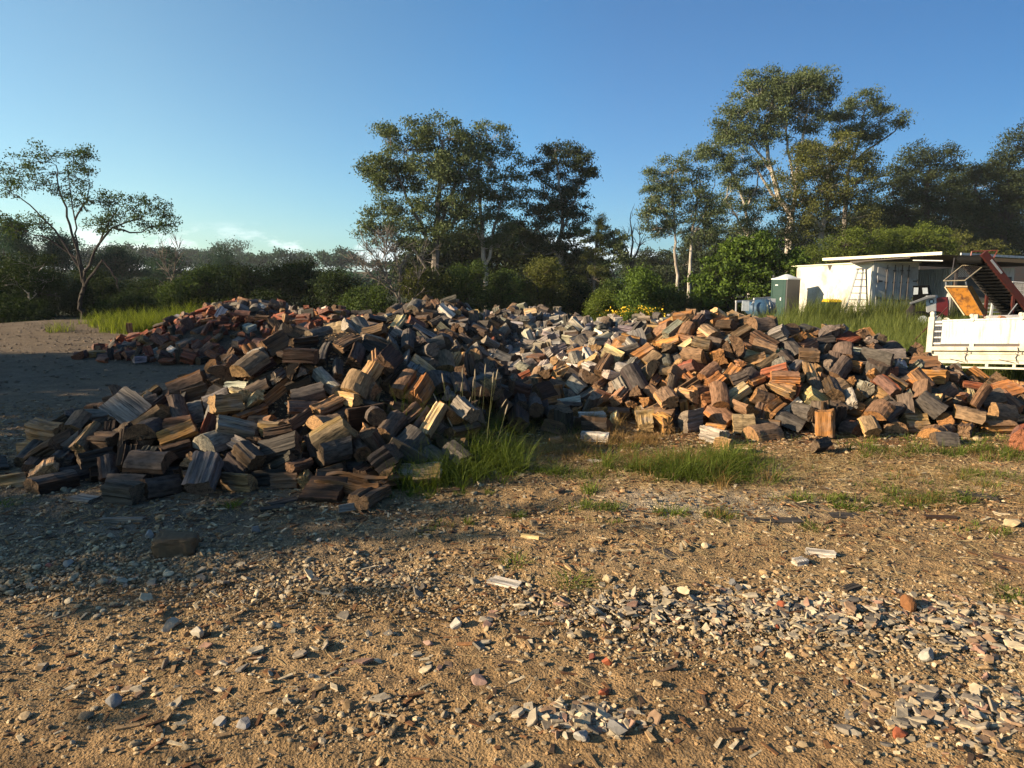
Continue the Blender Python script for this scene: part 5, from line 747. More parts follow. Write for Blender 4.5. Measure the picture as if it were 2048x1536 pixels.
2794,-564,1781,86,-49,-12,30,6,2799,-848,2153,15,-42,-48,40,8,2801,-482,2007,24,-16,-6,84,6,2816,-649,2092,47,74,-9,-33,6,2822,-844,1989,57,-50,-70,36,6,2852,-722,2070,47,20,24,40,3,
2883,-537,2030,42,-85,-48,-15,6,4003,39,1937,76,-35,43,-75,0,4018,163,1865,64,-13,-45,-85,0,4024,240,1509,59,25,36,66,0,4030,41,2127,5,43,-56,-45,0,4042,523,1699,39,31,29,64,3,
4093,313,1551,48,8,-11,58,0,4098,329,1844,50,24,15,36,0,4106,230,1318,60,-16,-73,58,1,4127,-13,1097,10,-40,60,-57,0,4129,387,1541,48,-35,-53,47,8,4135,131,1739,68,71,-8,-29,1,
4137,35,1112,13,-72,-30,6,8,4152,70,1138,23,-57,-34,21,0,4154,276,1757,57,19,-74,-63,8,4176,217,1825,50,17,5,25,8,4218,432,1825,48,94,29,-11,0,4231,47,1739,85,34,21,71,0,
4243,239,1742,52,-30,-30,75,0,4248,202,1590,55,-78,12,-6,0,4249,608,1695,21,12,75,-53,0,4273,388,1880,39,65,1,-2,0,4303,528,1621,34,20,2,-49,0,4320,131,1199,44,-32,53,-56,8,
4337,642,1832,4,18,-67,-68,0,4359,-33,1863,85,-12,5,86,0,4373,143,1808,72,-77,27,-1,0,4389,437,1941,19,-4,-31,-88,4,4427,173,2101,6,34,3,7,0,4450,471,1871,31,-80,12,2,0,
4451,101,1731,73,54,76,32,0,4474,336,1481,41,-18,70,66,0,4478,91,1826,92,-1,-5,-75,0,4490,224,1476,71,34,-54,-57,8,4497,124,1548,60,77,31,19,1,4514,171,1213,47,77,4,4,8,
4515,440,1716,68,-10,-1,-91,0,4556,-93,1545,17,61,-14,-67,0,4576,214,1660,51,-50,-39,-72,8,4601,443,1903,28,75,46,8,0,4608,122,1669,60,9,-17,-25,0,4611,36,1478,52,-53,20,-47,0,
4621,162,1760,62,-20,-86,35,0,4628,423,1797,58,33,-92,-4,0,4629,417,1913,27,62,34,14,0,4637,56,2068,31,-64,-46,50,0,4644,-59,1322,26,77,-48,-2,0,4651,375,1692,76,-34,-51,61,0,
4655,202,1050,13,-14,-10,37,0,4660,307,1102,17,63,21,55,0,4678,13,1904,85,-36,0,20,0,4679,493,1781,49,40,-9,-50,8,4703,470,1618,49,-29,-62,56,1,4707,264,1109,19,47,32,60,8,
4728,81,2108,17,-33,-25,79,8,4739,299,1564,53,-60,-19,-69,0,4794,327,1610,61,-45,16,-26,8,4811,87,1562,59,-77,29,-44,0,4826,597,1531,14,81,28,-4,0,4855,441,1865,43,39,-84,-29,4,
4921,564,1664,28,70,-70,-2,0,4947,-30,2078,20,42,-81,-24,8,4948,104,2023,44,6,20,33,8,4957,256,1512,60,-2,-3,-63,8,4975,371,1869,42,31,51,52,8,4996,-40,1181,15,-1,-97,-12,8,
5001,180,1426,77,80,46,12,8,5016,6,1129,8,-46,-54,40,8,5019,218,1875,49,-3,86,8,8,5048,9,1462,49,-69,3,-28,8,5054,501,1903,23,40,52,24,0,5066,504,1700,47,-50,-64,46,0,
5067,-79,1533,23,2,92,-32,8,5071,276,1412,58,0,-33,-85,8,5092,-22,2100,17,-28,-49,79,0,5096,22,1039,8,-24,-17,51,8,5138,529,1761,37,62,-74,-12,0,5145,498,1873,30,28,48,46,0,
5155,208,1959,42,76,46,-12,0,5157,283,1008,7,-24,-64,67,1,5158,312,1055,9,-1,-68,72,4,5171,387,1917,39,-86,-37,-31,0,5178,160,1731,58,33,-48,-66,8,5203,73,2071,34,59,-62,-39,0,
5209,387,1595,57,6,-79,59,0,5240,575,1828,22,-54,-53,1,0,5264,206,1897,48,-59,-52,47,2,6032,294,1186,17,69,-3,55,3,6100,123,889,18,-71,-26,-16,3,6109,558,799,4,51,51,50,5,
6130,534,817,13,76,1,-22,3,6145,330,1004,95,-77,38,-9,5,6164,378,1122,26,-37,9,60,4,6185,317,1101,54,25,59,42,4,6212,144,1047,46,-60,-36,26,7,6217,519,1058,14,-17,3,-16,3,
6233,214,923,75,43,-6,49,3,6258,472,806,20,57,60,54,2,6266,117,907,26,-59,-43,33,7,6291,224,1009,97,41,83,16,0,6305,463,983,66,-56,36,-65,3,6323,387,874,55,-40,83,-35,4,
6328,226,823,18,47,38,65,5,6332,64,917,13,-42,21,-81,3,6368,382,900,68,-54,35,-30,3,6380,191,889,48,63,-24,-39,7,6384,157,900,40,82,-38,-23,0,6401,462,859,58,35,-3,1,3,
6404,581,806,11,11,-11,-4,1,6412,250,830,31,4,65,-75,1,6421,409,818,20,5,88,-45,5,6438,264,1036,112,27,66,44,5,6446,570,880,34,42,-60,66,4,6469,583,817,15,-3,81,56,3,
6479,351,852,51,35,-70,-47,3,6519,525,854,43,-93,3,3,7,6533,398,978,83,5,-64,75,5,6629,356,1125,28,-9,-82,-47,5,6657,314,1130,45,81,57,2,3,6665,186,806,21,64,41,-5,4,
6693,72,948,23,-71,6,-45,3,6695,389,817,35,33,29,7,3,6734,607,825,17,-20,-36,84,3,6744,125,919,41,15,54,80,4,6762,357,966,98,41,-26,-67,5,6798,109,1024,47,-72,31,-38,4,
6819,298,1121,48,-1,51,77,2,6880,528,973,64,-12,72,65,4,6890,406,956,82,-91,-30,10,4,6918,121,1067,52,-36,-13,0,0,
]
# ------------------------------------------------------------------ ground: one sheet to the horizon
TH = [.31,.23,.23,.31]
def rise(x, y):
    H = 0*x
    for hs, th in zip(HEAPS, TH): H = np.maximum(H, np.clip(heap_of(hs, x, y)-th, 0, 9))
    return H
def ground_z(x, y):
    r = np.hypot(x, y)
    z = .10*(fbm(x, y, 5.0, 3, 3)-.5)*np.clip((r-3)/6, 0, 1)+.05*(fbm(x, y, 1.6, 3, 5)-.5)
    # a low bank of earth at the far side of the yard and a gentle rise under the distant woodland
    z = z+.35*np.exp(-((x+15)**2/30+(y-25)**2/14))+7.0*np.clip((r-120)/160, 0, 1)**2
    return z
th_f = np.linspace(-46, 46, 460); th_b = np.concatenate([np.linspace(47, 180, 40), np.linspace(-180, -47, 41)[1:]])
ths = np.radians(np.sort(np.concatenate([th_f, th_b[:-0 or None]])))
ths = np.unique(np.round(ths, 6))[:-1] if abs(ths[-1]-ths[0]-2*math.pi) < 1e-3 else ths
rs = [0.15,.5,.9,1.2,1.5]
while rs[-1] < 24: rs.append(rs[-1]*1.0056)
while rs[-1] < 400: rs.append(rs[-1]*1.05)
rs = np.array(rs); TT, RR = np.meshgrid(ths, rs)
gx, gy = RR*np.sin(TT), RR*np.cos(TT)
nearw = np.clip(1-(RR-9)/6, 0, 1)
rough = .034*(fbm(gx, gy, .22, 4, 11)-.5)+.022*(fbm(gx, gy, .07, 2, 15)-.5)
gz = ground_z(gx, gy)+rise(gx, gy)+rough*nearw
# tyre ruts crossing the yard
def rut(x, y, c, ang, wd):
    u = -x*math.sin(ang)+y*math.cos(ang)-c+.12*(fbm(x, y, 2.5, 2, 21)-.5)
    return np.exp(-(u/wd)**2)
gz = gz-.020*nearw*(rut(gx, gy, 3.2, -.12, .12)+rut(gx, gy, 4.75, .05, .13))
def ell(x, y, px, py, rx, ry):
    c = G(px, py); return np.clip(1.25-np.hypot((x-c[0])/rx, (y-c[1])/ry), 0, 1)
def lerp(a, b, f): return a+(np.array(b)-a)*f[..., None]
C = np.zeros(gx.shape+(3,))+np.array((.342,.226,.112))
C = lerp(C, (.235,.145,.070), np.clip(fbm(gx, gy, 1.3, 4, 31)*2.6-1.05, 0, 1))
C = lerp(C, (.36,.255,.14), np.clip(fbm(gx, gy, .9, 3, 37)*2.8-1.5, 0, .8))
C = lerp(C, (.40,.34,.25), np.clip(ell(gx, gy, 1440, 1010, .9, .45)*fbm(gx, gy, .3, 3, 40)*1.9, 0, .9))
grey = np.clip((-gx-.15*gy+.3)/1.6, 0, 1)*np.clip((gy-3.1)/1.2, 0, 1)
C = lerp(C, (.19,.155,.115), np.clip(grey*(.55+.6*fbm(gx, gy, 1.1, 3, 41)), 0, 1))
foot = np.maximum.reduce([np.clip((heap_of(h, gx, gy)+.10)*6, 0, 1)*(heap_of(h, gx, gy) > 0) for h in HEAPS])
mulch = np.clip(ell(gx, gy, 1600, 875, 2.9, 1.0)*1.5, 0, 1)*fbm(gx, gy, .4, 3, 44)*1.5
C = lerp(C, (.125,.060,.028), np.clip(mulch, 0, .9))
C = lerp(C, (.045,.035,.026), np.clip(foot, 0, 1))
C = lerp(C, (.115,.088,.062), np.clip((gy-7)/6, 0, 1)*np.clip((-gx-2)/3, 0, .85)*(.6+.5*fbm(gx, gy, 1.5, 3, 47)))
C = lerp(C, (.12,.105,.05), np.clip((gy-16)/6, 0, 1)*np.clip((gx-2)/4, 0, .8))
far = np.clip((RR-34)/12, 0, 1); C = lerp(C, (.045,.055,.025), far)
nR, nT = gx.shape; I = np.arange(nR*nT).reshape(nR, nT)
A = I[:-1]; B = I[1:]
q = np.stack([A, np.roll(A, -1, 1), np.roll(B, -1, 1), B], -1).reshape(-1, 4)[:, ::-1]
ctr = len(gx.ravel()); tri = np.stack([np.roll(I[0], -1), I[0], np.full(nT, ctr)], -1)[:, ::-1]
Vg = np.vstack([np.stack([gx, gy, gz], -1).reshape(-1, 3), [[0,0,0]]])
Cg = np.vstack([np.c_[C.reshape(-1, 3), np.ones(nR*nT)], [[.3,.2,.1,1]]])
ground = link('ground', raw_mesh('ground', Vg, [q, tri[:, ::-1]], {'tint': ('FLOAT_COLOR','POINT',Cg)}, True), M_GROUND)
tag(ground, 'bare ochre earth of the yard with tyre ruts', kind='structure')
def gh(x, y): return float(ground_z(np.array(float(x)), np.array(float(y)))+rise(np.array(float(x)), np.array(float(y))))

# ------------------------------------------------------------------ split logs
ORD = ['first','second','third','fourth','fifth','sixth','seventh','eighth','ninth','tenth','eleventh','twelfth','thirteenth','fourteenth','fifteenth','sixteenth','seventeenth','eighteenth','nineteenth','twentieth']
def ordinal(i):
    if i < 20: return ORD[i]
    tens = ['twenty','thirty','forty','fifty','sixty','seventy','eighty','ninety'][(i+1)//10-2]; r = (i+1) % 10
    return tens+'-'+ORD[r-1] if r else tens[:-1]+'ieth'
KN = ['half-round','wedge-split','quartered','slab-cut','small round','thick-split']
HN = [('near dark heap','the tall seeding grass'),('brick red heap','the bright grass bank'),('grey heap','the round flowering bush'),('orange-brown heap','the white truck tray')]
LD = np.array(LOGDATA).reshape(-1, 8)      # seed, x, y, z in cm, rotation, colour of each log, largest in view first
SEED = LD[:,0]; POS = LD[:,1:4]/100.0; PALI = LD[:,7]
qv = LD[:,4:7]/99.0; QUA = np.c_[np.sqrt(np.clip(1-(qv**2).sum(1), 0, 1)), qv]
LPX = project(POS.T)[0]
def log_arrays(seed, q, pos, pal, detail):
    v, f, part, lco, kind, L, _ = log_shape(seed, 9 if detail else 5, detail)
    q = Quaternion([float(c) for c in q]).normalized(); M = np.array(q.to_matrix())
    R = np.random.RandomState(seed+3); tint = np.array(PAL[pal])*R.uniform(.72,1.22)*(1+R.normal(0,.05,3))
    return v@M.T, f, part, lco+R.uniform(0,9,3)*[1,0,0], kind, tint
def polys(f):
    return [np.array([x for x in f if len(x) == 4]), np.array([x for x in f if len(x) == 3])]
def part_sorted(f, part): return np.array([p for x, p in zip(f, part) if len(x) == 4]+[p for x, p in zip(f, part) if len(x) == 3], float)
NIND = 290
logs = []
for i in range(NIND):
    v, f, part, lco, kind, tint = log_arrays(int(SEED[i]), QUA[i], POS[i], int(PALI[i]), True)
    me = raw_mesh('firewood_log', v, polys(f), {'tint': ('FLOAT_COLOR','POINT',np.tile(np.r_[tint,1],(len(v),1))), 'lco': ('FLOAT_VECTOR','POINT',lco), 'part': ('FLOAT','FACE',part_sorted(f, part))}, True)
    me.set_sharp_from_angle(angle=math.radians(15))
    o = link('firewood_log', me, M_LOG, None, POS[i])
    h = int(SEED[i])//2000; x, y, z = POS[i]
    hf = z/max(.45, 1.3)
    top = float(heap_of(HEAPS[h], np.array(x), np.array(y)))
    row = 'foot' if z < .16 else 'lower slope' if z < .45 else 'upper slope' if z < .95 else 'crest'
    logs.append([o, h, PALN[int(PALI[i])], KN[kind], row, LPX[i], i])
GN = ['firewood logs heaped in the near dark heap','firewood logs in the brick red heap','firewood logs in the grey heap','firewood logs in the orange-brown heap']
from collections import defaultdict
def name_group(rows, make):
    """rows: [obj, key..., px]; equal keys are told apart by counting along the heap from a landmark"""
    by = defaultdict(list)
    for r in rows: by[tuple(r[1:5])].append(r)
    for k, rs_ in by.items():
        rs_.sort(key=lambda r: r[5]); make(k, rs_)
def lab_logs(k, rs_):
    h, col, kind, row = k; hn, lm = HN[h]
    if h in (0, 2, 3): rs_ = rs_[::-1]
    for j, r in enumerate(rs_):
        base = f'{col} {kind} log'
        if len(rs_) == 1: lab = f'only {base} on the {row} of the {hn}'
        else: lab = f'{ordinal(j)} {base} from {lm}, {hn} {row}'
        tag(r[0], lab, 'firewood log', GN[h])
name_group(logs, lab_logs)
# the rest of the heaps, past three hundred logs: one mass
VV = []; F4 = []; F3 = []; P4 = []; P3 = []; T_ = []; Lc = []; n0 = 0
for i in range(NIND, len(SEED)):
    v, f, part, lco, kind, tint = log_arrays(int(SEED[i]), QUA[i], POS[i], int(PALI[i]), i < 700)
    VV.append(v+POS[i]); T_.append(np.tile(np.r_[tint,1],(len(v),1))); Lc.append(lco)
    for x, p in zip(f, part):
        if len(x) == 4: F4.append([c+n0 for c in x]); P4.append(p)
        else: F3.append([c+n0 for c in x]); P3.append(p)
    n0 += len(v)
me = raw_mesh('firewood', np.vstack(VV), [np.array(F4), np.array(F3)], {'tint': ('FLOAT_COLOR','POINT',np.vstack(T_)), 'lco': ('FLOAT_VECTOR','POINT',np.vstack(Lc)), 'part': ('FLOAT','FACE',np.array(P4+P3, float))}, True)
me.set_sharp_from_angle(angle=math.radians(15))
tag(link('heaped_firewood', me, M_LOG), 'mass of small split logs filling the heaps between the larger ones', 'firewood', kind='stuff')

def loose_log(name, label, cat, px, py, seed, pal, yaw, roll=0.0, scale=(1,1,1), group=None, dz=0.0, pitch=0.0):
    v, f, part, lco, kind, L, _ = log_shape(seed, 12, True)
    v = v*np.array(scale); lco = lco*np.array(scale)
    M = np.array((Matrix.Rotation(yaw, 3, 'Z') @ Matrix.Rotation(pitch, 3, 'Y') @ Matrix.Rotation(roll, 3, 'X')))
    v = v@M.T; c = G(px, py); g = gh(c[0], c[1]); v[:,2] += -v[:,2].min()-.012
    R = np.random.RandomState(seed); tint = np.array(PAL[pal])*R.uniform(.9,1.1)
    me = raw_mesh(name, v, polys(f), {'tint': ('FLOAT_COLOR','POINT',np.tile(np.r_[tint,1],(len(v),1))), 'lco': ('FLOAT_VECTOR','POINT',lco), 'part': ('FLOAT','FACE',part_sorted(f, part))}, True)
    me.set_sharp_from_angle(angle=math.radians(15))
    return tag(link(name, me, M_LOG, None, (c[0], c[1], g+dz)), label, cat, group)
LG = 'loose logs lying on the ground'
SD = {}
for s in range(9000, 9400):
    r_ = log_shape(s); SD.setdefault(r_[4], []).append((s, r_[5]))
def pick(kind, lo, n=0): c = [s for s, L in SD[kind] if L > lo]; return c[n % len(c)]
loose_log('firewood_log', 'tan split log lying alone with a long shadow beyond the green tuft', 'firewood log', 1447, 906, pick(5,.25,3), 4, -.7, .4, (.62,1.1,1.1), LG)
loose_log('firewood_log', 'short charcoal chunk lying alone on straw before the orange-brown heap', 'firewood log', 1642, 905, pick(1,.26), 1, .6, .2, (.75,.8,.8), LG)
loose_log('firewood_log', 'cream-topped slab log standing at the foot of the tall seeding grass', 'firewood log', 840, 962, pick(3,.3), 8, .05, .1, (1.0,1.0,1.1), LG)
loose_log('firewood_log', 'bleached thick log in the dry weeds near the heap gap', 'firewood log', 1183, 842, pick(5,.3,1), 8, .2, .3, (1,.9,.7), LG)
loose_log('firewood_log', 'bleached thin split log sunk in dry brown weeds', 'firewood log', 1190, 880, pick(3,.3,1), 8, -.3, 0, (.9,.8,.7), LG)
loose_log('firewood_log', 'small orange chunk lying in the dry brown weeds', 'firewood log', 1110, 888, pick(1,.25,2), 5, .8, .2, (.6,.7,.7), LG)
loose_log('firewood_log', 'big dark red log at the frame edge beyond the weeds', 'firewood log', 2040, 895, pick(5,.3,2), 6, .9, .3, (1.1,1.1,1.1), LG)
loose_log('firewood_log', 'small grey knob of wood just below the forked log', 'firewood log', 706, 1016, pick(1,.26,4), 0, .5, .3, (.7,.55,.5), LG)
for k, (px, py, pl, yaw, nm) in enumerate([(1385,862,0,.7,'grey split log fallen at the foot of the orange-brown heap by the green tuft'),(1330,850,1,-.2,'charcoal log fallen in front of the heap gap'),(1290,835,8,1.2,'bleached stub leaning in front of the heap gap'),(1710,848,3,.1,'mid brown log fallen on the mulch before the orange-brown heap'),(1905,862,1,.35,'charcoal log in green weeds toward the truck'),(1990,840,3,-.4,'mid brown log fallen below the truck tray'),(165,715,6,.2,'dark red log rolled off the brick red heap onto bare earth'),(205,725,6,-.5,'brick red chip log beside the earth track'),(250,712,1,.9,'charcoal log below the bright grass bank')]):
    loose_log('firewood_log', nm, 'firewood log', px, py, pick([0,1,5][k%3],.26,k), pl, yaw, .3*k, (1,1,1), LG)
# thin boards and offcuts
BG_ = 'thin wood offcuts lying on the ground'
for k, (px, py, Lf, wf, pl, yaw, nm) in enumerate([
  (1552,1047,1.15,.55,1,.03,'dark flat board lying level between the weed tufts'),(1334,1110,.75,.45,1,-1.15,'narrow dark offcut pointing at the long rubble band'),
  (1060,1076,.48,.16,7,-.45,'pale stick alone on bare ochre earth'),(245,1043,1.05,.30,0,.04,'long grey stick in the shade behind the brown boulder'),
  (1688,1035,.75,.8,1,-.1,'flat dark bark slab beside a green weed tuft'),(1010,1170,.75,.55,8,-.5,'splintered white board at the start of the rubble band'),
  (170,1000,.9,.75,0,-.35,'silver grey board lying flat under the near dark heap'),(800,1425,.95,.35,2,1.0,'dark rotten bark strip in gravel'),
  (1640,1112,.62,.35,8,-.35,'bleached splinter above the long rubble band'),(1600,1130,.30,.45,8,.35,'short white chip beside a bleached splinter'),
  (565,1005,.8,.55,1,.8,'charcoal bark slab below the grey end log'),(545,1018,.7,.5,1,.5,'charcoal offcut below the near dark heap'),
  (1955,990,1.0,1.0,1,-.45,'crumpled black bark lying in the weeds'),(1190,922,.5,.4,8,-.15,'white splinter in low green ground cover'),
  (1880,1037,.9,.25,2,-.1,'dark twig-thin offcut among ochre weeds'),(850,1062,.4,.3,1,.4,'small dark chip beside a green sprout'),(770,1140,.45,.35,1,1.1,'dark chip standing near the pebble band'),
  (2025,1122,.7,.35,3,-.8,'brown offcut at the frame edge on bare earth'),(1700,1180,.45,.3,1,.5,'dark strip behind the long rubble band'),
  (900,980,.5,.3,3,.2,'brown splinter at the edge of the tall grass'),(690,985,.6,.4,2,.3,'dark bark shred against the forked log'),(1120,985,.35,.3,3,.9,'brown splinter on gritty earth below the ground cover')]):
    loose_log('wood_offcut', nm, 'wood offcut', px, py, pick(3,.28,k), pl, yaw, 0, (Lf*.82,wf*.85,.22), BG_)
# forked hollow log at the foot of the near heap
def forked():
    t_ = thing('forked_log', 'big golden brown forked log lying hollow-side up at the near heap foot', 'log', np.r_[G(712, 985)[:2], 0.0], LG)
    for nm, a, b, rad, sd in (('trunk_half', G(642,985), G(768,992), .10, 1), ('fork_half', G(745,985), G(800,958), .085, 5)):
        n, m = 26, 22; V = []; lc = []; R = np.random.RandomState(sd)
        rid = R.normal(0, .006, m)
        a_, b_ = Vector(a), Vector(b); ax = (b_-a_); L = ax.length; ax.normalize(); sid = Vector((-ax.y, ax.x, 0))
        for i in range(n):
            s = i/(n-1); c = a_+ax*(L*s)
            for j in range(m):
                ang = math.pi*(.86+1.28*j/(m-1))      # outer shell below, open on top
                rr = rad*(.72+.34*math.sin(math.pi*min(1,s*1.15))+.10*math.sin(8*s+sd))+1.5*rid[j]*(1+.6*math.sin(9*s+j))
                V.append(c+sid*(rr*1.25*math.cos(ang))+Vector((0,0,rad*.92+rr*.9*math.sin(ang)+.012*math.sin(7*s)))); lc.append((L*s, rr*math.cos(ang), rr*math.sin(ang)))
            for j in range(m):
                u = 1-2*j/(m-1); dip = .045*(1-u*u)
                V.append(c+sid*(-rad*1.15*u*-1)+Vector((0,0,rad*.55-dip+.4*rid[j]+.05*abs(u)**2*math.sin(4*s+1)))); lc.append((L*s, u*rad, .2+rid[j]))
        k = 2*m; F = []; P = []
        for i in range(n-1):
            for j in range(k): F.append((i*k+j, i*k+(j+1)%k, (i+1)*k+(j+1)%k, (i+1)*k+j)); P.append(1 if j < m-1 else 0)
        V = np.array([tuple(v) for v in V]); c0, c1 = len(V), len(V)+1
        V = np.vstack([V, V[:k].mean(0), V[-k:].mean(0)]); lc = np.vstack([lc, [0,0,0], [L,0,0]]); F3 = []
        for j in range(k): F3 += [((j+1)%k, j, c0), ((n-1)*k+j, (n-1)*k+(j+1)%k, c1)]
        me = raw_mesh(nm, V-np.array(t_.location), [np.array(F)[:, ::-1], np.array(F3)], {'tint': ('FLOAT_COLOR','POINT',np.tile((.18,.09,.036,1),(len(V),1))), 'lco': ('FLOAT_VECTOR','POINT',lc), 'part': ('FLOAT','FACE',np.array([0]*len(F)+[2]*len(F3), float))}, True)
        me.set_sharp_from_angle(angle=math.radians(28)); link(nm, me, M_LOG, t_)
forked()

# ------------------------------------------------------------------ gravel, rubble and single stones
def ico(sub):
    p = (1+5**.5)/2
    V = [Vector(v).normalized() for v in [(-1,p,0),(1,p,0),(-1,-p,0),(1,-p,0),(0,-1,p),(0,1,p),(0,-1,-p),(0,1,-p),(p,0,-1),(p,0,1),(-p,0,-1),(-p,0,1)]]
    F = [(0,11,5),(0,5,1),(0,1,7),(0,7,10),(0,10,11),(1,5,9),(5,11,4),(11,10,2),(10,7,6),(7,1,8),(3,9,4),(3,4,2),(3,2,6),(3,6,8),(3,8,9),(4,9,5),(2,4,11),(6,2,10),(8,6,7),(9,8,1)]
    for _ in range(sub):
        mid = {}; F2 = []
        def md(a, b):
            k = (min(a,b), max(a,b))
            if k not in mid: V.append(((V[a]+V[b])/2).normalized()); mid[k] = len(V)-1
            return mid[k]
        for a, b, c in F:
            x, y, z = md(a,b), md(b,c), md(c,a); F2 += [(a,x,z),(b,y,x),(c,z,y),(x,y,z)]
        F = F2
    return np.array([tuple(v) for v in V]), np.array(F)
ICO0, ICO1, ICO2, ICO3 = ico(0), ico(1), ico(2), ico(4)
STC = np.array([(.38,.31,.22),(.28,.23,.17),(.46,.39,.29),(.19,.165,.135),(.33,.24,.15),(.53,.47,.38),(.25,.18,.12),(.30,.27,.235)])
def stone_variants(base, n, seed, flat=(.45,.95), jit=.16, facet=False):
    R = np.random.RandomState(seed); out = []
    for _ in range(n):
        v = base[0].copy()
        for k in range(5 if facet else 3):     # chop with planes: broken faces
            d = R.normal(0,1,3); d /= np.linalg.norm(d); h = R.uniform(.45,.8); s = v@d
            v = v-np.clip(s-h, 0, None)[:,None]*d*(.92 if facet else .6)
        v = v*(1+R.normal(0,jit,(len(v),1))*.5)*np.array([1, R.uniform(.55,.95), R.uniform(*flat)*.7])
        out.append(v)
    return out
def scatter(name, label, P, S, col, variants, F, mat, yaw_tilt, seed, smooth=False, cat=None):
    R = np.random.RandomState(seed); n = len(P); nv = len(variants[0])
    vi = R.randint(0, len(variants), n); A = np.stack(variants)[vi]*S[:,None,None]
    yaw = R.uniform(0, 6.283, n); ti = R.normal(0, yaw_tilt, n); ta = R.uniform(0, 6.283, n)
    c, s = np.cos(ti)[:,None], np.sin(ti)[:,None]
    x, y, z = A[...,0], A[...,1], A[...,2]
    y, z = y*c-z*s, y*s+z*c
    c, s = np.cos(yaw)[:,None], np.sin(yaw)[:,None]; x, y = x*c-y*s, x*s+y*c
    V = np.stack([x, y, z], -1)+P[:,None,:]
    Fa = (F[None]+(np.arange(n)*nv)[:,None,None]).reshape(-1, F.shape[1])
    T = np.repeat(np.c_[col, np.ones(n)], nv, 0)
    o = link(name, raw_mesh(name, V.reshape(-1,3), [Fa], {'tint': ('FLOAT_COLOR','POINT',T)}, smooth), mat)
    return tag(o, label, cat, kind='stuff')
# where the stones lie, measured in the photo: (px, py, half width m, half depth m, weight)
GP = [(420,1160,1.5,.28,1.0),(120,1120,1.0,.35,.9),(650,1190,.7,.3,.9),(560,1120,.9,.3,.5),(1400,1230,.75,.26,1.2),(1750,1260,.8,.32,1.2),(1980,1300,.5,.4,1.1),(1130,1210,.35,.2,.8),(1150,1445,.22,.10,1.3),(1240,1310,.5,.1,.8),(1650,1400,.45,.16,.7),(1950,1450,.5,.22,1.1),(1560,1300,.6,.2,.8),(1720,1180,.4,.14,.6),(700,1430,.35,.14,.7),(600,1480,.4,.12,.6),(130,1400,.6,.3,.45),(300,1270,.7,.25,.5),(880,1440,.3,.12,.5),(960,1200,.3,.3,.35)]
def gweight(x, y):
    wv = .12-.085*np.clip((y-4.0)/.8,0,1)*np.clip((x+.4)/.8,0,1)
    for px, py, a, b, k in GP:
        c = G(px, py); wv = wv+k*np.exp(-(((x-c[0])/a)**2+((y-c[1])/b)**2)*1.1)
    return wv*(.35+1.3*fbm(x, y, .35, 3, 61)**1.5)
RG = np.random.RandomState(8)
def sample(n, y0, y1, weight, pad=1.15):
    out = np.zeros((0,2))
    while len(out) < n:
        y = np.sqrt(RG.uniform(y0*y0, y1*y1, n*3)); x = RG.uniform(-pad, pad, n*3)*y
        wv = weight(x, y); k = RG.rand(n*3)*1.3 < wv; out = np.vstack([out, np.c_[x, y][k]])
    return out[:n]
def zat(P): return ground_z(P[:,0], P[:,1])+rise(P[:,0], P[:,1])+.034*(fbm(P[:,0],P[:,1],.22,4,11)-.5)+.022*(fbm(P[:,0],P[:,1],.07,2,15)-.5)
def stcol(n, warm=0.0):
    c = STC[RG.randint(0, len(STC), n)]*RG.uniform(.5,.95,(n,1))*(1.08,1.0,.84); return c*(np.array([1,1-.06*warm,1-.2*warm]))
P = sample(29000, 1.95, 6.8, gweight); S = .0045*np.exp(RG.normal(0,.42,len(P)))*(1+.55*np.clip(P[:,1]-2.5,0,3.5)/1.4)
scatter('gravel', 'fine pale gravel strewn over the yard', np.c_[P, zat(P)+S*.25], S, stcol(len(P),.5), stone_variants(ICO0, 24, 1), ICO0[1], M_STONE, .5, 2, cat='gravel')
P = sample(7000, 1.95, 7.2, lambda x, y: gweight(x, y)-.02); S = .0105*np.exp(RG.normal(0,.38,len(P)))*(1+.25*np.clip(P[:,1]-3,0,3))
scatter('coarse_gravel', 'pale pebbles strewn in bands over the yard', np.c_[P, zat(P)+S*.3], S, stcol(len(P),.4), stone_variants(ICO1, 24, 3, (.3,.8), .2, True), ICO1[1], M_STONE, .4, 4, cat='gravel')
P = sample(22000, 1.95, 9, lambda x, y: .5+0*x); S = .0058*np.exp(RG.normal(0,.5,len(P)))*(1+.2*np.clip(P[:,1]-3,0,6))
scatter('soil_crumbs', 'crumbs of dry ochre earth', np.c_[P, zat(P)+S*.2], S, np.array((.26,.165,.080))*RG.uniform(.45,1.25,(len(P),1)), stone_variants(ICO0, 16, 5), ICO0[1], M_STONE, .5, 6, cat='earth')
P = sample(4200, 8, 24, lambda x, y: 1.2*np.clip((-x-2)/2,0,1)+0*x); S = RG.uniform(.012,.05,len(P))
scatter('earth_clods', 'dark clods of churned earth beside the brick red heap', np.c_[P, zat(P)+S*.1], S, np.array((.17,.13,.09))*RG.uniform(.6,1.3,(len(P),1)), stone_variants(ICO0, 16, 15), ICO0[1], M_STONE, .4, 16)
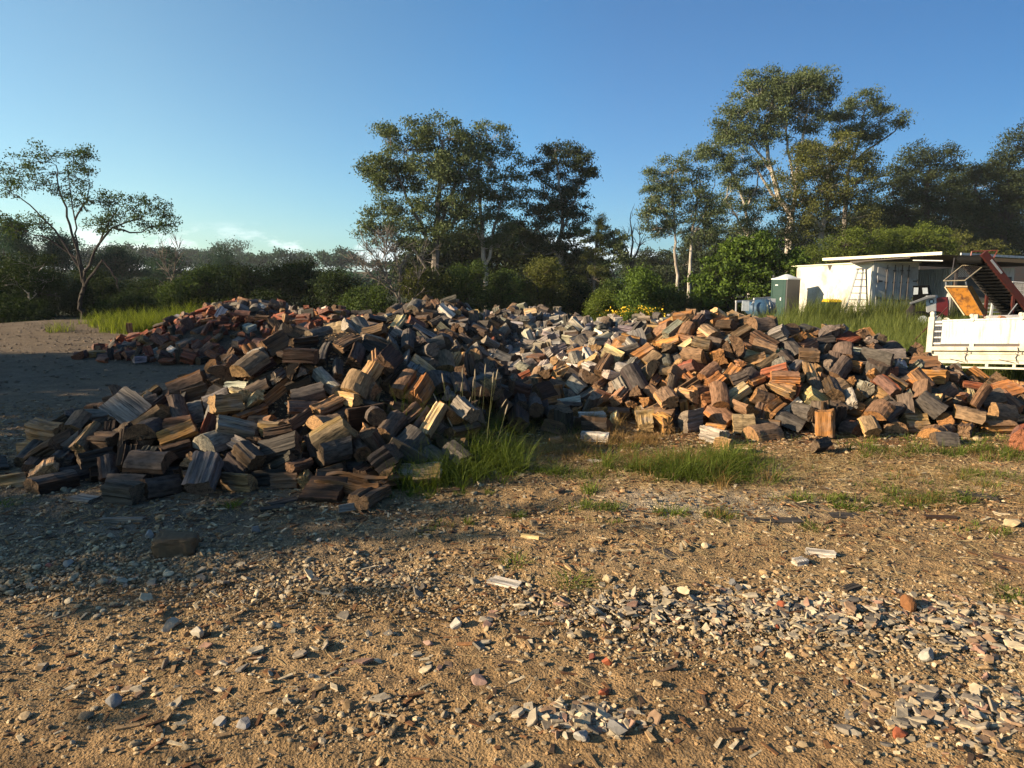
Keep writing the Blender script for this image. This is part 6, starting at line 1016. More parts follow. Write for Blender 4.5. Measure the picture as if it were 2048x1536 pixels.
# rubble shards: flat broken pieces
def shard_mesh(R, small=False):
    n = R.randint(4,7); a = np.sort(R.uniform(0,6.283,n)+np.linspace(0,6.283,n,endpoint=False)*2)%6.283; a = np.sort(a)
    a = np.linspace(0,6.283,n,endpoint=False)+R.uniform(-.35,.35,n); rr = R.uniform(.65,1.1,n)
    asp = R.uniform(.45,.8); th = R.uniform(.08,.17); bow = R.uniform(-.25,.25)
    o = np.c_[np.cos(a)*rr, np.sin(a)*rr*asp]; ring = []
    for z, k in ((-th,.93),(-th*.6,1.0),(th*.55,1.0),(th,.9)):
        q = o*k; ring.append(np.c_[q, z+bow*q[:,0]**2+R.normal(0,.015,n)])
    V = np.vstack(ring+[[[0,0,-th]],[[0,0,th]]]); F4 = []; F3 = []
    for k in range(3):
        for j in range(n): F4.append((k*n+j, k*n+(j+1)%n, (k+1)*n+(j+1)%n, (k+1)*n+j))
    for j in range(n): F3 += [((j+1)%n, j, 4*n), (3*n+j, 3*n+(j+1)%n, 4*n+1)]
    return V, np.array(F4), np.array(F3)
SHC = [('pale grey',(.40,.335,.24)),('cream',(.54,.44,.29)),('mid grey',(.27,.225,.17)),('brown',(.28,.18,.11)),('charcoal',(.11,.10,.09)),('pinkish',(.34,.20,.14))]
SHARDS = [('long rubble band',1400,1225,.70,.20,74),('long rubble band',1690,1235,.62,.22,48),('frame-edge rubble',1960,1275,.42,.28,36),('small rubble heap',1160,1445,.17,.075,22),('near corner rubble',1930,1440,.36,.17,34),('pebble band',480,1165,1.1,.20,26),('open earth',860,1300,.5,.25,16),('open earth',420,1350,.7,.3,14)]
rowsS = []; VV = []; A4 = []; A3 = []; TT_ = []; n0 = 0
RS = np.random.RandomState(19); seen = []
for zi, (zn, px, py, a, b, cnt) in enumerate(SHARDS):
    c = G(px, py); dens = cnt*(8.0 if 'rubble' in zn else 2.5)
    for k in range(int(dens)):
        x, y = c[0]+RS.normal(0,.62)*a, c[1]+RS.normal(0,.62)*b
        if y < 1.9: continue
        big = k < cnt
        s = RS.uniform(.029,.052) if big else RS.uniform(.012,.033)
        V, q4, q3 = shard_mesh(RS)
        ti, yaw, ta = RS.normal(0,.42), RS.uniform(0,6.28), RS.uniform(0,6.28)
        M = np.array(Matrix.Rotation(yaw,3,'Z')@Matrix.Rotation(ta,3,'Z')@Matrix.Rotation(ti,3,'X')@Matrix.Rotation(-ta,3,'Z'))
        V = V@M.T*s; z = float(zat(np.array([[x,y]]))[0])-V[:,2].min()*.35
        if 'rubble' in zn: z += .02*max(0, 1-math.hypot((x-c[0])/a, (y-c[1])/b))*RS.rand()
        ci = RS.choice(6, p=[.32,.24,.15,.15,.07,.07]); cn_, cc = SHC[ci]; tint = np.array(cc)*RS.uniform(.55,.92)
        if big:
            me = raw_mesh('rubble_shard', V, [q4, q3], {'tint': ('FLOAT_COLOR','POINT',np.tile(np.r_[tint,1],(len(V),1)))})
            o = link('rubble_shard', me, M_STONE, None, (x, y, z)); pp = project((x,y,z))
            sz = 'large' if s > .044 else 'medium' if s > .036 else 'small'
            lean = 'tilted' if abs(ti) > .33 else 'flat'
            rowsS.append([o, zn, cn_, sz, lean, pp[0], y])
        else:
            VV.append(V+(x,y,z)); A4.append(q4+n0); A3.append(q3+n0); TT_.append(np.tile(np.r_[tint,1],(len(V),1))); n0 += len(V)
SLM = {'long rubble band':'the white board','frame-edge rubble':'the rusty stone','small rubble heap':'the rotten bark strip','near corner rubble':'the small rubble heap','pebble band':'the brown boulder','open earth':'the pebble band'}
LMP = {'long rubble band':(1010,1170),'frame-edge rubble':(1810,1215),'small rubble heap':(800,1425),'near corner rubble':(1160,1445),'pebble band':(350,1085),'open earth':(480,1165)}
def lab_sh(k, rs_):
    zn, cn_, sz, lean = k; lx, ly = LMP[zn]; L0 = G(lx, ly)
    rs_.sort(key=lambda r: math.hypot(r[0].location.x-L0[0], r[0].location.y-L0[1]))
    for j, r in enumerate(rs_):
        tag(r[0], f'{sz} {lean} {cn_} shard in the {zn}'+('' if len(rs_) == 1 else f', {ordinal(j)} from {SLM[zn]}'), 'rubble shard', 'rubble shards on the yard')
name_group(rowsS, lab_sh)
A4 = [x for x in A4]; 
tag(link('rubble', raw_mesh('rubble', np.vstack(VV), [np.vstack(A4), np.vstack(A3)], {'tint': ('FLOAT_COLOR','POINT',np.vstack(TT_))}), M_STONE), 'small broken rubble chips between the larger shards', 'rubble', kind='stuff')
# single stones one would point at
def block(seed):
    v = ICO3[0]; v = np.sign(v)*np.abs(v)**.38; v = v/1.15
    return v*(1+.30*(fbm(v[:,0]+7,v[:,1]+v[:,2]*1.3,.9,4,seed)-.5)[:,None]+.16*(fbm(v[:,0]+v[:,2]*.7+3,v[:,1]*1.1+v[:,2]+5,.28,3,seed+4)-.5)[:,None])*np.c_[1+.12*v[:,2],1-.1*v[:,0],1+.15*v[:,1]]
def chop(seed):
    R = np.random.RandomState(seed); v = ICO2[0].copy()
    for k in range(11):
        d = R.normal(0,1,3); d /= np.linalg.norm(d); h = R.uniform(.42,.72); v = v-np.clip(v@d-h, 0, None)[:,None]*d
    return v
def stone(name, label, px, py, s, col, seed, sq=(1,.8,.6), base=ICO2, cat='stone', group='single stones on the yard'):
    s = s*(.78 if cat == 'stone' else 1); base = ICO3 if cat == 'boulder' else ICO2; v = block(seed) if cat == 'boulder' else chop(seed); v = v*np.array(sq)*s*np.array([1,1,1.3])
    v = v+.05*s*np.c_[fbm(v[:,0]+5,v[:,1],s*.5,2,seed%9),fbm(v[:,1],v[:,2]+9,s*.5,2,3),fbm(v[:,2],v[:,0]+3,s*.5,2,5)]
    M = np.array(Matrix.Rotation(.15 if cat == 'boulder' else seed*1.7, 3, 'Z')); v = v@M.T; c = G(px, py); z = float(zat(np.array([c[:2]]))[0])-v[:,2].min()-s*.16
    me = raw_mesh(name, v, [base[1]], {'tint': ('FLOAT_COLOR','POINT',np.tile(np.r_[np.array(col)*.72,1],(len(v),1)))}, True); me.set_sharp_from_angle(angle=math.radians(12))
    return tag(link(name, me, M_STONE, None, (c[0], c[1], z)), label, cat, group)
stone('boulder', 'brown squarish boulder in the shade beyond the pebble band', 352, 1106, .105, (.15,.10,.055), 3, (1.3,.8,.60), cat='boulder', group=None)
for k, (px, py, s, col, nm) in enumerate([(300,1078,.055,(.40,.38,.35),'pale stone leaning beside the brown boulder'),(511,1064,.055,(.22,.20,.18),'round dark stone between the boulder and the near heap'),(637,1082,.03,(.55,.52,.47),'small white stone where the shade ends above the pebbles'),(1813,1218,.075,(.24,.105,.04),'rusty brown stone standing in the long rubble band'),(1465,1170,.04,(.17,.165,.16),'dark lump just above the long rubble band'),(845,1178,.045,(.10,.085,.07),'black clod at the start of the rubble band'),(228,1138,.055,(.42,.37,.30),'flat pale stone at the shade edge of the pebble band'),(140,1133,.05,(.36,.35,.32),'grey stone low in the shade of the pebble band'),(100,1138,.03,(.42,.17,.13),'small red stone in the shaded pebbles'),(395,1272,.055,(.46,.41,.32),'pale stone at the end of the pale stone row'),(340,1255,.06,(.44,.39,.30),'long pale stone at the start of the pale stone row'),(445,1450,.05,(.36,.32,.27),'flat oval stone in the near gravel'),(488,1455,.05,(.30,.28,.26),'upright grey stone beside the flat oval stone'),(225,1415,.05,(.27,.26,.25),'blue-grey stone in the shaded corner'),(915,1252,.06,(.50,.46,.38),'pale jagged stone on ochre earth'),(1235,1475,.06,(.24,.23,.22),'charcoal smooth stone by the small rubble heap'),(1165,1485,.055,(.38,.36,.32),'split grey stone under the small rubble heap'),(1850,1325,.055,(.40,.37,.31),'hollow ringed stone in the frame-edge rubble'),(960,1365,.06,(.40,.25,.19),'pinkish tile lying flat on ochre earth'),(857,1287,.042,(.42,.27,.20),'square pinkish tile near the pale jagged stone')]):
    flat = .28 if 'tile' in nm or 'flat' in nm else .6
    stone('stone', nm, px, py, s, col, 20+k, (1.0,.8,flat), ICO1 if s < .05 else ICO2)
for k, (px, py, s, nm) in enumerate([(1185,1318,.024,'dull red brick chip at the edge of the long rubble band'),(1213,1330,.028,'bright orange-red brick chip below the long rubble band'),(1563,1218,.034,'orange brick chip on top of the long rubble band'),(1797,1478,.034,'orange brick chip in the near corner rubble'),(1554,1257,.018,'tiny red brick chip in the long rubble band'),(1210,1392,.026,'brick chip above the small rubble heap')]):
    stone('brick_chip', nm, px, py, s, (.36,.105,.048) if k else (.24,.08,.05), 60+k, (1.1,.85,.55), ICO1, 'brick chip', 'red brick chips in the rubble')
# chips, bark and straw litter
def strips(n, P, Ls, Ws, col, seed, flat=.12):
    R = np.random.RandomState(seed); yaw = R.uniform(0,6.283,n); ti = R.normal(0,flat,n); th = Ws*R.uniform(.15,.4,n)
    B = np.array([(-1,-1,-1),(1,-.6,-1),(1,.7,-1),(-1,1,-1),(-1,-1,1),(1,-.6,1),(1,.7,1),(-1,1,1)], float)
    A = B[None]*np.stack([Ls,Ws,th],1)[:,None]/2
    x, y, z = A[...,0], A[...,1], A[...,2]; c, s = np.cos(ti)[:,None], np.sin(ti)[:,None]; x, z = x*c-z*s, x*s+z*c
    c, s = np.cos(yaw)[:,None], np.sin(yaw)[:,None]; x, y = x*c-y*s, x*s+y*c
    z = z-z.min(1, keepdims=True)*.7
    V = np.stack([x,y,z],-1)+P[:,None]
    Q = np.array([(3,2,1,0),(4,5,6,7),(0,1,5,4),(1,2,6,5),(2,3,7,6),(3,0,4,7)])
    F = (Q[None]+(np.arange(n)*8)[:,None,None]).reshape(-1,4)
    return V.reshape(-1,3), F, np.repeat(np.c_[col,np.ones(n)],8,0)
def chipw(x, y): return .17+1.1*ell(x,y,1560,870,2.4,.7)+.7*ell(x,y,1250,920,1.6,.9)+.35*ell(x,y,1700,1000,1.8,.9)+.5*ell(x,y,450,1030,1.6,.5)+.25*ell(x,y,1100,1060,1.4,.7)
P = sample(11500, 1.95, 9.5, chipw); n = len(P)
V, F, T2 = strips(n, np.c_[P, zat(P)], RG.uniform(.015,.085,n), RG.uniform(.006,.024,n), np.array([(.22,.11,.05),(.13,.065,.032),(.34,.22,.11),(.075,.05,.035),(.42,.34,.22)])[RG.randint(0,5,n)]*RG.uniform(.7,1.2,(n,1)), 5)
tag(link('wood_chip_litter', raw_mesh('wood_chip_litter', V, [F], {'tint': ('FLOAT_COLOR','POINT',T2)}), M_CHIP), 'brown wood chips and bark shreds littering the earth', 'litter', kind='stuff')
P = sample(12000, 2.4, 9.5, lambda x, y: .04+.8*ell(x,y,1650,940,2.4,.9)+.8*ell(x,y,1250,930,1.5,.7)+.3*ell(x,y,1600,1080,1.5,.6)); n = len(P)
V, F, T2 = strips(n, np.c_[P, zat(P)+.004], RG.uniform(.05,.16,n), RG.uniform(.002,.0045,n), np.array((.40,.30,.15))*RG.uniform(.45,1.15,(n,1)), 7, .16)
tag(link('straw_litter', raw_mesh('straw_litter', V, [F], {'tint': ('FLOAT_COLOR','POINT',T2)}), M_CHIP), 'dry straw lying over the earth', 'litter', kind='stuff')
# ------------------------------------------------------------------ grass and weeds
def blades(P, H, Wd, lean, seed, seg=3, tint=None, yaw=None):
    """tapering curved blades rooted at P"""
    R = np.random.RandomState(seed); n = len(P); yaw = R.uniform(0,6.283,n) if yaw is None else yaw; ln = np.abs(R.normal(lean, lean*.5, n))
    ox, oy = np.cos(yaw), np.sin(yaw); sx, sy = -oy, ox; face = R.uniform(-.8,.8,n)
    sx, sy = sx*np.cos(face)-sy*np.sin(face), sx*np.sin(face)+sy*np.cos(face)
    V = []
    for k in range(seg+1):
        tt = k/seg; wd = Wd*(1-tt)**.7*.5 if k < seg else Wd*.03
        bx = ln*H*tt**1.9; bz = H*(tt-.28*np.minimum(ln,1.6)*tt**2.4)
        cx, cy, cz = P[:,0]+ox*bx, P[:,1]+oy*bx, P[:,2]+bz
        V += [np.stack([cx-sx*wd, cy-sy*wd, cz],-1), np.stack([cx+sx*wd, cy+sy*wd, cz],-1)]
    V = np.stack(V,1).reshape(-1,3); k2 = 2*(seg+1)
    Q = np.array([(2*k,2*k+1,2*k+3,2*k+2) for k in range(seg)])
    F = (Q[None]+(np.arange(n)*k2)[:,None,None]).reshape(-1,4)
    tn = R.rand(n) if tint is None else tint
    return V, F, np.repeat(tn, k2)
M_GRASS = mat_leaf('green_grass', (.040,.062,.012), (.145,.180,.034), .40, .10)
M_BANK = mat_leaf('bright_grass', (.060,.078,.016), (.165,.19,.036), .5, .08)
M_RANK = mat_leaf('rank_grass', (.05,.07,.02), (.15,.17,.045), .40, .1)
M_DRY = mat_leaf('dry_weed', (.13,.075,.03), (.32,.21,.085), .3, .06)
M_SEED = mat_plain('seed_head', (.27,.22,.15), .9, .1)
RW = np.random.RandomState(23)
def spot(px, py, a, b, n, sig=.5):
    c = G(px, py); x = c[0]+RW.normal(0,sig,n)*a; y = c[1]+RW.normal(0,sig,n)*b
    P = np.c_[x, y]; return np.c_[P, zat(P)-.005]
def grass_obj(name, parts, mat, label, cat=None, kind=None, group=None, parent=None, seg=3):
    V = np.vstack([p[0] for p in parts]); n0 = 0; F = []
    for p in parts: F.append(p[1]+n0); n0 += len(p[0])
    o0 = np.array(parent_loc(parent)); me = raw_mesh(name, V-o0, [np.vstack(F)], {'tint': ('FLOAT','POINT',np.concatenate([p[2] for p in parts]))}, True)
    return tag(link(name, me, mat, parent), label, cat, group, kind)
def gb(px, py, a, b, n, h, wd, lean, seed, sig=.5):
    """tussocks: blades fanning out of many small crowns"""
    R = np.random.RandomState(seed+500); m = max(2, n//32); cpt = spot(px, py, a, b, m, sig); k = R.randint(0, m, n)
    off = R.normal(0,1,(n,2))*.028*R.uniform(.5,1.8,m)[k][:,None]; P = cpt[k].copy(); P[:,:2] += off
    yaw = np.arctan2(off[:,1], off[:,0])+R.normal(0,.55,n); hh = h*R.uniform(.35,1.15,n)*R.uniform(.55,1.2,m)[k]
    tn = np.clip(.6*R.rand(m)[k]+.4*R.rand(n), 0, 1)
    return blades(P, hh, wd*R.uniform(.6,1.3,n), lean*R.uniform(.7,1.4), seed, 3, tn, yaw)
# tall seeding clump at the gap between the heaps
c = G(925, 945); tall = thing('grass_clump', 'tall green seeding grass clump in the gap beside the near heap', 'grass clump', (c[0],c[1],0))
grass_obj('foliage', [gb(900,950,.52,.36,1900,.34,.006,.85,1), gb(930,920,.52,.42,1100,.46,.0055,.65,2), gb(985,930,.36,.35,520,.34,.006,.7,3), gb(820,965,.28,.25,620,.26,.006,.7,4)], M_GRASS, None, parent=tall)
def stalk(px, pyb, pxt, pyt, k):
    b = G(px, pyb); Y = b[1]+RW.uniform(-.1,.1); tp = W(pxt, pyt, Y); b = np.array((b[0], b[1], gh(b[0],b[1])-.02))
    mid = (b+tp)/2+np.array((0,0,.04)); pts = [b, mid*.5+b*.5-np.array((0,0,-.01)), mid, tp]
    MB().tube(pts, [.0028,.0024,.002,.0016], 4).build('stalk', M_GRASS2, tall)
    d = (tp-mid); d /= np.linalg.norm(d); hd = [tp+d*s for s in (0,.02,.05,.08,.10)]
    MB().tube(hd, [.002,.006,.007,.005,.001], 6).build('seed_head', M_SEED, tall, smooth=True)
M_GRASS2 = mat_plain('grass_stalk', (.10,.105,.04), .7, .2)
for k, (a, b, cx, d) in enumerate([(900,900,887,752),(915,900,922,770),(925,905,925,742),(938,905,946,760),(930,915,915,805),(950,915,950,745),(960,920,970,735),(965,925,992,745),(970,930,985,752),(945,910,960,778),(905,905,875,790),(918,910,936,800),(960,900,1003,800),(935,925,905,840),(985,930,1010,815)]):
    stalk(a, b, cx, d+14, k)
# low tufts that stand by themselves
def tuft(px, py, a, b, n, h, lab, mat=None, cat='grass tuft', lean=.7, wd=.006, dry=0, name='grass_tuft'):
    c = G(px, py); parts = [gb(px, py, a, b, n, h, wd, lean, int(px))]
    o0 = thing(name, lab, cat, (c[0], c[1], 0), 'tufts of grass and weeds on the yard')
    grass_obj('foliage', parts, mat or M_GRASS, None, parent=o0)
    if dry: grass_obj('dry_foliage', [gb(px, py, a*1.15, b*1.15, dry, h*.8, wd*.8, 1.0, int(px)+1)], M_DRY, None, parent=o0)
tuft(1395,945,.60,.36,2300,.25,'broad bright green tuft in front of the orange-brown heap', dry=420, lean=.9)
tuft(1430,925,.44,.25,800,.29,'taller green tuft behind the broad one, beside the lone tan log', lean=.8, dry=120)
tuft(1120,945,.45,.18,900,.09,'low dark green mat at the edge of the dry weeds', lean=1.1)
tuft(1250,950,.35,.2,380,.10,'thin low green tuft between the mat and the broad tuft', dry=120)
tuft(1200,1018,.14,.09,420,.075,'small dense green cushion on bare ochre earth', wd=.005)
tuft(1190,985,.10,.08,120,.10,'sparse upright sprout behind the green cushion')
tuft(1205,1045,.10,.05,140,.05,'tiny flat sprout in front of the green cushion')
tuft(1032,1028,.05,.04,110,.045,'tiny dark green sprout alone above the pale stick')
tuft(860,1060,.09,.05,110,.05,'thin sprout beside a dark chip on ochre earth')
tuft(900,1048,.10,.05,90,.055,'browning sprout near the tall grass side of the yard', dry=70)
tuft(1020,1130,.13,.05,70,.075,'sparse yellowish sprout behind the splintered white board', lean=1.3)
tuft(1178,1172,.16,.05,90,.07,'spidery yellowish sprout on the rubble band', lean=1.3)
tuft(1352,1030,.14,.10,210,.09,'blue-green spiky tuft on whitish earth', lean=.9)
tuft(1435,1040,.16,.09,200,.09,'spiky tuft with dry tips near the dark flat board', dry=140, lean=.9)
tuft(1650,1000,.30,.12,420,.07,'flat green weed patch above the dark bark slab', lean=1.2)
tuft(1705,1020,.2,.08,260,.06,'flat green weed patch touching the dark bark slab', lean=1.2)
tuft(1600,1058,.14,.07,140,.055,'small green sprout at the end of the dark flat board', lean=1.2)
tuft(1850,1000,.5,.2,620,.09,'straggling green weeds beside the crumpled black bark', dry=160, lean=1.1)
tuft(1980,1060,.35,.14,170,.07,'thin yellow-green weeds near the frame edge', dry=90, lean=1.3)
tuft(2010,1195,.25,.1,260,.05,'flat green weeds by the frame-edge rubble', lean=1.3)
tuft(1880,850,.8,.3,1100,.22,'loose green weeds in front of the truck end of the heap', dry=300)
tuft(1985,905,.7,.35,1000,.15,'yellow-green weed patch below the big dark red log', dry=240, lean=1.0)
tuft(1810,905,.6,.3,620,.13,'sparse weeds on straw between the lone log and the truck', dry=240, lean=1.0)
tuft(475,1010,.10,.06,150,.07,'small shaded sprout at the foot of the near dark heap')
tuft(1030,820,.35,.4,420,.34,'slim tall grass spray standing in the heap gap', lean=.35)
tuft(1400,820,.35,.2,90,.14,'few thin blades at the foot of the orange-brown heap', lean=.6)
tuft(1940,955,.5,.25,520,.08,'short green weeds above the crumpled black bark', dry=100, lean=1.1)
tuft(30,1010,.2,.1,120,.05,'thin shaded weed at the frame edge by the near dark heap', lean=1.2)
tuft(860,985,.4,.12,420,.07,'low green fringe under the tall seeding grass', lean=1.2)
# dry weeds: one mass
grass_obj('dry_weeds', [gb(1090,900,.65,.45,2100,.16,.004,.9,31), gb(1230,880,.65,.4,1900,.15,.004,.9,32), gb(1290,920,.7,.35,1300,.12,.004,1.0,33), gb(1180,850,.7,.5,700,.22,.004,.6,34), gb(1600,920,1.3,.5,2200,.06,.0035,1.3,35), gb(1900,960,1.1,.6,1800,.07,.0035,1.3,36), gb(1560,1000,1.2,.4,600,.05,.003,1.4,37), gb(1000,870,.5,.4,500,.2,.004,.7,38),
    gb(830,950,.4,.3,400,.16,.004,.8,39)], M_DRY, 'brown dry weeds and grass in the gap between the heaps', kind='stuff')
grass_obj('low_grass', [gb(1150,905,.75,.5,330,.13,.005,.8,41), gb(1280,905,.6,.4,220,.12,.005,.9,42), gb(1750,960,1.4,.7,900,.06,.0045,1.2,43), gb(1100,860,.7,.6,260,.22,.005,.5,44), gb(1900,880,1.2,.5,700,.10,.0045,1.0,45), gb(930,880,.5,.5,320,.3,.005,.5,46)], M_GRASS, 'low green grass growing through the dry weeds', kind='stuff')
# bright bank beyond the red heap; rank grass behind the orange-brown heap
def patch(x0, x1, y0, y1, n, h, wd, lean, seed, cond=None):
    x = RW.uniform(x0,x1,n); y = RW.uniform(y0,y1,n); P = np.c_[x,y]
    if cond is not None: P = P[cond(P[:,0],P[:,1])]
    n = len(P); hh = h*RW.uniform(.4,1.15,n)*(.55+.9*fbm(P[:,0],P[:,1],1.2,2,51)); return blades(np.c_[P, zat(P)], hh, wd*RW.uniform(.7,1.3,n), lean, seed)
bk = lambda x, y: (np.hypot((x+12.5)/2.3, (y-23.4)/2.2) < 1+.9*(vn(x,y,.8,3)-.5))
grass_obj('bank_grass', [patch(-17,-8.5,20,27,14000,.5,.016,.7,52,bk), patch(-12,-9.6,21,25,3000,.85,.016,.6,53,bk)], M_BANK, 'sunlit yellow-green grass bank beyond the brick red heap', kind='stuff')
tk = lambda x, y: vn(x,y,1.5,9) > .25
grass_obj('rank_grass', [patch(6.0,13.5,12.5,19,15000,.62,.016,.45,61,tk), patch(6.8,9.5,11.4,13.5,3800,.55,.013,.5,62), patch(7.5,17,18,24,11000,.72,.018,.4,63,tk), patch(9,24,24.0,26.2,6500,1.05,.02,.45,64,tk), patch(10.6,15.2,25.0,26.2,2600,1.25,.02,.4,68)], M_RANK, 'tall rank green grass behind the orange-brown heap and truck', kind='stuff')
grass_obj('verge_grass', [patch(-6,9,21,27,7000,.5,.02,.5,66,tk), patch(5.5,13,7.2,10.8,2200,.16,.008,.8,67)], M_RANK, 'rough grass along the edge of the yard', kind='stuff')

# ------------------------------------------------------------------ trees and shrubs
M_EUC = mat_leaf('eucalypt_leaf', (.030,.045,.018), (.105,.130,.050), .22, .30, .38)
M_EUC2 = mat_leaf('dark_eucalypt_leaf', (.013,.021,.010), (.045,.058,.024), .2, .2)
M_OLV = mat_leaf('olive_leaf', (.035,.042,.012), (.11,.115,.030), .28, .15)
M_WAT = mat_leaf('feathery_leaf', (.016,.029,.009), (.064,.092,.025), .3, .12)
M_DKS = mat_leaf('dark_shrub_leaf', (.009,.017,.006), (.033,.049,.014), .22, .15)
M_BRT = mat_leaf('bright_leaf', (.024,.046,.008), (.10,.15,.022), .3, .2)
M_YLW = mat_leaf('acacia_leaf', (.030,.046,.010), (.115,.145,.026), .32, .12)
M_HILL = mat_leaf('far_woodland_leaf', (.012,.030,.020), (.034,.066,.040), .2, .1)
M_FLW = mat_plain('yellow_flower', (.70,.46,.03), .7, .2)
M_BKD = mat_bark('dark_bark', (.028,.023,.019), (.055,.046,.038))
M_BKP = mat_bark('pale_bark', (.46,.42,.36), (.24,.20,.16))
M_BKG = mat_bark('grey_bark', (.20,.175,.15), (.10,.085,.07))
LEAFN, LEAFS, LOBE, CLN = 3.1, .80, 1.27, 2.05
def leaf_quads(C, L, Wd, R, droop=.5):
    n = len(C); d = R.normal(0,1,(n,3)); d[:,2] -= droop; d /= np.linalg.norm(d,axis=1,keepdims=True)
    s = np.cross(d, R.normal(0,1,(n,3))); s /= np.linalg.norm(s,axis=1,keepdims=True)+1e-6
    l = (L*R.uniform(.65,1.3,n))[:,None]; w = (Wd*R.uniform(.7,1.3,n))[:,None]
    V = np.stack([C-d*l*.5, C-d*l*.05+s*w*.5, C+d*l*.5, C-d*l*.05-s*w*.5],1).reshape(-1,3)
    return V, np.arange(4*n).reshape(n,4)
def crown_points(lobes, Y, R, cl, dens, hollow=.35, deep=.9):
    """leaf clump centres through lobes measured as (px,py,rx,ry[,dy])"""
    out = []; lob = []
    for li, lb in enumerate(lobes):
        px, py, rx, ry = lb[:4]; dy = lb[4] if len(lb) > 4 else 0.0
        k = (Y+dy)/FPX*LOBE; a, c = rx*k, ry*k; b = deep*max(min(a, 2.6*c), .6*a)
        o = W(px, py, Y+dy); lob.append((o, a, b, c))
        n = max(7, int(CLN*dens*(a*c+a*b*.5)/(cl*cl)))
        u = R.normal(0,1,(n,3)); u /= np.linalg.norm(u,axis=1,keepdims=True); rr = (hollow+(1-hollow)*R.rand(n)**.55)[:,None]
        p = o+u*rr*np.array((a,b,c))
        out.append(np.c_[p, np.full(n, li)])
    return np.vstack(out), lob
def tree(name, label, Y, base, trunks, lobes, leafmat, barkmat, cat='tree', cl=.55, dens=.55, per=46, leaf=(.24,.075), droop=.5, seed=1, twig=.018, group=None, hollow=.35, deep=.9, flat=.55, limb=1.0, trunkname='trunk', tw=True):
    """trunks: list of ([(px,py[,dy])...], radius0, radius1) polylines; lobes: the crown's masses"""
    R = np.random.RandomState(seed); b = W(base[0], base[1], Y); bz = gh(b[0], Y)
    root = thing(name, label, cat, (b[0], Y, bz), group); o0 = np.array(root.location)
    nodes = []; mbs = MB()
    for pts, r0, r1 in trunks:
        P = [W(p[0], p[1], Y+(p[2] if len(p) > 2 else 0)) for p in pts]
        if pts[0][1] >= base[1]-1: P[0][2] = min(P[0][2], gh(P[0][0], P[0][1])-.1)
        Q = []
        for i in range(len(P)-1):
            for s in np.linspace(0,1,5)[:-1]: Q.append(P[i]*(1-s)+P[i+1]*s+R.normal(0,.05*limb,3)*(0 < s))
        Q.append(P[-1]); n = len(Q)
        mbs.tube(Q, [r0+(r1-r0)*i/(n-1) for i in range(n)], 7); nodes += [(q, r0+(r1-r0)*i/(n-1)) for i, q in enumerate(Q) if i > n*.25]
    cp, lob = crown_points(lobes, Y, R, cl, dens, hollow, deep)
    if nodes and tw:
        NP = np.array([q for q, r in nodes]); NR = np.array([r for q, r in nodes]); lc = []
        for (o, a, bb, c) in lob:
            low = NP[:,2] < o[2]+.2*c; dd = np.linalg.norm(NP-o,axis=1)+np.where(low, 0, 6.0); i = int(dd.argmin())
            tip = o+np.array((0,0,-.15*c)); r = min(NR[i]*.75, .028*np.linalg.norm(NP[i]-tip)*.8+.02)*limb
            m1 = NP[i]*.55+tip*.45+np.array((0,0,-.08*np.linalg.norm(tip-NP[i])))+R.normal(0,.1,3)
            mbs.tube([NP[i], m1, tip], [r, r*.75, r*.45], 5); lc.append((tip, m1, r*.5))
        for p in cp:
            tip, m1, r = lc[int(p[3])]; s = R.rand()*.6; st = tip*(1-s)+m1*s
            md = st*.5+p[:3]*.5+R.normal(0,.12,3)-np.array((0,0,.05)); mbs.tube([st, md, p[:3]], [max(twig*1.3, min(r,.05)*.6), twig, twig*.5], 3, False)
    if mbs.V: mbs.build(trunkname, barkmat, root, smooth=True)
    n = len(cp); cnt = np.maximum(4, R.poisson(per*LEAFN, n)); idx = np.repeat(np.arange(n), cnt); m = len(idx)
    off = R.normal(0,1,(m,3))*np.array((cl*.50,cl*.50,cl*.50*flat)); off[:,2] -= .10*cl*(off[:,0]**2+off[:,1]**2)/(cl*cl)
    C = cp[idx,:3]+off; V, F = leaf_quads(C, leaf[0]*LEAFS, leaf[1]*LEAFS*1.25, R, droop)
    tn = np.clip(.35*R.rand(n)[idx]+.65*R.rand(m)+.0, 0, 1)
    me = raw_mesh('crown', V-o0, [F], {'tint': ('FLOAT','POINT',np.repeat(tn,4))}, False); link('crown', me, leafmat, root)
    return root
GT = 'eucalypt trees standing beyond the heaps'
tree('eucalyptus_tree','big spreading eucalypt with dense crown and dark trunk beyond the heap gap',45,(868,612),
 [([(868,612),(870,540),(872,470),(878,390),(885,310),(880,262)],.30,.06),([(872,520),(830,430),(800,360),(780,320)],.14,.05),([(876,450),(910,370),(930,300)],.14,.04),([(871,560),(820,490),(770,455)],.10,.03),([(874,480),(930,420),(955,380)],.12,.04)],
 [(862,258,52,26),(905,275,38,26),(815,290,45,38),(782,268,24,20),(765,335,34,34),(745,322,20,22),(845,318,55,42),(910,325,50,42),(800,352,40,30),(885,370,62,40),(940,352,40,36),(755,362,18,16),(800,418,48,34),(762,440,34,24),(742,462,17,20),(845,428,50,36),(900,420,48,40),(830,470,40,22),(940,415,34,36),(880,470,40,30),(790,470,30,16)],
 M_EUC,M_BKG,'tree',.60,.62,52,seed=3,group=GT)
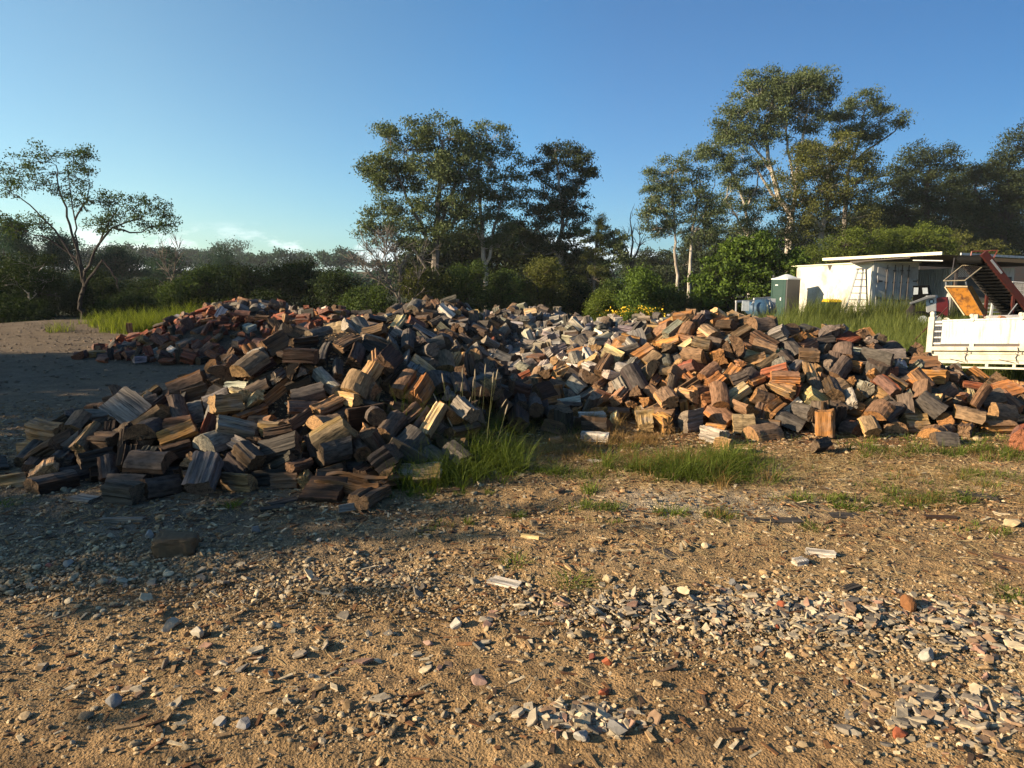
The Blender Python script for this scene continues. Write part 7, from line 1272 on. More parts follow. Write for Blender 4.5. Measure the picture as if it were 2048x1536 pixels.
tree('eucalyptus_tree','pale-trunked eucalypt leaning into the side of the big spreading crown',47,(974,612),
 [([(974,612),(972,545),(966,480),(960,410),(955,340),(965,290)],.20,.05),([(971,540),(985,480),(998,420),(1010,360),(1015,330)],.12,.03),([(968,500),(945,430),(935,380)],.08,.03)],
 [(985,275,34,26),(955,265,24,20),(945,300,30,30),(985,320,36,36),(1020,340,26,36),(1040,375,18,26),(970,365,40,38),(1005,395,28,36),(965,420,34,30),(985,455,30,30),(1010,450,18,28),(945,465,26,22),(1000,490,24,20)],
 M_EUC,M_BKP,'tree',.55,.50,46,seed=5,group=GT)
tree('eucalyptus_tree','narrow eucalypt with a thin airy top above a dark lower crown',48,(1118,615),
 [([(1118,615),(1120,560),(1122,500),(1125,430),(1118,360),(1110,300)],.24,.04),([(1123,460),(1150,400),(1165,350)],.09,.03),([(1124,440),(1090,390),(1080,340)],.08,.03),([(1121,520),(1075,460),(1065,430)],.10,.03)],
 [(1112,292,18,14,1),(1145,298,14,12),(1085,322,28,20),(1130,325,26,18),(1165,328,22,18),(1098,348,32,18),(1150,350,26,16),(1180,345,10,10),(1110,392,44,30),(1075,415,36,34),(1145,400,30,34),(1120,440,46,34),(1150,450,22,34),(1070,455,34,28),(1100,490,42,28),(1060,500,30,24),(1140,495,26,24),(1110,530,40,24),(1070,545,30,24)],
 M_EUC2,M_BKP,'tree',.52,.55,46,seed=7,group=GT)
tree('casuarina_tree','feathery pointed casuarina leaning at the tip behind the grey heap',46,(1190,615),
 [([(1190,615),(1190,540),(1192,480),(1200,435)],.10,.02)],
 [(1202,438,5,14),(1199,462,11,16),(1194,492,20,22),(1190,525,27,26),(1186,560,30,24)],M_OLV,M_BKG,'tree',.32,.55,46,(.26,.028),-.9,seed=9)
tree('eucalyptus_tree','thin young eucalypt between the casuarina and the dead tree',46,(1225,618),
 [([(1226,618),(1224,560),(1228,510),(1230,470)],.07,.03)],[(1215,475,22,18),(1240,482,16,18),(1222,505,20,18),(1240,520,12,16),(1175,470,14,16),(1205,540,16,14)],M_EUC,M_BKG,'tree',.4,.42,40,seed=11)
# bare trees
def bare(name, label, Y, base, trunks, mat, seed, ntw=60, spread=1.0, upz=.6):
    R = np.random.RandomState(seed); b = W(base[0], base[1], Y); root = thing(name, label, 'bare tree', (b[0], Y, gh(b[0], Y))); m = MB(); nodes = []
    for pts, r0, r1 in trunks:
        P = [W(p[0],p[1],Y+(p[2] if len(p) > 2 else 0)) for p in pts]; Q = []
        if pts[0][1] >= base[1]-1: P[0][2] = min(P[0][2], gh(P[0][0], P[0][1])-.1)
        for i in range(len(P)-1):
            for s in np.linspace(0,1,4)[:-1]: Q.append(P[i]*(1-s)+P[i+1]*s+R.normal(0,.04,3)*(0 < s))
        Q.append(P[-1]); n = len(Q); m.tube(Q, [r0+(r1-r0)*i/(n-1) for i in range(n)], 6); nodes += [(Q[i], (Q[i]-Q[i-1]), r0+(r1-r0)*i/(n-1)) for i in range(max(1,n//3), n)]
    m.build('trunk', mat, root, smooth=True); m = MB()
    for k in range(ntw):
        p, d, r = nodes[R.randint(len(nodes))]; d = d/np.linalg.norm(d); v = d*.6+R.normal(0,.6,3)+np.array((0,0,upz*.5)); v /= np.linalg.norm(v); L = spread*R.uniform(.4,1.3)
        q = p+v*L*.5+R.normal(0,.05,3); e = q+(v+R.normal(0,.35,3))*L*.5; m.tube([p,q,e], [min(r*.6,.03),.014,.006], 4, False)
        for j in range(2):
            v2 = v+R.normal(0,.6,3); v2 /= np.linalg.norm(v2); m.tube([q,q+v2*L*.35,q+v2*L*.6+R.normal(0,.08,3)],[.010,.008,.004],3,False)
    m.build('twig', mat, root)
bare('dead_tree','dead leafless tree with upright forks against the sky',47,(1258,615),[([(1257,615),(1258,560),(1262,520),(1264,470),(1262,425)],.14,.02),([(1259,545),(1275,505),(1290,465)],.07,.015),([(1260,530),(1250,490),(1245,465)],.05,.01),([(1268,520),(1280,480),(1282,450)],.04,.01)],M_BKD,4,46,.9,1.4)
bare('bare_shrub','grey leafless shrub leaning over the crest of the near heap',30,(815,640),[([(815,640),(790,585),(762,535),(735,500)],.07,.015),([(800,605),(800,550),(790,505)],.05,.012),([(790,585),(745,555),(715,530)],.045,.012),([(815,635),(835,575),(845,520)],.045,.012),([(775,555),(770,510),(775,480)],.03,.01)],M_BKG,6,210,.85,.5)
bare('bare_shrub','thin leafless sapling standing in the hedge beyond the brick red heap',34,(345,640),[([(345,640),(346,580),(350,530),(358,500)],.04,.01),([(347,570),(330,530),(322,505)],.03,.01)],M_BKG,8,60,.7,.6)
# trees at the far side of the yard's grass bank
tree('wattle_tree','open wind-shaped wattle with sweeping boughs beside the grass bank',31,(165,640),
 [([(165,640),(160,605),(168,560),(160,520),(140,450),(118,380),(112,330)],.11,.02),([(165,565),(155,500),(150,440),(135,330)],.06,.015),([(168,560),(190,500),(225,455),(290,432)],.075,.02),([(165,545),(110,460),(60,410),(20,385)],.055,.015),([(170,570),(205,520),(235,560),(240,585)],.06,.015),([(225,455),(270,465),(325,452)],.05,.015),([(160,520),(100,480),(50,462)],.05,.015),([(150,440),(175,400),(178,360)],.045,.012),([(190,500),(215,450),(240,410)],.05,.012)],
 [(105,308,42,15),(150,318,34,17),(175,345,16,18),(70,318,26,16),(30,330,30,16),(8,352,24,20),(18,378,18,14),(112,345,44,20),(72,362,26,14),(150,352,28,18),(130,385,22,14),(175,310,14,12),(200,398,24,14),(235,402,22,16),(265,415,24,20),(298,405,20,16),(322,418,20,20),(340,445,18,16),(290,438,24,12),(320,455,20,12),(228,430,20,14),(190,430,26,20),(215,455,16,10),(165,405,22,14),(45,455,34,16),(80,445,22,12),(20,440,18,14)],
 M_WAT,M_BKD,'tree',.32,.22,17,(.15,.05),.3,seed=13,twig=.010,deep=1.0,flat=.6,limb=.75)
tree('small_tree','small dark sapling with a thin pale trunk at the yard edge',29,(60,650),[([(60,650),(60,610),(58,585)],.05,.03),([(60,600),(90,560)],.03,.012),([(59,595),(30,560)],.03,.012)],
 [(60,548,50,24),(30,565,30,20),(95,560,30,24),(60,525,34,18),(15,545,26,20)],M_DKS,M_BKP,'tree',.36,.6,42,(.13,.05),.3,seed=15,twig=.01)
# the tall stand behind the container
tree('eucalyptus_tree','tallest eucalypt with umbrella crown and white trunk above the container',62,(1580,600),
 [([(1580,600),(1579,482),(1582,430),(1560,400),(1540,330),(1530,270),(1545,200)],.42,.07),([(1581,440),(1592,380),(1600,310),(1610,240),(1625,190)],.22,.05),([(1545,345),(1505,290),(1480,270)],.14,.05),([(1592,380),(1575,300),(1570,230),(1580,180)],.14,.05),([(1555,400),(1515,340),(1500,330)],.14,.05)],
 [(1560,162,60,20),(1610,160,48,18),(1645,178,24,22),(1515,185,38,22),(1590,190,56,26),(1640,205,24,26),(1540,215,48,28),(1485,228,34,24),(1455,248,20,18),(1500,258,34,20),(1600,228,34,24),(1570,250,32,22),(1625,240,20,22),(1450,268,16,10),(1530,280,22,14),(1612,278,18,16),(1480,275,22,12)],
 M_EUC,M_BKP,'tree',.72,.85,52,(.28,.085),seed=17,group=GT,hollow=.3)
tree('eucalyptus_tree','airy eucalypt top with a reaching bough beside the tallest crown',66,(1690,600),
 [([(1690,600),(1690,450),(1695,350),(1715,290),(1730,220)],.30,.06),([(1700,330),(1750,290),(1790,262),(1805,240)],.12,.03),([(1705,310),(1690,270),(1680,245)],.08,.03),([(1718,280),(1760,240)],.08,.03)],
 [(1735,198,30,15),(1765,205,20,14),(1712,212,18,14),(1685,240,16,14),(1672,236,12,12),(1765,232,26,16),(1795,240,18,14),(1740,250,24,16),(1705,265,26,16),(1725,275,24,14),(1680,268,14,12),(1755,265,22,10)],
 M_EUC,M_BKG,'tree',.7,.52,46,(.28,.085),seed=19,group=GT)
tree('eucalyptus_tree','rounded yellowish eucalypt crown in front of the tallest trunk',56,(1640,600),
 [([(1640,600),(1640,500),(1650,430),(1655,370),(1660,320)],.30,.06),([(1645,460),(1600,400),(1580,370)],.13,.04),([(1650,430),(1700,380),(1725,350)],.13,.04)],
 [(1655,295,50,22),(1700,302,34,22),(1610,308,34,22),(1735,325,22,24),(1640,330,60,28),(1690,345,52,28),(1590,345,34,30),(1575,385,34,34),(1640,375,60,34),(1700,385,48,34),(1730,375,24,34),(1610,425,50,34),(1670,430,60,38),(1720,430,36,34),(1600,470,34,26)],
 M_OLV,M_BKP,'tree',.66,.62,48,(.25,.08),seed=21,group=GT)
tree('eucalyptus_tree','twin pale-stemmed eucalypt at the open end of the tall stand',54,(1360,612),
 [([(1357,612),(1352,530),(1350,470),(1344,400),(1345,350)],.14,.04),([(1376,612),(1380,540),(1384,470),(1395,400),(1400,360)],.15,.04),([(1350,470),(1325,420),(1310,390)],.07,.025),([(1384,480),(1420,400),(1430,360)],.08,.03)],
 [(1345,340,34,20),(1318,358,24,22),(1375,335,28,22),(1395,350,28,28),(1340,370,38,24),(1305,388,18,20),(1365,378,36,26),(1410,385,26,34),(1330,405,28,22),(1390,415,34,28),(1425,420,22,34),(1350,430,22,22),(1300,415,16,20),(1395,455,34,26),(1425,465,24,26),(1310,450,18,26),(1340,465,16,18)],
 M_EUC,M_BKP,'tree',.6,.55,46,seed=23,group=GT)
tree('eucalyptus_tree','slender eucalypt with tufts on bare boughs between the twin stems and the tallest tree',58,(1500,606),
 [([(1500,606),(1500,520),(1495,440),(1480,380),(1455,330),(1430,300)],.20,.04),([(1490,420),(1515,370),(1520,330)],.10,.03),([(1497,470),(1465,420),(1450,400)],.09,.03)],
 [(1425,292,24,14),(1412,305,16,12),(1450,305,22,16),(1480,318,26,16),(1470,345,28,22),(1440,335,18,18),(1505,345,28,24),(1530,330,18,20),(1490,380,40,26),(1455,385,28,26),(1525,385,28,28),(1470,425,44,30),(1520,430,34,30),(1490,470,44,28)],
 M_EUC,M_BKP,'tree',.62,.5,46,seed=25,group=GT)
tree('eucalyptus_tree','dense dark eucalypt mound behind the shed roof',60,(1850,602),
 [([(1850,602),(1850,500),(1855,400),(1860,330)],.34,.08),([(1852,480),(1800,420),(1785,390)],.15,.05)],
 [(1860,312,44,22),(1905,318,20,22),(1830,330,34,24),(1880,345,42,30),(1800,350,30,24),(1780,385,36,34),(1835,380,44,34),(1890,395,36,38),(1800,430,50,38),(1860,440,52,40),(1900,460,36,40),(1770,440,30,34),(1830,490,70,34),(1750,470,34,30)],
 M_EUC2,M_BKD,'tree',.75,.66,50,(.27,.085),seed=27,group=GT)
tree('eucalyptus_tree','tall dark eucalypt rising at the frame edge above the red conveyor',62,(2010,602),
 [([(2010,602),(2008,500),(2012,400),(2020,320)],.34,.08),([(2009,480),(1960,400),(1950,370)],.15,.05),([(2010,450),(2060,380)],.15,.05)],
 [(2040,285,26,24),(2070,275,34,30),(2010,312,36,26),(1975,335,30,24),(1950,352,24,24),(2045,335,40,34),(1990,372,44,32),(2055,385,44,40),(1950,395,34,32),(2000,425,50,38),(1950,445,40,40),(2050,445,48,44),(1990,490,60,38),(2060,510,44,36),(1930,490,34,34)],
 M_EUC2,M_BKD,'tree',.75,.66,50,(.27,.085),seed=29,group=GT)
# darker trees filling in behind
for k, (px, Y, top, wd, lab) in enumerate([(1300,80,500,60,'grey-green woodland tree low behind the dead tree'),(1420,82,440,70,'grey-green woodland tree behind the twin-stemmed eucalypt'),(1520,84,455,60,'grey-green woodland tree behind the slender eucalypt'),(1620,86,440,70,'grey-green woodland tree behind the rounded yellowish crown'),(1740,88,420,70,'grey-green woodland tree behind the dense dark mound'),(1940,86,430,70,'grey-green woodland tree between the dark mound and the frame edge'),(1330,70,540,60,'low woodland tree beside the large-leaved bush'),(1700,74,480,90,'low woodland tree behind the acacias over the container'),(1790,78,380,80,'dark woodland tree filling the gap beside the dense dark mound'),(1900,80,350,80,'dark woodland tree rising behind the dense dark mound'),(2000,82,330,80,'dark woodland tree behind the tall tree at the frame edge'),(1960,70,460,80,'low dark woodland tree behind the red conveyor'),(1840,72,470,80,'low dark woodland tree behind the shed roof'),(1560,74,500,70,'low dark woodland tree behind the white trunk'),(1460,76,480,60,'low dark woodland tree behind the large-leaved bush'),(840,52,492,55,'understorey tree below the lower boughs of the big spreading eucalypt'),(930,54,462,55,'understorey tree between the dark trunk and the pale trunk'),(1020,54,452,50,'understorey tree between the pale trunk and the narrow eucalypt'),(1090,55,470,50,'understorey tree under the narrow eucalypt'),(1165,55,505,45,'understorey tree below the casuarina tip')]):
    R = np.random.RandomState(k+70); lobes = [(px+R.uniform(-.7,.7)*wd, top+22+R.uniform(0,1)**1.3*(560-top), wd*R.uniform(.35,.55), wd*R.uniform(.3,.45)) for _ in range(17)]+[(px, top+18, wd*.45, 20)]
    tree('woodland_tree', lab, Y, (px,600), [([(px,600),(px+4,540),(px,top+50)],.25,.06),([(px+2,560),(px+wd*.4,top+70)],.12,.04)], lobes, M_EUC2, M_BKP if k % 2 else M_BKG, 'tree', .85, .50, 42, (.34,.11), seed=80+k, group='grey-green woodland trees behind the tall stand')
# hedge of shrubs beyond the red heap
def shrub(name, label, Y, px, top, half, bot=645, mat=None, seed=1, n=16, cl=.42, dens=.62, per=44, leaf=(.13,.055), cat='shrub', group=None, droop=.2):
    R = np.random.RandomState(seed); lob = []
    for i in range(n):
        f = R.rand(); yy = top+14+(bot-top-20)*f; wid = half*(.45+.55*min(1,f*2.2))
        lob.append((px+R.uniform(-1,1)*wid*.75, yy, half*R.uniform(.28,.5), min(half,60)*R.uniform(.22,.42), R.uniform(-1,1)))
    lob.append((px+R.uniform(-.2,.2)*half, top+12, half*.35, 14))
    st = [([(px+R.uniform(-.2,.2)*half, bot+5), (px+R.uniform(-.4,.4)*half, (top+bot)/2), (px+R.uniform(-.6,.6)*half, top+25)], .06, .015) for _ in range(3)]
    return tree(name, label, Y, (px, bot), st, lob, mat or M_DKS, M_BKD, cat, cl, dens, per, leaf, droop, seed, .009, group, .3, .8, .7, .7, 'stem')
GH = 'dark hedge shrubs beyond the heaps'
for k, (px, Y, top, hf, lab, mt) in enumerate([
 (-40,33,520,80,'dark hedge shrub at the far end of the bare earth, cut by the frame',M_DKS),(60,35,508,75,'dark hedge shrub behind the thin pale-trunked sapling',M_DKS),(190,36,520,70,'dark hedge shrub behind the wattle trunk',M_DKS),(300,35,545,70,'low dark hedge shrub behind the bright grass bank',M_DKS),(400,33,520,75,'olive-topped hedge shrub above the start of the brick red heap',M_WAT),(500,33,512,80,'round-topped dark hedge shrub above the brick red crest',M_DKS),(590,34,508,75,'dark hedge shrub with the highest domed top',M_DKS),(670,32,528,65,'dark hedge shrub before the leafless shrub',M_DKS),(735,30,560,55,'low lighter hedge shrub under the leafless shrub',M_WAT),(20,28,590,70,'shaded low shrub at the edge of the bare earth',M_DKS),(255,31,580,60,'shaded low shrub just behind the bright grass',M_DKS)]):
    shrub('hedge_shrub', lab, Y, px, top+20, hf, 645, mt, 100+k, 18, .42, .7, 46, group=GH)
for k, (px, Y, top, hf, lab) in enumerate([(20,60,440,60,'grey-green tree behind the low boughs of the wattle'),(110,62,470,60,'grey-green tree behind the wattle trunk'),(230,64,500,55,'grey-green tree in the gap past the wattle'),(330,75,498,50,'hazy grey tree beyond the leafless sapling'),(440,80,500,55,'hazy grey tree over the olive-topped shrub')]):
    shrub('woodland_tree', lab, Y, px, top, hf, 600, M_HILL, 130+k, 16, .7, .5, 42, (.26,.09), 'tree', 'hazy trees behind the hedge')
GM = 'mixed bushes behind the grey heap'
for k, (px, Y, top, hf, lab, mt) in enumerate([(850,31,540,50,'olive bush behind the crest of the near heap',M_OLV),(930,32,530,60,'dark green bush under the pale-trunked eucalypt',M_WAT),(1010,33,545,55,'low green bush at the foot of the pale trunk',M_WAT),(1080,34,520,60,'dark bush under the narrow eucalypt',M_OLV),(1150,35,560,45,'dark low bush beside the casuarina',M_DKS),(1230,33,565,36,'green bush just behind the round flowering bush',M_WAT),(1280,31,545,42,'bright green bush between the round bush and the large-leaved bush',M_BRT),(1335,32,575,40,'dull low bush beside the large-leaved bush',M_WAT),(890,38,560,45,'dull olive bush behind the near heap crest',M_OLV)]):
    shrub('bush', lab, Y, px, top, hf, 640, mt, 150+k, 16, .40, .62, 44, group=GM, cat='bush')
shrub('round_bush','small round yellow-green bush at the back of the grey heap',24,1204,584,30,640,M_YLW,170,12,.24,.8,60,(.08,.035),'bush')
# yellow flowers beside it
fb = shrub('flowering_bush','low bush covered in yellow flowers beside the round bush',23.5,1275,616,42,652,M_BRT,171,9,.26,.5,36,(.09,.035),'bush')
R = np.random.RandomState(5); o0 = np.array(fb.location); P = np.array([W(1272+R.normal(0,24), 628+R.normal(0,7), 23.0+R.uniform(-.4,.4)) for _ in range(900)])
V, F = leaf_quads(P, .07, .055, R, 0); me = raw_mesh('flowers', V-o0, [F]); link('blossom', me, M_FLW, fb)
tree('large_leaved_bush','tall glossy large-leaved bush beside the green toilet',33,(1480,640),
 [([(1480,640),(1490,580),(1500,520)],.08,.03),([(1470,640),(1440,580),(1430,540)],.07,.02),([(1500,640),(1550,580),(1565,540)],.06,.02)],
 [(1505,500,34,24),(1470,520,38,28),(1540,515,38,26),(1440,545,40,30),(1500,545,50,34),(1565,540,36,30),(1415,575,36,30),(1465,585,50,34),(1520,585,44,34),(1560,580,36,34),(1400,605,34,26),(1440,615,44,22),(1500,620,50,24),(1525,490,18,18),(1590,545,22,24)],
 M_BRT,M_BKD,'bush',.42,.66,40,(.22,.10),.35,seed=33,twig=.012)
for k, (px, Y, lobes, lab) in enumerate([(1690,41,[(1690,485,50,22),(1650,505,40,20),(1720,500,46,24),(1680,525,60,22),(1740,480,34,20),(1620,520,30,18)],'bright feathery acacia over the container roof'),(1800,42,[(1800,475,50,20),(1840,465,44,20),(1770,490,46,22),(1830,495,60,24),(1870,485,34,22),(1800,520,60,20)],'bright feathery acacia over the shed roof'),(1930,46,[(1930,490,40,24),(1900,505,44,24),(1960,510,50,26),(1930,530,60,20)],'dull feathery acacia behind the red conveyor')]):
    tree('acacia_tree', lab, Y, (px,610), [([(px,610),(px,560),(px+5,510)],.10,.03)], lobes, [M_YLW,M_YLW,M_OLV][k], M_BKD, 'tree', .5, .7, 50, (.17,.045), .1, seed=40+k, flat=.45)
# distant woodland on the rise
R = np.random.RandomState(91); C = []; n_t = 0
for k in range(230):
    px = R.uniform(-150, 2200); Y = R.uniform(200, 330)
    prof = 488 if px < 200 else 482 if px < 470 else 490 if px < 720 else 512
    b = W(px, 600, Y); g = gh(b[0], Y); top = W(px, prof+R.uniform(0,26)+(0 if R.rand() < .8 else -12), Y)[2]
    if top < g+3: continue
    h = top-g
    for j in range(R.randint(6,11)):
        o = np.array((b[0]+R.normal(0,h*.22), Y+R.normal(0,h*.2), top-h*.16-R.rand()**1.2*h*.5)); m = 120
        C.append(o+R.normal(0,1,(m,3))*np.array((h*.11,h*.11,h*.075)))
C = np.vstack(C); V, F = leaf_quads(C, .85, .5, R, .3)
tag(link('distant_woodland', raw_mesh('distant_woodland', V, [F], {'tint': ('FLOAT','POINT',np.repeat(R.rand(len(C)),4))}), M_HILL), 'hazy bluish woodland along the far rise', 'woodland', kind='stuff')
# mid-distance woodland edge
C = []
for k in range(120):
    px = R.uniform(-100, 1350); Y = R.uniform(95, 150); b = W(px, 600, Y); g = gh(b[0], Y); top = W(px, 528+R.uniform(0,34), Y)[2]; h = max(top-g, 2)
    for j in range(R.randint(6,10)):
        o = np.array((b[0]+R.normal(0,h*.3), Y+R.normal(0,h*.3), top-h*.15-R.rand()*h*.7)); C.append(o+R.normal(0,1,(90,3))*np.array((h*.14,h*.14,h*.10)))
C = np.vstack(C); V, F = leaf_quads(C, .5, .28, R, .3)
tag(link('middle_woodland', raw_mesh('middle_woodland', V, [F], {'tint': ('FLOAT','POINT',np.repeat(R.rand(len(C)),4))}), M_HILL), 'grey-green woodland edge beyond the yard', 'woodland', kind='stuff')
# trees outside the frame that throw the long shade over the yard
def shade(label, x, y, h, r, n, seed, dens=.5):
    px, py = project((x, y, 0)); R = np.random.RandomState(seed); root = thing('yard_tree', label, 'tree', (x, y, 0), 'trees along the near side of the yard')
    o0 = np.array((x,y,0)); m = MB(); m.tube([o0-(0,0,.1), o0+(.1,0,h*.4), o0+(0,.1,h*.8)], [.16,.12,.05], 7); C = []
    for k in range(n):
        u = R.normal(0,1,3); u /= np.linalg.norm(u); o = o0+np.array((0,0,h*.58))+u*np.array((r,r,h*.36))*R.uniform(.35,1); m.tube([o0+(0,0,h*.45), o], [.035,.012], 4, False)
        C.append(o+R.normal(0,1,(int(120*dens*2),3))*np.array((.42,.42,.30)))
    m.build('trunk', M_BKD, root); C = np.vstack(C); V, F = leaf_quads(C, .24, .12, R, .3)
    link('crown', raw_mesh('crown', V-o0, [F], {'tint': ('FLOAT','POINT',np.repeat(R.rand(len(C)),4))}), M_WAT, root)
for k, a in enumerate(SHADE): shade(['low dense shade tree beside the yard, out of the photo','rounded shade tree beside the yard, out of the photo','tall open shade tree beside the yard, out of the photo','bushy shade tree beside the yard, out of the photo','small shade tree close to the viewer, out of the photo','scrubby shade tree beside the yard, out of the photo'][k % 6], *a, seed=200+k)
# ------------------------------------------------------------------ container, shed, machines, truck tray
M_WHITE = mat_plain('worn_white_paint', (.54,.53,.485), .55, .3, (.33,.28,.20), 1.1, .8, 0, (1,1,1))
M_WHITE2 = mat_plain('white_steel', (.48,.48,.475), .45, .4, (.22,.21,.20), 5, .8, 0, (6,6,.55))
M_CREAM = mat_plain('cream_tray_paint', (.48,.45,.36), .45, .4, (.25,.21,.14), 4, .7)
M_DOORW = mat_plain('shade_toned_white_door', (.34,.34,.345), .5, .3, (.17,.15,.13), 2.5, .7)  # the container doors' shade is put into this greyer white
M_DARKS = mat_plain('dark_steel', (.055,.05,.048), .55, .4, (.10,.05,.03), 8, .5)
M_GALV = mat_plain('galvanised', (.42,.43,.43), .4, .5, (.25,.24,.22), 5, .5, .6)
M_ALU = mat_plain('aluminium', (.30,.305,.30), .38, .5, (.40,.40,.39), 9, .4, .7)
M_RED = mat_plain('rusty_red_paint', (.062,.014,.011), .55, .25, (.04,.02,.015), 6, .9)
M_ORNG = mat_plain('worn_orange_paint', (.36,.145,.014), .5, .35, (.06,.022,.008), 9, .95, 0, (1,1,1))
M_BELT = mat_plain('black_rubber', (.006,.006,.006), .85, .08, (.010,.009,.008), 8, .4)
M_TGRN = mat_plain('green_plastic', (.004,.036,.029), .42, .4, (.01,.04,.035), 4, .4)
M_TGRY = mat_plain('grey_plastic', (.042,.044,.046), .5, .3, (.05,.05,.05), 4, .4)  # grey darkened so the toilet's shaded side sits in the colour
M_TWHT = mat_plain('white_plastic', (.70,.74,.74), .4, .4, (.5,.5,.5), 5, .3)
M_YEL = mat_plain('yellow_plastic', (.72,.47,.02), .4, .4, (.5,.32,.03), 5, .3)
M_BIN = mat_plain('dark_green_plastic', (.02,.045,.03), .5, .35)
M_ROOF = mat_plain('cream_fascia', (.72,.68,.50), .5, .3, (.45,.38,.24), 3, .4)
M_ROOFU = mat_plain('roof_sheet', (.11,.095,.085), .6, .3, (.11,.07,.05), 2, .6)
M_OCH = mat_plain('ochre_fascia', (.42,.22,.09), .6, .3, (.3,.16,.07), 4, .5)
M_BLUE = mat_plain('blue_tarp', (.03,.075,.14), .55, .3, (.05,.08,.12), 6, .5)
M_MAR = mat_plain('maroon_paint', (.17,.018,.02), .4, .45, (.10,.02,.02), 5, .5)
M_GLASS = mat_plain('cab_window', (.10,.11,.11), .12, .6)
def Q1(X, Y, d): return W(1780+X/7.642, 490+Y/7.642, d)
def Q2z(X, Y, d): return W(1500+X/3.737, 460+Y/3.737, d)
def Q3(X, Y, d): return W(1450+X/8.192, 520+Y/8.192, d)
V3 = lambda p: Vector([float(c) for c in p])

# white container, the shade of its doors put into their colour
A, B = V3(W(1594,532,32)), V3(W(1749,524,27)); u = (A-B); u.z = 0; Lc_ = u.length; u.normalize(); wdir = Vector((-u.y, u.x, 0))
if wdir.x < 0: wdir = -wdir
zt0, zt1 = A.z, B.z; Wc = 2.0
root = thing('container', 'weathered white container beside the green toilet, shade coloured into its grey-white doors', 'container', (B.x, B.y, 0)); RB = Vector((B.x, B.y, 0))
def cp_(s, d, z): return RB+u*s+wdir*d+Vector((0,0,z))
m = MB(); zt = (zt0+zt1)/2-.02; zA, zB = zt0-.03, zt1-.03
m.hexa([cp_(0,0,.12),cp_(0,Wc,.12),cp_(Lc_,Wc,.12),cp_(Lc_,0,.12),cp_(0,0,zB),cp_(0,Wc,zB),cp_(Lc_,Wc,zA),cp_(Lc_,0,zA)]); m.build('body', M_WHITE, root)
m = MB(); m.hexa([cp_(-.06,-.06,zB+.003),cp_(-.06,Wc+.05,zB+.003),cp_(Lc_+.35,Wc+.05,zA+.003),cp_(Lc_+.35,-.06,zA+.003),cp_(-.06,-.06,zB+.045),cp_(-.06,Wc+.05,zB+.045),cp_(Lc_+.35,Wc+.05,zA+.045),cp_(Lc_+.35,-.06,zA+.045)]); m.build('roof', M_ROOF, root)
m = MB(); m.hexa([cp_(-.03,-.03,.1),cp_(-.03,.10,.1),cp_(.10,.10,.1),cp_(.10,-.03,.1),cp_(-.03,-.03,zB),cp_(-.03,.10,zB),cp_(.10,.10,zB),cp_(.10,-.03,zB)]); m.build('corner_post', M_GALV, root)
m = MB(); m.plate([cp_(2.55,-.004,zB-.02),cp_(2.85,-.004,zB-.02),cp_(2.78,-.004,zB-.16),cp_(2.68,-.004,zB-.26)], .003); m.build('dark_patch', M_DARKS, root)
for k in range(2):
    d0 = .14+k*.92; m = MB(); m.hexa([cp_(-.05,d0,.2),cp_(-.05,d0+.90,.2),cp_(-.004,d0+.90,.2),cp_(-.004,d0,.2),cp_(-.05,d0,zB-.16),cp_(-.05,d0+.90,zB-.16),cp_(-.004,d0+.90,zB-.16),cp_(-.004,d0,zB-.16)])
    dr = m.build('door', M_DOORW, root, .008)
    for j in range(2):
        m = MB(); dd = d0+.40+j*.34 if k == 0 else d0+.14+j*.30; m.tube([cp_(-.075,dd,.16), cp_(-.075,dd,zB-.08)], .022, 6)
        for zz in (.35,1.0,1.7,zB-.3): m.bar(cp_(-.062,dd-.06,zz), cp_(-.062,dd+.06,zz), .03, .05)
        m.bar(cp_(-.085,dd-.02,1.05), cp_(-.085,dd+.22,.98), .025, .035); m.build('lock_rod', M_DARKS, dr)
    for zz in (.45,1.1,1.75):
        m = MB(); hd = d0+.02 if k == 0 else d0+.88; sg = 1 if k == 0 else -1; m.bar(cp_(-.062,hd,zz), cp_(-.062,hd+sg*.20,zz), .025, .06); m.tube([cp_(-.07,hd,zz-.07),cp_(-.07,hd,zz+.07)],.025,6); m.build('hinge', M_DARKS, dr)
# ladder
root = thing('ladder', 'aluminium folding ladder standing against the white container side', 'ladder', tuple(Q2z(800,600,26.9)*np.array((1,1,0))))
Yl = 26.9
def frame(nm, a0, a1, b0, b1, ya, yb, n):
    m = MB(); P = [V3(Q2z(*a0,ya)), V3(Q2z(*a1,yb)), V3(Q2z(*b0,ya)), V3(Q2z(*b1,yb))]
    for i in (1, 3): P[i] = P[i-1]+(P[i]-P[i-1])*1.18
    m.bar(P[0], P[1], .055, .03); m.bar(P[2], P[3], .055, .03)
    for i in range(n): f = (i+.6)/n; m.bar(P[0].lerp(P[1], f), P[2].lerp(P[3], f), .045, .03)
    m.build(nm, M_ALU, root)
frame('front_frame', (808,292), (715,588), (845,292), (806,590), Yl, Yl-.5, 7)
frame('rear_frame', (846,292), (812,585), (868,290), (876,588), Yl+.02, Yl+.12, 7)
m = MB(); m.bar(Q2z(800,292,Yl), Q2z(872,288,Yl), .14, .05); m.build('top_tray', M_ALU, root)
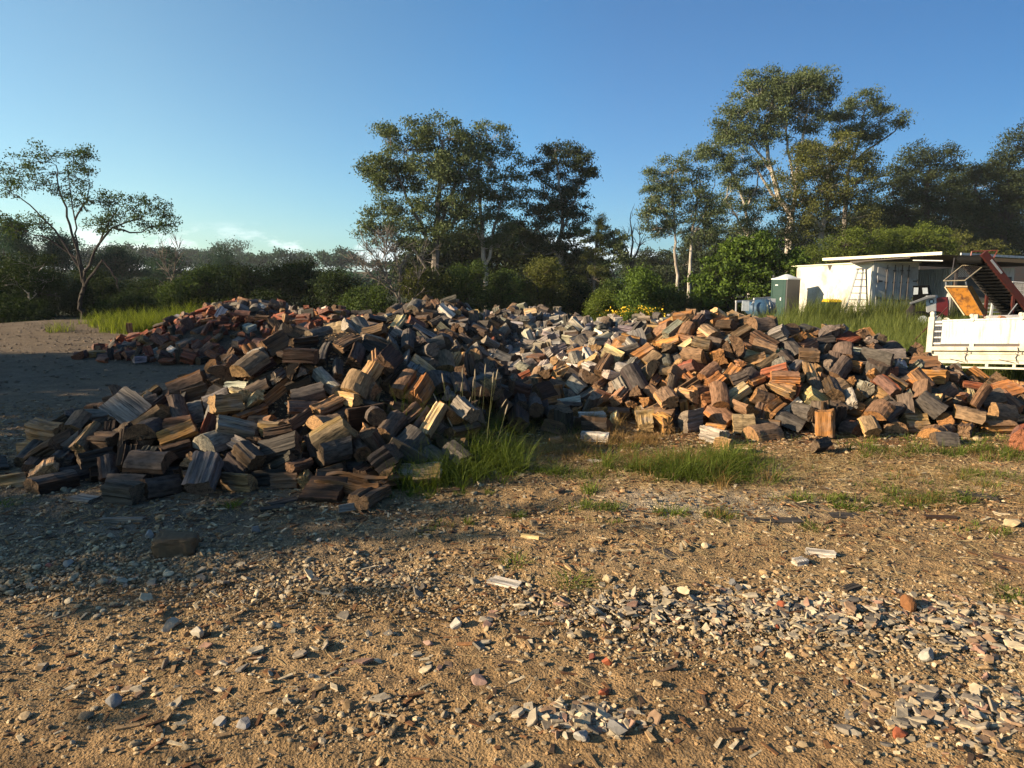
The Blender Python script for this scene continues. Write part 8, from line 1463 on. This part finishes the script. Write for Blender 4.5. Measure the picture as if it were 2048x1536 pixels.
# toilet
root = thing('portable_toilet', 'green and grey portable toilet with a white domed roof', 'toilet', tuple(Q3(1010,800,29.5)*np.array((1,1,0))))
c0, c1, c2 = V3(Q3(765,320,30.2)), V3(Q3(1030,318,29.5)), V3(Q3(1245,300,30.15)); c3 = c0+c2-c1; zt = c1.z
fl = lambda p, z: Vector((p.x, p.y, z))
ctr = (c0+c1+c2+c3)/4; ins = lambda p, k: p+(ctr-p)*k
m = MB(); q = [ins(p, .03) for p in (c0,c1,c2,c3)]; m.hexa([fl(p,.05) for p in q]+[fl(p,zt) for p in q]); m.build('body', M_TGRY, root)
fw = c1-c0; nf = Vector((fw.y, -fw.x, 0)).normalized(); lp = lambda f, o, z: fl(c0.lerp(c1, f)+nf*o, z)
m = MB(); m.hexa([lp(.08,-.005,.15),lp(.74,-.005,.15),lp(.74,-.04,.15),lp(.08,-.04,.15),lp(.08,-.005,zt-.12),lp(.74,-.005,zt-.12),lp(.74,-.04,zt-.12),lp(.08,-.04,zt-.12)]); m.build('door', M_TGRN, root, .01)
m = MB()
for f0, f1 in ((-.01,.075),(.745,.90)): m.hexa([lp(f0,0,.05),lp(f1,0,.05),lp(f1,-.06,.05),lp(f0,-.06,.05),lp(f0,0,zt),lp(f1,0,zt),lp(f1,-.06,zt),lp(f0,-.06,zt)])
m.hexa([lp(.075,-.001,zt-.115),lp(.745,-.001,zt-.115),lp(.745,-.06,zt-.115),lp(.075,-.06,zt-.115),lp(.075,-.001,zt),lp(.745,-.001,zt),lp(.745,-.06,zt),lp(.075,-.06,zt)])
m.build('door_frame', M_TGRN, root, .008)
m = MB(); m.bar(lp(.26,.008,zt-.24), lp(.42,.008,zt-.24), .012, .04); m.bar(lp(.60,.012,1.0), lp(.66,.012,1.0), .02, .12); m.build('latch', M_TWHT, root)
m = MB(); nx_ = 9; rows = []
for i in range(nx_):
    f = i/(nx_-1); e = .02+.16*math.sin(math.pi*f)**.7
    rows.append([fl(ins(c0.lerp(c1,f), -.04), zt+.003), fl(ins(c0.lerp(c1,f), -.04), zt+.04), fl(c0.lerp(c1,f).lerp(c3.lerp(c2,f),.5), zt+e+.05), fl(ins(c3.lerp(c2,f), -.04), zt+.04), fl(ins(c3.lerp(c2,f), -.04), zt+.003)])
V = [p for r in rows for p in r]; F = [(i*5+j, (i+1)*5+j, (i+1)*5+(j+1)%5, i*5+(j+1)%5) for i in range(nx_-1) for j in range(5)]+[tuple(range(5)), tuple(range((nx_-1)*5+4,(nx_-1)*5-1,-1))]
m.add(V, F); m.build('roof', M_TWHT, root, smooth=True)
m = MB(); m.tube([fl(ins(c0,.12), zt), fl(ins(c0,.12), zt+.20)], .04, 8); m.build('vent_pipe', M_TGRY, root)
# wheelie bin
b = Q3(1745,760,26.6); root = thing('wheelie_bin', 'bin with a bright yellow lid in the tall grass by the container', 'bin', (b[0], b[1], 0)); zl = Q3(1745,690,26.6)[2]
m = MB(); x, y = b[0], b[1]; m.hexa([(x-.20,y-.22,.05),(x+.20,y-.22,.05),(x+.20,y+.22,.05),(x-.20,y+.22,.05),(x-.26,y-.29,zl),(x+.26,y-.29,zl),(x+.26,y+.29,zl),(x-.26,y+.29,zl)]); m.build('body', M_BIN, root, .015)
m = MB(); m.hexa([(x-.28,y-.32,zl+.003),(x+.28,y-.32,zl+.003),(x+.28,y+.32,zl+.003),(x-.28,y+.32,zl+.003),(x-.22,y-.26,zl+.10),(x+.22,y-.26,zl+.10),(x+.22,y+.26,zl+.12),(x-.22,y+.26,zl+.12)]); m.build('lid', M_YEL, root, .02)
for s in (-1, 1): m = MB(); m.tube([(x+s*.2,y+.25,.10),(x+s*.26,y+.25,.10)], .10, 12); m.build('wheel', M_BELT, root)
# white frame and tarp beside the toilet
Yj = 27.5; b = Q3(330,800,Yj); root = thing('rail_frame', 'white pipe frame trestle between the heap crest and the green toilet', 'frame', (b[0], b[1], 0)); m = MB()
for a_, b_ in (((175,680),(480,668)),((470,640),(740,618))): m.bar(Q3(*a_,Yj), Q3(*b_,Yj+.3), .07, .08)
for X in (185, 470): p = V3(Q3(X,675,Yj)); m.bar((p.x,p.y,0), p, .05, .05)
m.bar(Q3(470,680,Yj), Q3(430,740,Yj), .03, .03); m.build('rail', M_WHITE2, root)
m = MB()
for a_, b_ in (((740,640),(690,760)),((740,640),(800,760)),((740,640),(745,790))): m.tube([Q3(*a_,Yj+.3), Q3(*b_,Yj+.2)], .014, 5)
p = V3(Q3(740,640,Yj+.3)); m.tube([(p.x,p.y,0), p], .02, 6); m.build('brace', M_WHITE2, root)
p = V3(Q3(345,730,Yj-.1)); m = MB(); m.box(p.x-.16,p.x+.12,p.y-.02,p.y+.02,p.z-.25,p.z+.15); o = m.build('sign_board', mat_plain('pale_board',(.50,.55,.58),.5,.3)); tag(o, 'pale blue-grey board hung on the white pipe frame', 'board')
R = np.random.RandomState(3); p = Q3(590,760,28.2); g_ = np.array(p); v = ICO2[0]*np.array((.62,.5,.42)); v = v*(1+.25*(fbm(v[:,0]+3,v[:,1]+v[:,2],.35,3,4)-.5)[:,None]); v[:,2] = np.maximum(v[:,2],-.3)
o = link('tarp_bundle', raw_mesh('tarp_bundle', v, [ICO2[1]], None, True), M_BLUE, None, (g_[0], g_[1], .62)); tag(o, 'dark blue tarpaulin bundle between white frame and green toilet', 'tarp')
m = MB(); m.box(g_[0]-.55,g_[0]+.55,g_[1]-.4,g_[1]+.4,0.0,.34); tag(m.build('pallet_stack', M_ALU and mat_plain('grey_timber',(.20,.18,.16),.8,.2), None, .01), 'grey timber pallet under the blue tarpaulin', 'pallet')
p = V3(Q3(690,680,28.6)); m = MB(); m.box(p.x-.22,p.x+.25,p.y-.3,p.y+.3,p.z-.12,p.z+.12); m.box(p.x-.18,p.x+.2,p.y-.25,p.y+.25,0,p.z-.123); tag(m.build('crate', mat_plain('pale_crate',(.45,.47,.48),.5,.3), None, .01), 'pale plastic crate standing beside the green toilet', 'crate')

# open shed: roof sheets, posts, second container, back wall
F0, F1 = V3(W(1647,521,31)), V3(W(1886,509.5,25)); F1.z = F0.z; DV = Vector((7.5,2.1,0)); ZU = Vector((0,0,1))
root = thing('open_shed', 'low open-fronted shed roofed with flat cream-edged sheets', 'shed', (F0.x, F0.y, 0))
n = 120; V = []; F = []      # corrugated sheet, ridges running inwards from the cream edge
for i in range(n+1):
    p = F0.lerp(F1, .01+.98*i/n)+Vector((0,0,-.02+.02*math.sin(i*2.1))); V += [p, p+DV-ZU*.25, p+DV-ZU*.238, p+ZU*.012]
for i in range(n): F += [(4*i+j, 4*i+(j+1)%4, 4*i+4+(j+1)%4, 4*i+4+j) for j in range(4)]
m = MB(); m.add(V, F); m.build('roof_sheet', M_ROOFU, root)
m = MB(); m.bar(F0+ZU*.05+Vector((-.03,0,0)), F1+ZU*.05+Vector((-.03,0,0)), .05, .11); m.build('fascia', M_ROOF, root)
m = MB(); a, b = F1+DV*.10+ZU*.03-Vector((0,.04,0)), F1+DV+ZU*-.17-Vector((0,.04,0)); m.bar(a, b, .05, .08); m.build('fascia', M_WHITE2, root)
m = MB(); a, b = F1+DV*.20-ZU*.13-Vector((0,.01,0)), F1+DV-ZU*.33-Vector((0,.01,0)); m.bar(a, b, .05, .13); m.build('beam', M_OCH, root)
a, b = V3(W(1826,520.5,25.8)), V3(W(1886,521.5,25.0)); m = MB(); m.bar(a, b, .03, .035); m.build('beam', M_WHITE2, root)
a = [V3(W(1700,523,27.2)), V3(W(1820,514.5,26.0)), V3(W(1830,523,28.5)), V3(W(1712,529,28.8))]; m = MB(); m.plate(a, .03); m.build('awning', M_ROOFU, root)
for px, Yp in ((1822,28.6), (1915,26.3), (2075,26.8)):
    p = V3(W(px,522,Yp)); m = MB(); m.bar((p.x,p.y,-.1), (p.x,p.y,p.z-.02), .09, .09); m.build('post', M_DARKS, root)
p0, p1 = V3(W(1840,521,33.2)), V3(W(2300,521,33.2)); m = MB(); m.hexa([(p0.x,p0.y,0),(p1.x,p1.y,0),(p1.x,p1.y+.06,0),(p0.x,p0.y+.06,0),(p0.x,p0.y,p0.z-.12),(p1.x,p1.y,p0.z-.12),(p1.x,p1.y+.06,p0.z-.12),(p0.x,p0.y+.06,p0.z-.12)]); m.build('back_wall', M_DARKS, root)
A2, B2 = V3(W(1822,540,31.2)), V3(W(1902,536,27.4)); u2 = A2-B2; u2.z = 0; L2 = u2.length; u2.normalize(); w2 = Vector((-u2.y,u2.x,0)); w2 = w2 if w2.x > 0 else -w2
root = thing('container', 'white ribbed container standing inside the shed behind the loader', 'container', (B2.x,B2.y,0)); R2 = Vector((B2.x,B2.y,0))
c2p = lambda s, d, z: R2+u2*s+w2*d+Vector((0,0,z))
m = MB(); zz = B2.z; m.hexa([c2p(0,.03,.1),c2p(0,2.3,.1),c2p(L2,2.3,.1),c2p(L2,.03,.1),c2p(0,.03,zz),c2p(0,2.3,zz),c2p(L2,2.3,zz),c2p(L2,.03,zz)])
for k in range(int(L2/.22)): s0 = .05+k*.22; m.hexa([c2p(s0,0,.15),c2p(s0,.031,.15),c2p(s0+.12,.031,.15),c2p(s0+.12,0,.15),c2p(s0,0,zz-.05),c2p(s0,.031,zz-.05),c2p(s0+.12,.031,zz-.05),c2p(s0+.12,0,zz-.05)])
m.build('body', M_WHITE2, root)
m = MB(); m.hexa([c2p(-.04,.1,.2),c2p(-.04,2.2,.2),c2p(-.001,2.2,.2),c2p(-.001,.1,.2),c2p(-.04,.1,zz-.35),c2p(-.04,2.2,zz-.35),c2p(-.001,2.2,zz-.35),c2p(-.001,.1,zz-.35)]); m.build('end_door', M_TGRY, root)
# mesh gate at the frame edge
Yg = 22.5; b = W(2040,640,Yg); root = thing('mesh_gate', 'pale wire mesh gate in the shade behind the red conveyor beam', 'gate', (b[0],b[1],0)); m = MB()
p0, p1 = V3(Q1(1870,565,Yg)), V3(Q1(2300,590,Yg)); m.tube([p0,p1], .022, 6); m.tube([(p0.x,p0.y,.1),p0], .022, 6); m.tube([(p1.x,p1.y,.1),p1], .022, 6); m.build('gate_frame', M_WHITE2, root); m = MB()
for k in range(12): z = p0.z*(1-.08*(k+1)); m.tube([(p0.x,p0.y,z),(p1.x,p1.y,z)], .006, 4)
for k in range(26): q = p0.lerp(p1, (k+.5)/26); m.tube([(q.x,q.y,.1),q], .005, 4)
m.build('wire_mesh', M_WHITE2, root)

# skid steer loader
Ys = 23.5; b = Q1(560,1060,Ys); root = thing('skid_steer_loader', 'small white and maroon skid steer loader with black cab parked under the shed', 'loader', (b[0],b[1],0))
def slab(poly, y0, y1, nm, mat, par=root, bev=.015, d=Ys):
    P0 = [V3(Q1(X,Y,d)) for X, Y in poly]; P0 = [Vector((p.x+.55*y0, d+.84*y0, p.z)) for p in P0]; P1 = [p+Vector((.55*(y1-y0), .84*(y1-y0), 0)) for p in P0]; n = len(P0); m = MB()
    m.add(P0+P1, [tuple(range(n)), tuple(range(2*n-1,n-1,-1))]+[(i, i+n, (i+1)%n+n, (i+1)%n) for i in range(n)]); return m.build(nm, mat, par, bev)
zg = 1330    # ground line in the crop at that distance (approx)
slab([(545,775),(710,775),(710,1240),(560,1240)], 0, 1.3, 'body', mat_plain('loader_white',(.50,.50,.48),.45,.4,(.25,.23,.2),4,.5))
slab([(712,810),(880,800),(895,900),(890,1240),(712,1240)], 0, 1.3, 'engine_cover', M_MAR)
cab = slab([(345,622),(585,618),(612,760),(545,774),(345,870)], .12, 1.2, 'cab', M_BELT)
slab([(362,650),(432,650),(425,755),(352,760)], .10, .118, 'window', M_TWHT, cab, 0); slab([(490,655),(570,652),(580,745),(500,748)], .10, .118, 'window', M_TWHT, cab, 0)
slab([(300,880),(600,770),(700,765),(705,800),(610,815),(310,910)], -.12, .0, 'lift_arm', mat_plain('arm_grey',(.24,.24,.24),.5,.4)); 
slab([(240,1010),(330,900),(360,920),(340,1240),(240,1240)], .1, 1.2, 'bucket', M_DARKS)
for X in (430, 640):
    c_ = V3(Q1(X,1150,Ys)); m = MB(); m.tube([(c_.x,Ys-.26,c_.z),(c_.x,Ys-.02,c_.z)], .32, 20); wl = m.build('wheel', M_BELT, root, .03); m = MB(); m.tube([(c_.x,Ys-.275,c_.z),(c_.x,Ys-.262,c_.z)], .17, 14); m.build('rim', M_TWHT, wl)
c_ = V3(Q1(632,862,Ys)); m = MB(); m.tube([(c_.x,Ys-.012,c_.z),(c_.x,Ys-.002,c_.z)], .085, 20); m.build('emblem', M_DARKS, root)
m = MB(); m.box(c_.x-.05,c_.x+.04,Ys-.018,Ys-.0125,c_.z-.045,c_.z+.04); m.build('emblem', M_TWHT, root)

# wood conveyor with orange discharge chute
Yc = 16.6; b = Q1(1500,1300,Yc); root = thing('wood_conveyor', 'red firewood conveyor with black cleated belt and worn orange discharge chute', 'conveyor', (b[0],b[1],0))
a0, a1 = V3(Q1(1425,120,Yc)), V3(Q1(2050,905,Yc)); ax = (a1-a0); a2 = a0+ax*1.9
m = MB(); m.bar(a0, a2, .07, .17); side = m.build('side_beam', M_RED, root, .006)
m = MB(); m.bar(a0+ax*.16+Vector((0,-.04,.03)), a0+ax*.42+Vector((0,-.04,.03)), .012, .05); m.build('guard_strip', M_GALV, side)
off = V3(Q1(1030,205,Yc+.55))-V3(Q1(1425,180,Yc)); b0 = a0+off; b2 = a2+off
m = MB(); m.bar(b0+ax*.15, b2, .06, .15); m.build('side_beam', M_DARKS, root, .006)
nrm = ax.cross(off).normalized(); nrm = nrm if nrm.z < 0 else -nrm
m = MB(); i0, i1 = a0+off*.06+ax*.10, a0+off*.94+ax*.10; j0, j1 = a2+off*.06, a2+off*.94; m.hexa([i0,i1,j1,j0,i0-nrm*.16,i1-nrm*.16,j1-nrm*.16,j0-nrm*.16]); belt = m.build('belt', M_BELT, root)
for k in range(26):
    f = .16+k*.062; p, q = a0+ax*f+off*.04+nrm*.05, a0+ax*f+off*1.02+nrm*.05; m = MB(); m.bar(p, q, .02, .085, tuple(nrm)); m.build('cleat', M_BELT, belt)
r0, r1 = V3(Q1(1040,235,Yc+.55)), V3(Q1(1430,225,Yc+.05)); m = MB(); m.tube([r0, r1], .10, 18); m.build('head_roller', M_BELT, root, smooth=True)
m = MB()
for P in ([(1250,100),(1640,84),(1580,205)],[(1250,100),(1235,165)]):
    m.tube([Q1(X,Y,Yc+.2) for X, Y in P], .014, 5)
m.build('guard_rail', mat_plain('bright_red_rail',(.24,.055,.035),.5,.4), root)
gr = [V3(Q1(820,548,Yc-.15)), V3(Q1(1110,312,Yc+.45)), V3(Q1(1452,302,Yc+.25)), V3(Q1(1150,540,Yc-.3))]; m = MB()
for i in range(4): m.bar(gr[i], gr[(i+1)%4], .022, .022)
g1 = m.build('grille_frame', M_ALU and mat_plain('dusty_steel',(.30,.25,.17),.6,.3), root); m = MB()
for k in range(1, 10): m.tube([gr[0].lerp(gr[3], k/10), gr[1].lerp(gr[2], k/10)], .008, 4)
m.build('grille_bar', M_DARKS, g1)
t0, t1, t2, t3 = V3(Q1(838,640,Yc-.15)), V3(Q1(1172,645,Yc-.30)), V3(Q1(1420,1075,Yc-.65)), V3(Q1(1140,1075,Yc-.5)); bk2 = V3(Q1(1255,602,Yc+.25))-V3(Q1(1180,625,Yc-.30))
m = MB(); m.plate([t0,t3,t2,t1], .02); ch = m.build('discharge_chute', M_ORNG, root)
m = MB(); e1, e2 = t1+(t1-t0)*.012, t2+(t2-t3)*.012; m.plate([e1, e2, e2+bk2, e1+bk2], .015); m.build('chute_side', M_ORNG, ch)
m = MB(); m.bar(t0+Vector((0,-.02,.015)), t1+Vector((0,-.02,.015)), .03, .035); m.bar(t0+Vector((-.012,-.015,0)), t3+Vector((-.012,-.015,0)), .02, .02); m.build('chute_rim', mat_plain('dull_cream_rim',(.50,.40,.26),.6,.3), ch)
m = MB()
for (X0,Y0),(X1,Y1) in (((855,565),(855,640)),((1160,560),(1165,640))): m.bar(Q1(X0,Y0,Yc-.16), Q1(X1,Y1,Yc-.16), .03, .02)
m.build('bracket', M_GALV, root)
m = MB(); ch_ = [V3(Q1(985,200,Yc+.5)), V3(Q1(965,330,Yc+.3)), V3(Q1(940,430,Yc+.15))]; m.tube(ch_, .012, 5); m.build('chain', M_DARKS, root)
for f in (.75, 1.5):
    for o_ in (.0, 1.0): p = a0+ax*f+off*o_; m = MB(); m.bar((p.x,p.y,-.05), p, .06, .06); m.build('leg', M_RED, root)
for pl, lab in (([(1945,895),(1820,1055)],'thin pale prop rod leaning under the conveyor belt'),([(880,950),(745,1085)],'rust-red prop rod leaning behind the tray beside the loader')):
    m = MB(); d = 15.8; p, q = V3(Q1(*pl[0],d)), V3(Q1(*pl[1],d)); q = p+(q-p)*((p.z+.02)/(p.z-q.z)); m.tube([p, q], .014, 6); tag(m.build('prop_rod', M_ALU if 'pale' in lab else M_RED), lab, 'rod')
Yr = 19.0; b = Q1(1600,1100,Yr); root = thing('slatted_rack', 'pale slatted rack half hidden under the conveyor belt', 'rack', (b[0],b[1],0)); p = V3(Q1(1560,830,Yr)); m = MB(); m.bar((p.x-.03,p.y,0), (p.x+.03,p.y,p.z), .05, .05); m.build('post', M_WHITE2, root); m = MB()
for k in range(7): z = p.z-.15-k*.11; m.box(p.x+.05, p.x+.75, Yr-.03, Yr+.5, z, z+.03)
m.build('slat', M_ALU, root)

# truck tray
O = Vector((6.78,10.8,0)); ut = Vector((.585,-.811,.072)); nt_ = Vector((.811,.585,0)); LT = 3.0
root = thing('truck_tray', 'white steel truck tray with drop side beside the orange-brown heap', 'truck tray', (O.x,O.y,0)); zk = 10.8/FPX
Z = lambda py: CAMH-(py-570)*zk
tp = lambda s, d, z: O+ut*s+nt_*d+Vector((0,0,z))
def tb(m, s0, s1, d0, d1, z0, z1): return m.hexa([tp(s0,d0,z0),tp(s1,d0,z0),tp(s1,d1,z0),tp(s0,d1,z0),tp(s0,d0,z1),tp(s1,d0,z1),tp(s1,d1,z1),tp(s0,d1,z1)])
m = MB(); tb(m, .012, LT, 0, .035, Z(687), Z(640)); pan = m.build('drop_side', M_WHITE2, root, .006)
m = MB()
for z0, z1 in ((687.5,684),(675,672.2),(663,660.2),(651,648.3),(645,640.5)): tb(m, -.098, .010, .003, .03, Z(z0), Z(z1))
tb(m, .012, LT, -.012, -.001, Z(641.5), Z(638.5)); m.build('side_frame', M_WHITE2, pan)
m = MB()
for z0, z1 in ((684,675),(672.2,663),(660.2,651),(648.3,645)):
    for k in range(5): s = -.09+k*.024; m.tube([tp(s,.016,Z(z0)), tp(s,.016,Z(z1))], .0022, 4)
    for k in range(3): z = Z(z0)+(Z(z1)-Z(z0))*(k+.5)/3; m.tube([tp(-.098,.016,z), tp(.01,.016,z)], .0022, 4)
m.build('wire_mesh', M_GALV, pan)
m = MB(); tb(m, -.19, -.10, -.02, .07, Z(735), Z(632)); tb(m, -.175, -.115, -.005, .055, Z(632), Z(626)); m.tube([tp(-.145,-.01,Z(625.5)), tp(-.145,.06,Z(625.5))], .034, 14); m.build('corner_post', M_CREAM, root, .006)
m = MB()
for s in (.45, 1.10, 1.9): tb(m, s-.03, s+.03, -.004, .03, Z(693), Z(686.8))
m.build('stanchion', M_CREAM, root)
m = MB(); tb(m, -.10, LT, .012, .016, Z(692), Z(687.3)); m.build('perforated_strip', M_DARKS, root)
m = MB(); tb(m, -.10, LT, -.03, 1.75, Z(700), Z(692)); tb(m, -.10, LT, .03, .12, Z(707), Z(700.2)); tb(m, -.10, LT, -.035, .05, Z(718), Z(707.2)); tb(m, -.10, LT, -.02, .05, Z(725), Z(718.2)); m.build('tray_edge', M_CREAM, root, .004)
m = MB(); tb(m, -.05, LT, -.02, .03, Z(734.5), Z(731)); m.build('guard_rail', M_CREAM, root, .003)
for s in (.27, .68, 1.03, 1.5, 2.0): m = MB(); tb(m, s-.02, s+.02, -.015, .025, Z(730.8), Z(725.2)); m.build('rail_upright', M_CREAM, root)
m = MB(); tb(m, -.08, LT, .10, 1.7, Z(691.8), Z(690)); m.build('tray_floor', M_TGRY, root)
m = MB(); tb(m, .0, LT, 1.70, 1.74, Z(691), Z(636)); m.build('far_side', mat_plain('grey_inner_side',(.20,.20,.22),.5,.4), root)
m = MB(); tb(m, -.16, -.11, .08, 1.75, Z(691), Z(641)); m.build('end_board', mat_plain('blue_grey_board',(.19,.20,.23),.5,.4), root)
for s in (.45, 1.08):
    m = MB(); m.tube([tp(s-.02,-.02,Z(639)), tp(s-.02,.05,Z(639))], .030, 12); m.tube([tp(s-.035,-.02,Z(632)), tp(s-.035,.05,Z(632))], .026, 12); tb(m, s-.012, s+.045, -.01, .04, Z(640), Z(630)); m.build('latch', M_CREAM, root)
for s in (.05, .60):
    m = MB(); m.tube([tp(s+.06,.0,Z(641)), tp(s+.05,.0,Z(637.5)), tp(s+.02,.0,Z(635.6)), tp(s-.02,.0,Z(636.2))], [.014,.014,.011,.006], 6); m.build('tie_hook', M_CREAM, root)
R = np.random.RandomState(2)
for s, ln in ((.40,.30),(1.06,.32)):
    m = MB(); m.tube([tp(s,-.045,Z(693)), tp(s+.02,-.05,Z(703)), tp(s-.01,-.05,Z(712)), tp(s+.015,-.045,Z(722))], .006, 5); m.tube([tp(s-.02,-.05,Z(704)), tp(s+.03,-.055,Z(709)), tp(s,-.05,Z(700))], .005, 5); m.tube([tp(s-.22,-.04,Z(716)), tp(s-.02,-.04,Z(722))], .005, 5); m.build('tie_rope', M_DARKS, root)
m = MB()
for d in (.45, 1.2): tb(m, -.05, LT, d, d+.08, Z(725), Z(700.5))
m.build('chassis_rail', M_DARKS, root)
for d in (.12, 1.45):
    c_ = tp(2.3, d, 0); m = MB(); m.tube([c_+Vector((0,0,.36))-nt_*0, c_+nt_*.22+Vector((0,0,.36))], .36, 24); wl = m.build('wheel', M_BELT, root, .03); m = MB(); m.tube([c_-nt_*.012+Vector((0,0,.36)), c_-nt_*.002+Vector((0,0,.36))], .19, 16); m.build('rim', M_TWHT, wl)
m = MB(); pb = tp(.80,.02,Z(638.3)); m.add([pb+Vector(v) for v in ((-.05,-.03,0),(.06,-.03,0),(.06,.03,0),(-.05,.03,0),(-.03,-.02,.035),(.035,-.02,.028),(.03,.02,.03),(-.03,.02,.035))], [(3,2,1,0),(4,5,6,7),(0,1,5,4),(1,2,6,5),(2,3,7,6),(3,0,4,7)])
o = m.build('brick_piece', mat_plain('terracotta',(.36,.17,.10),.8,.2), None, .006); tag(o, 'small terracotta piece resting on the top edge of the tray side', 'brick piece')

# ------------------------------------------------------------------ air
if HAZE > 0:
    mz, nz = new_mat('haze_air'); t = NT(nz); pv = t.n('ShaderNodeVolumePrincipled'); pv.inputs['Color'].default_value = (.86,.92,1.0,1); pv.inputs['Density'].default_value = HAZE; pv.inputs['Anisotropy'].default_value = .1
    o_ = t.n('ShaderNodeOutputMaterial'); t.l(pv.outputs[0], o_.inputs['Volume'])
    m = MB(); m.box(-430,430,-430,430,-1.5,34); tag(m.build('haze', mz), 'thin bluish morning haze over the yard and the far woodland', 'haze', kind='stuff')
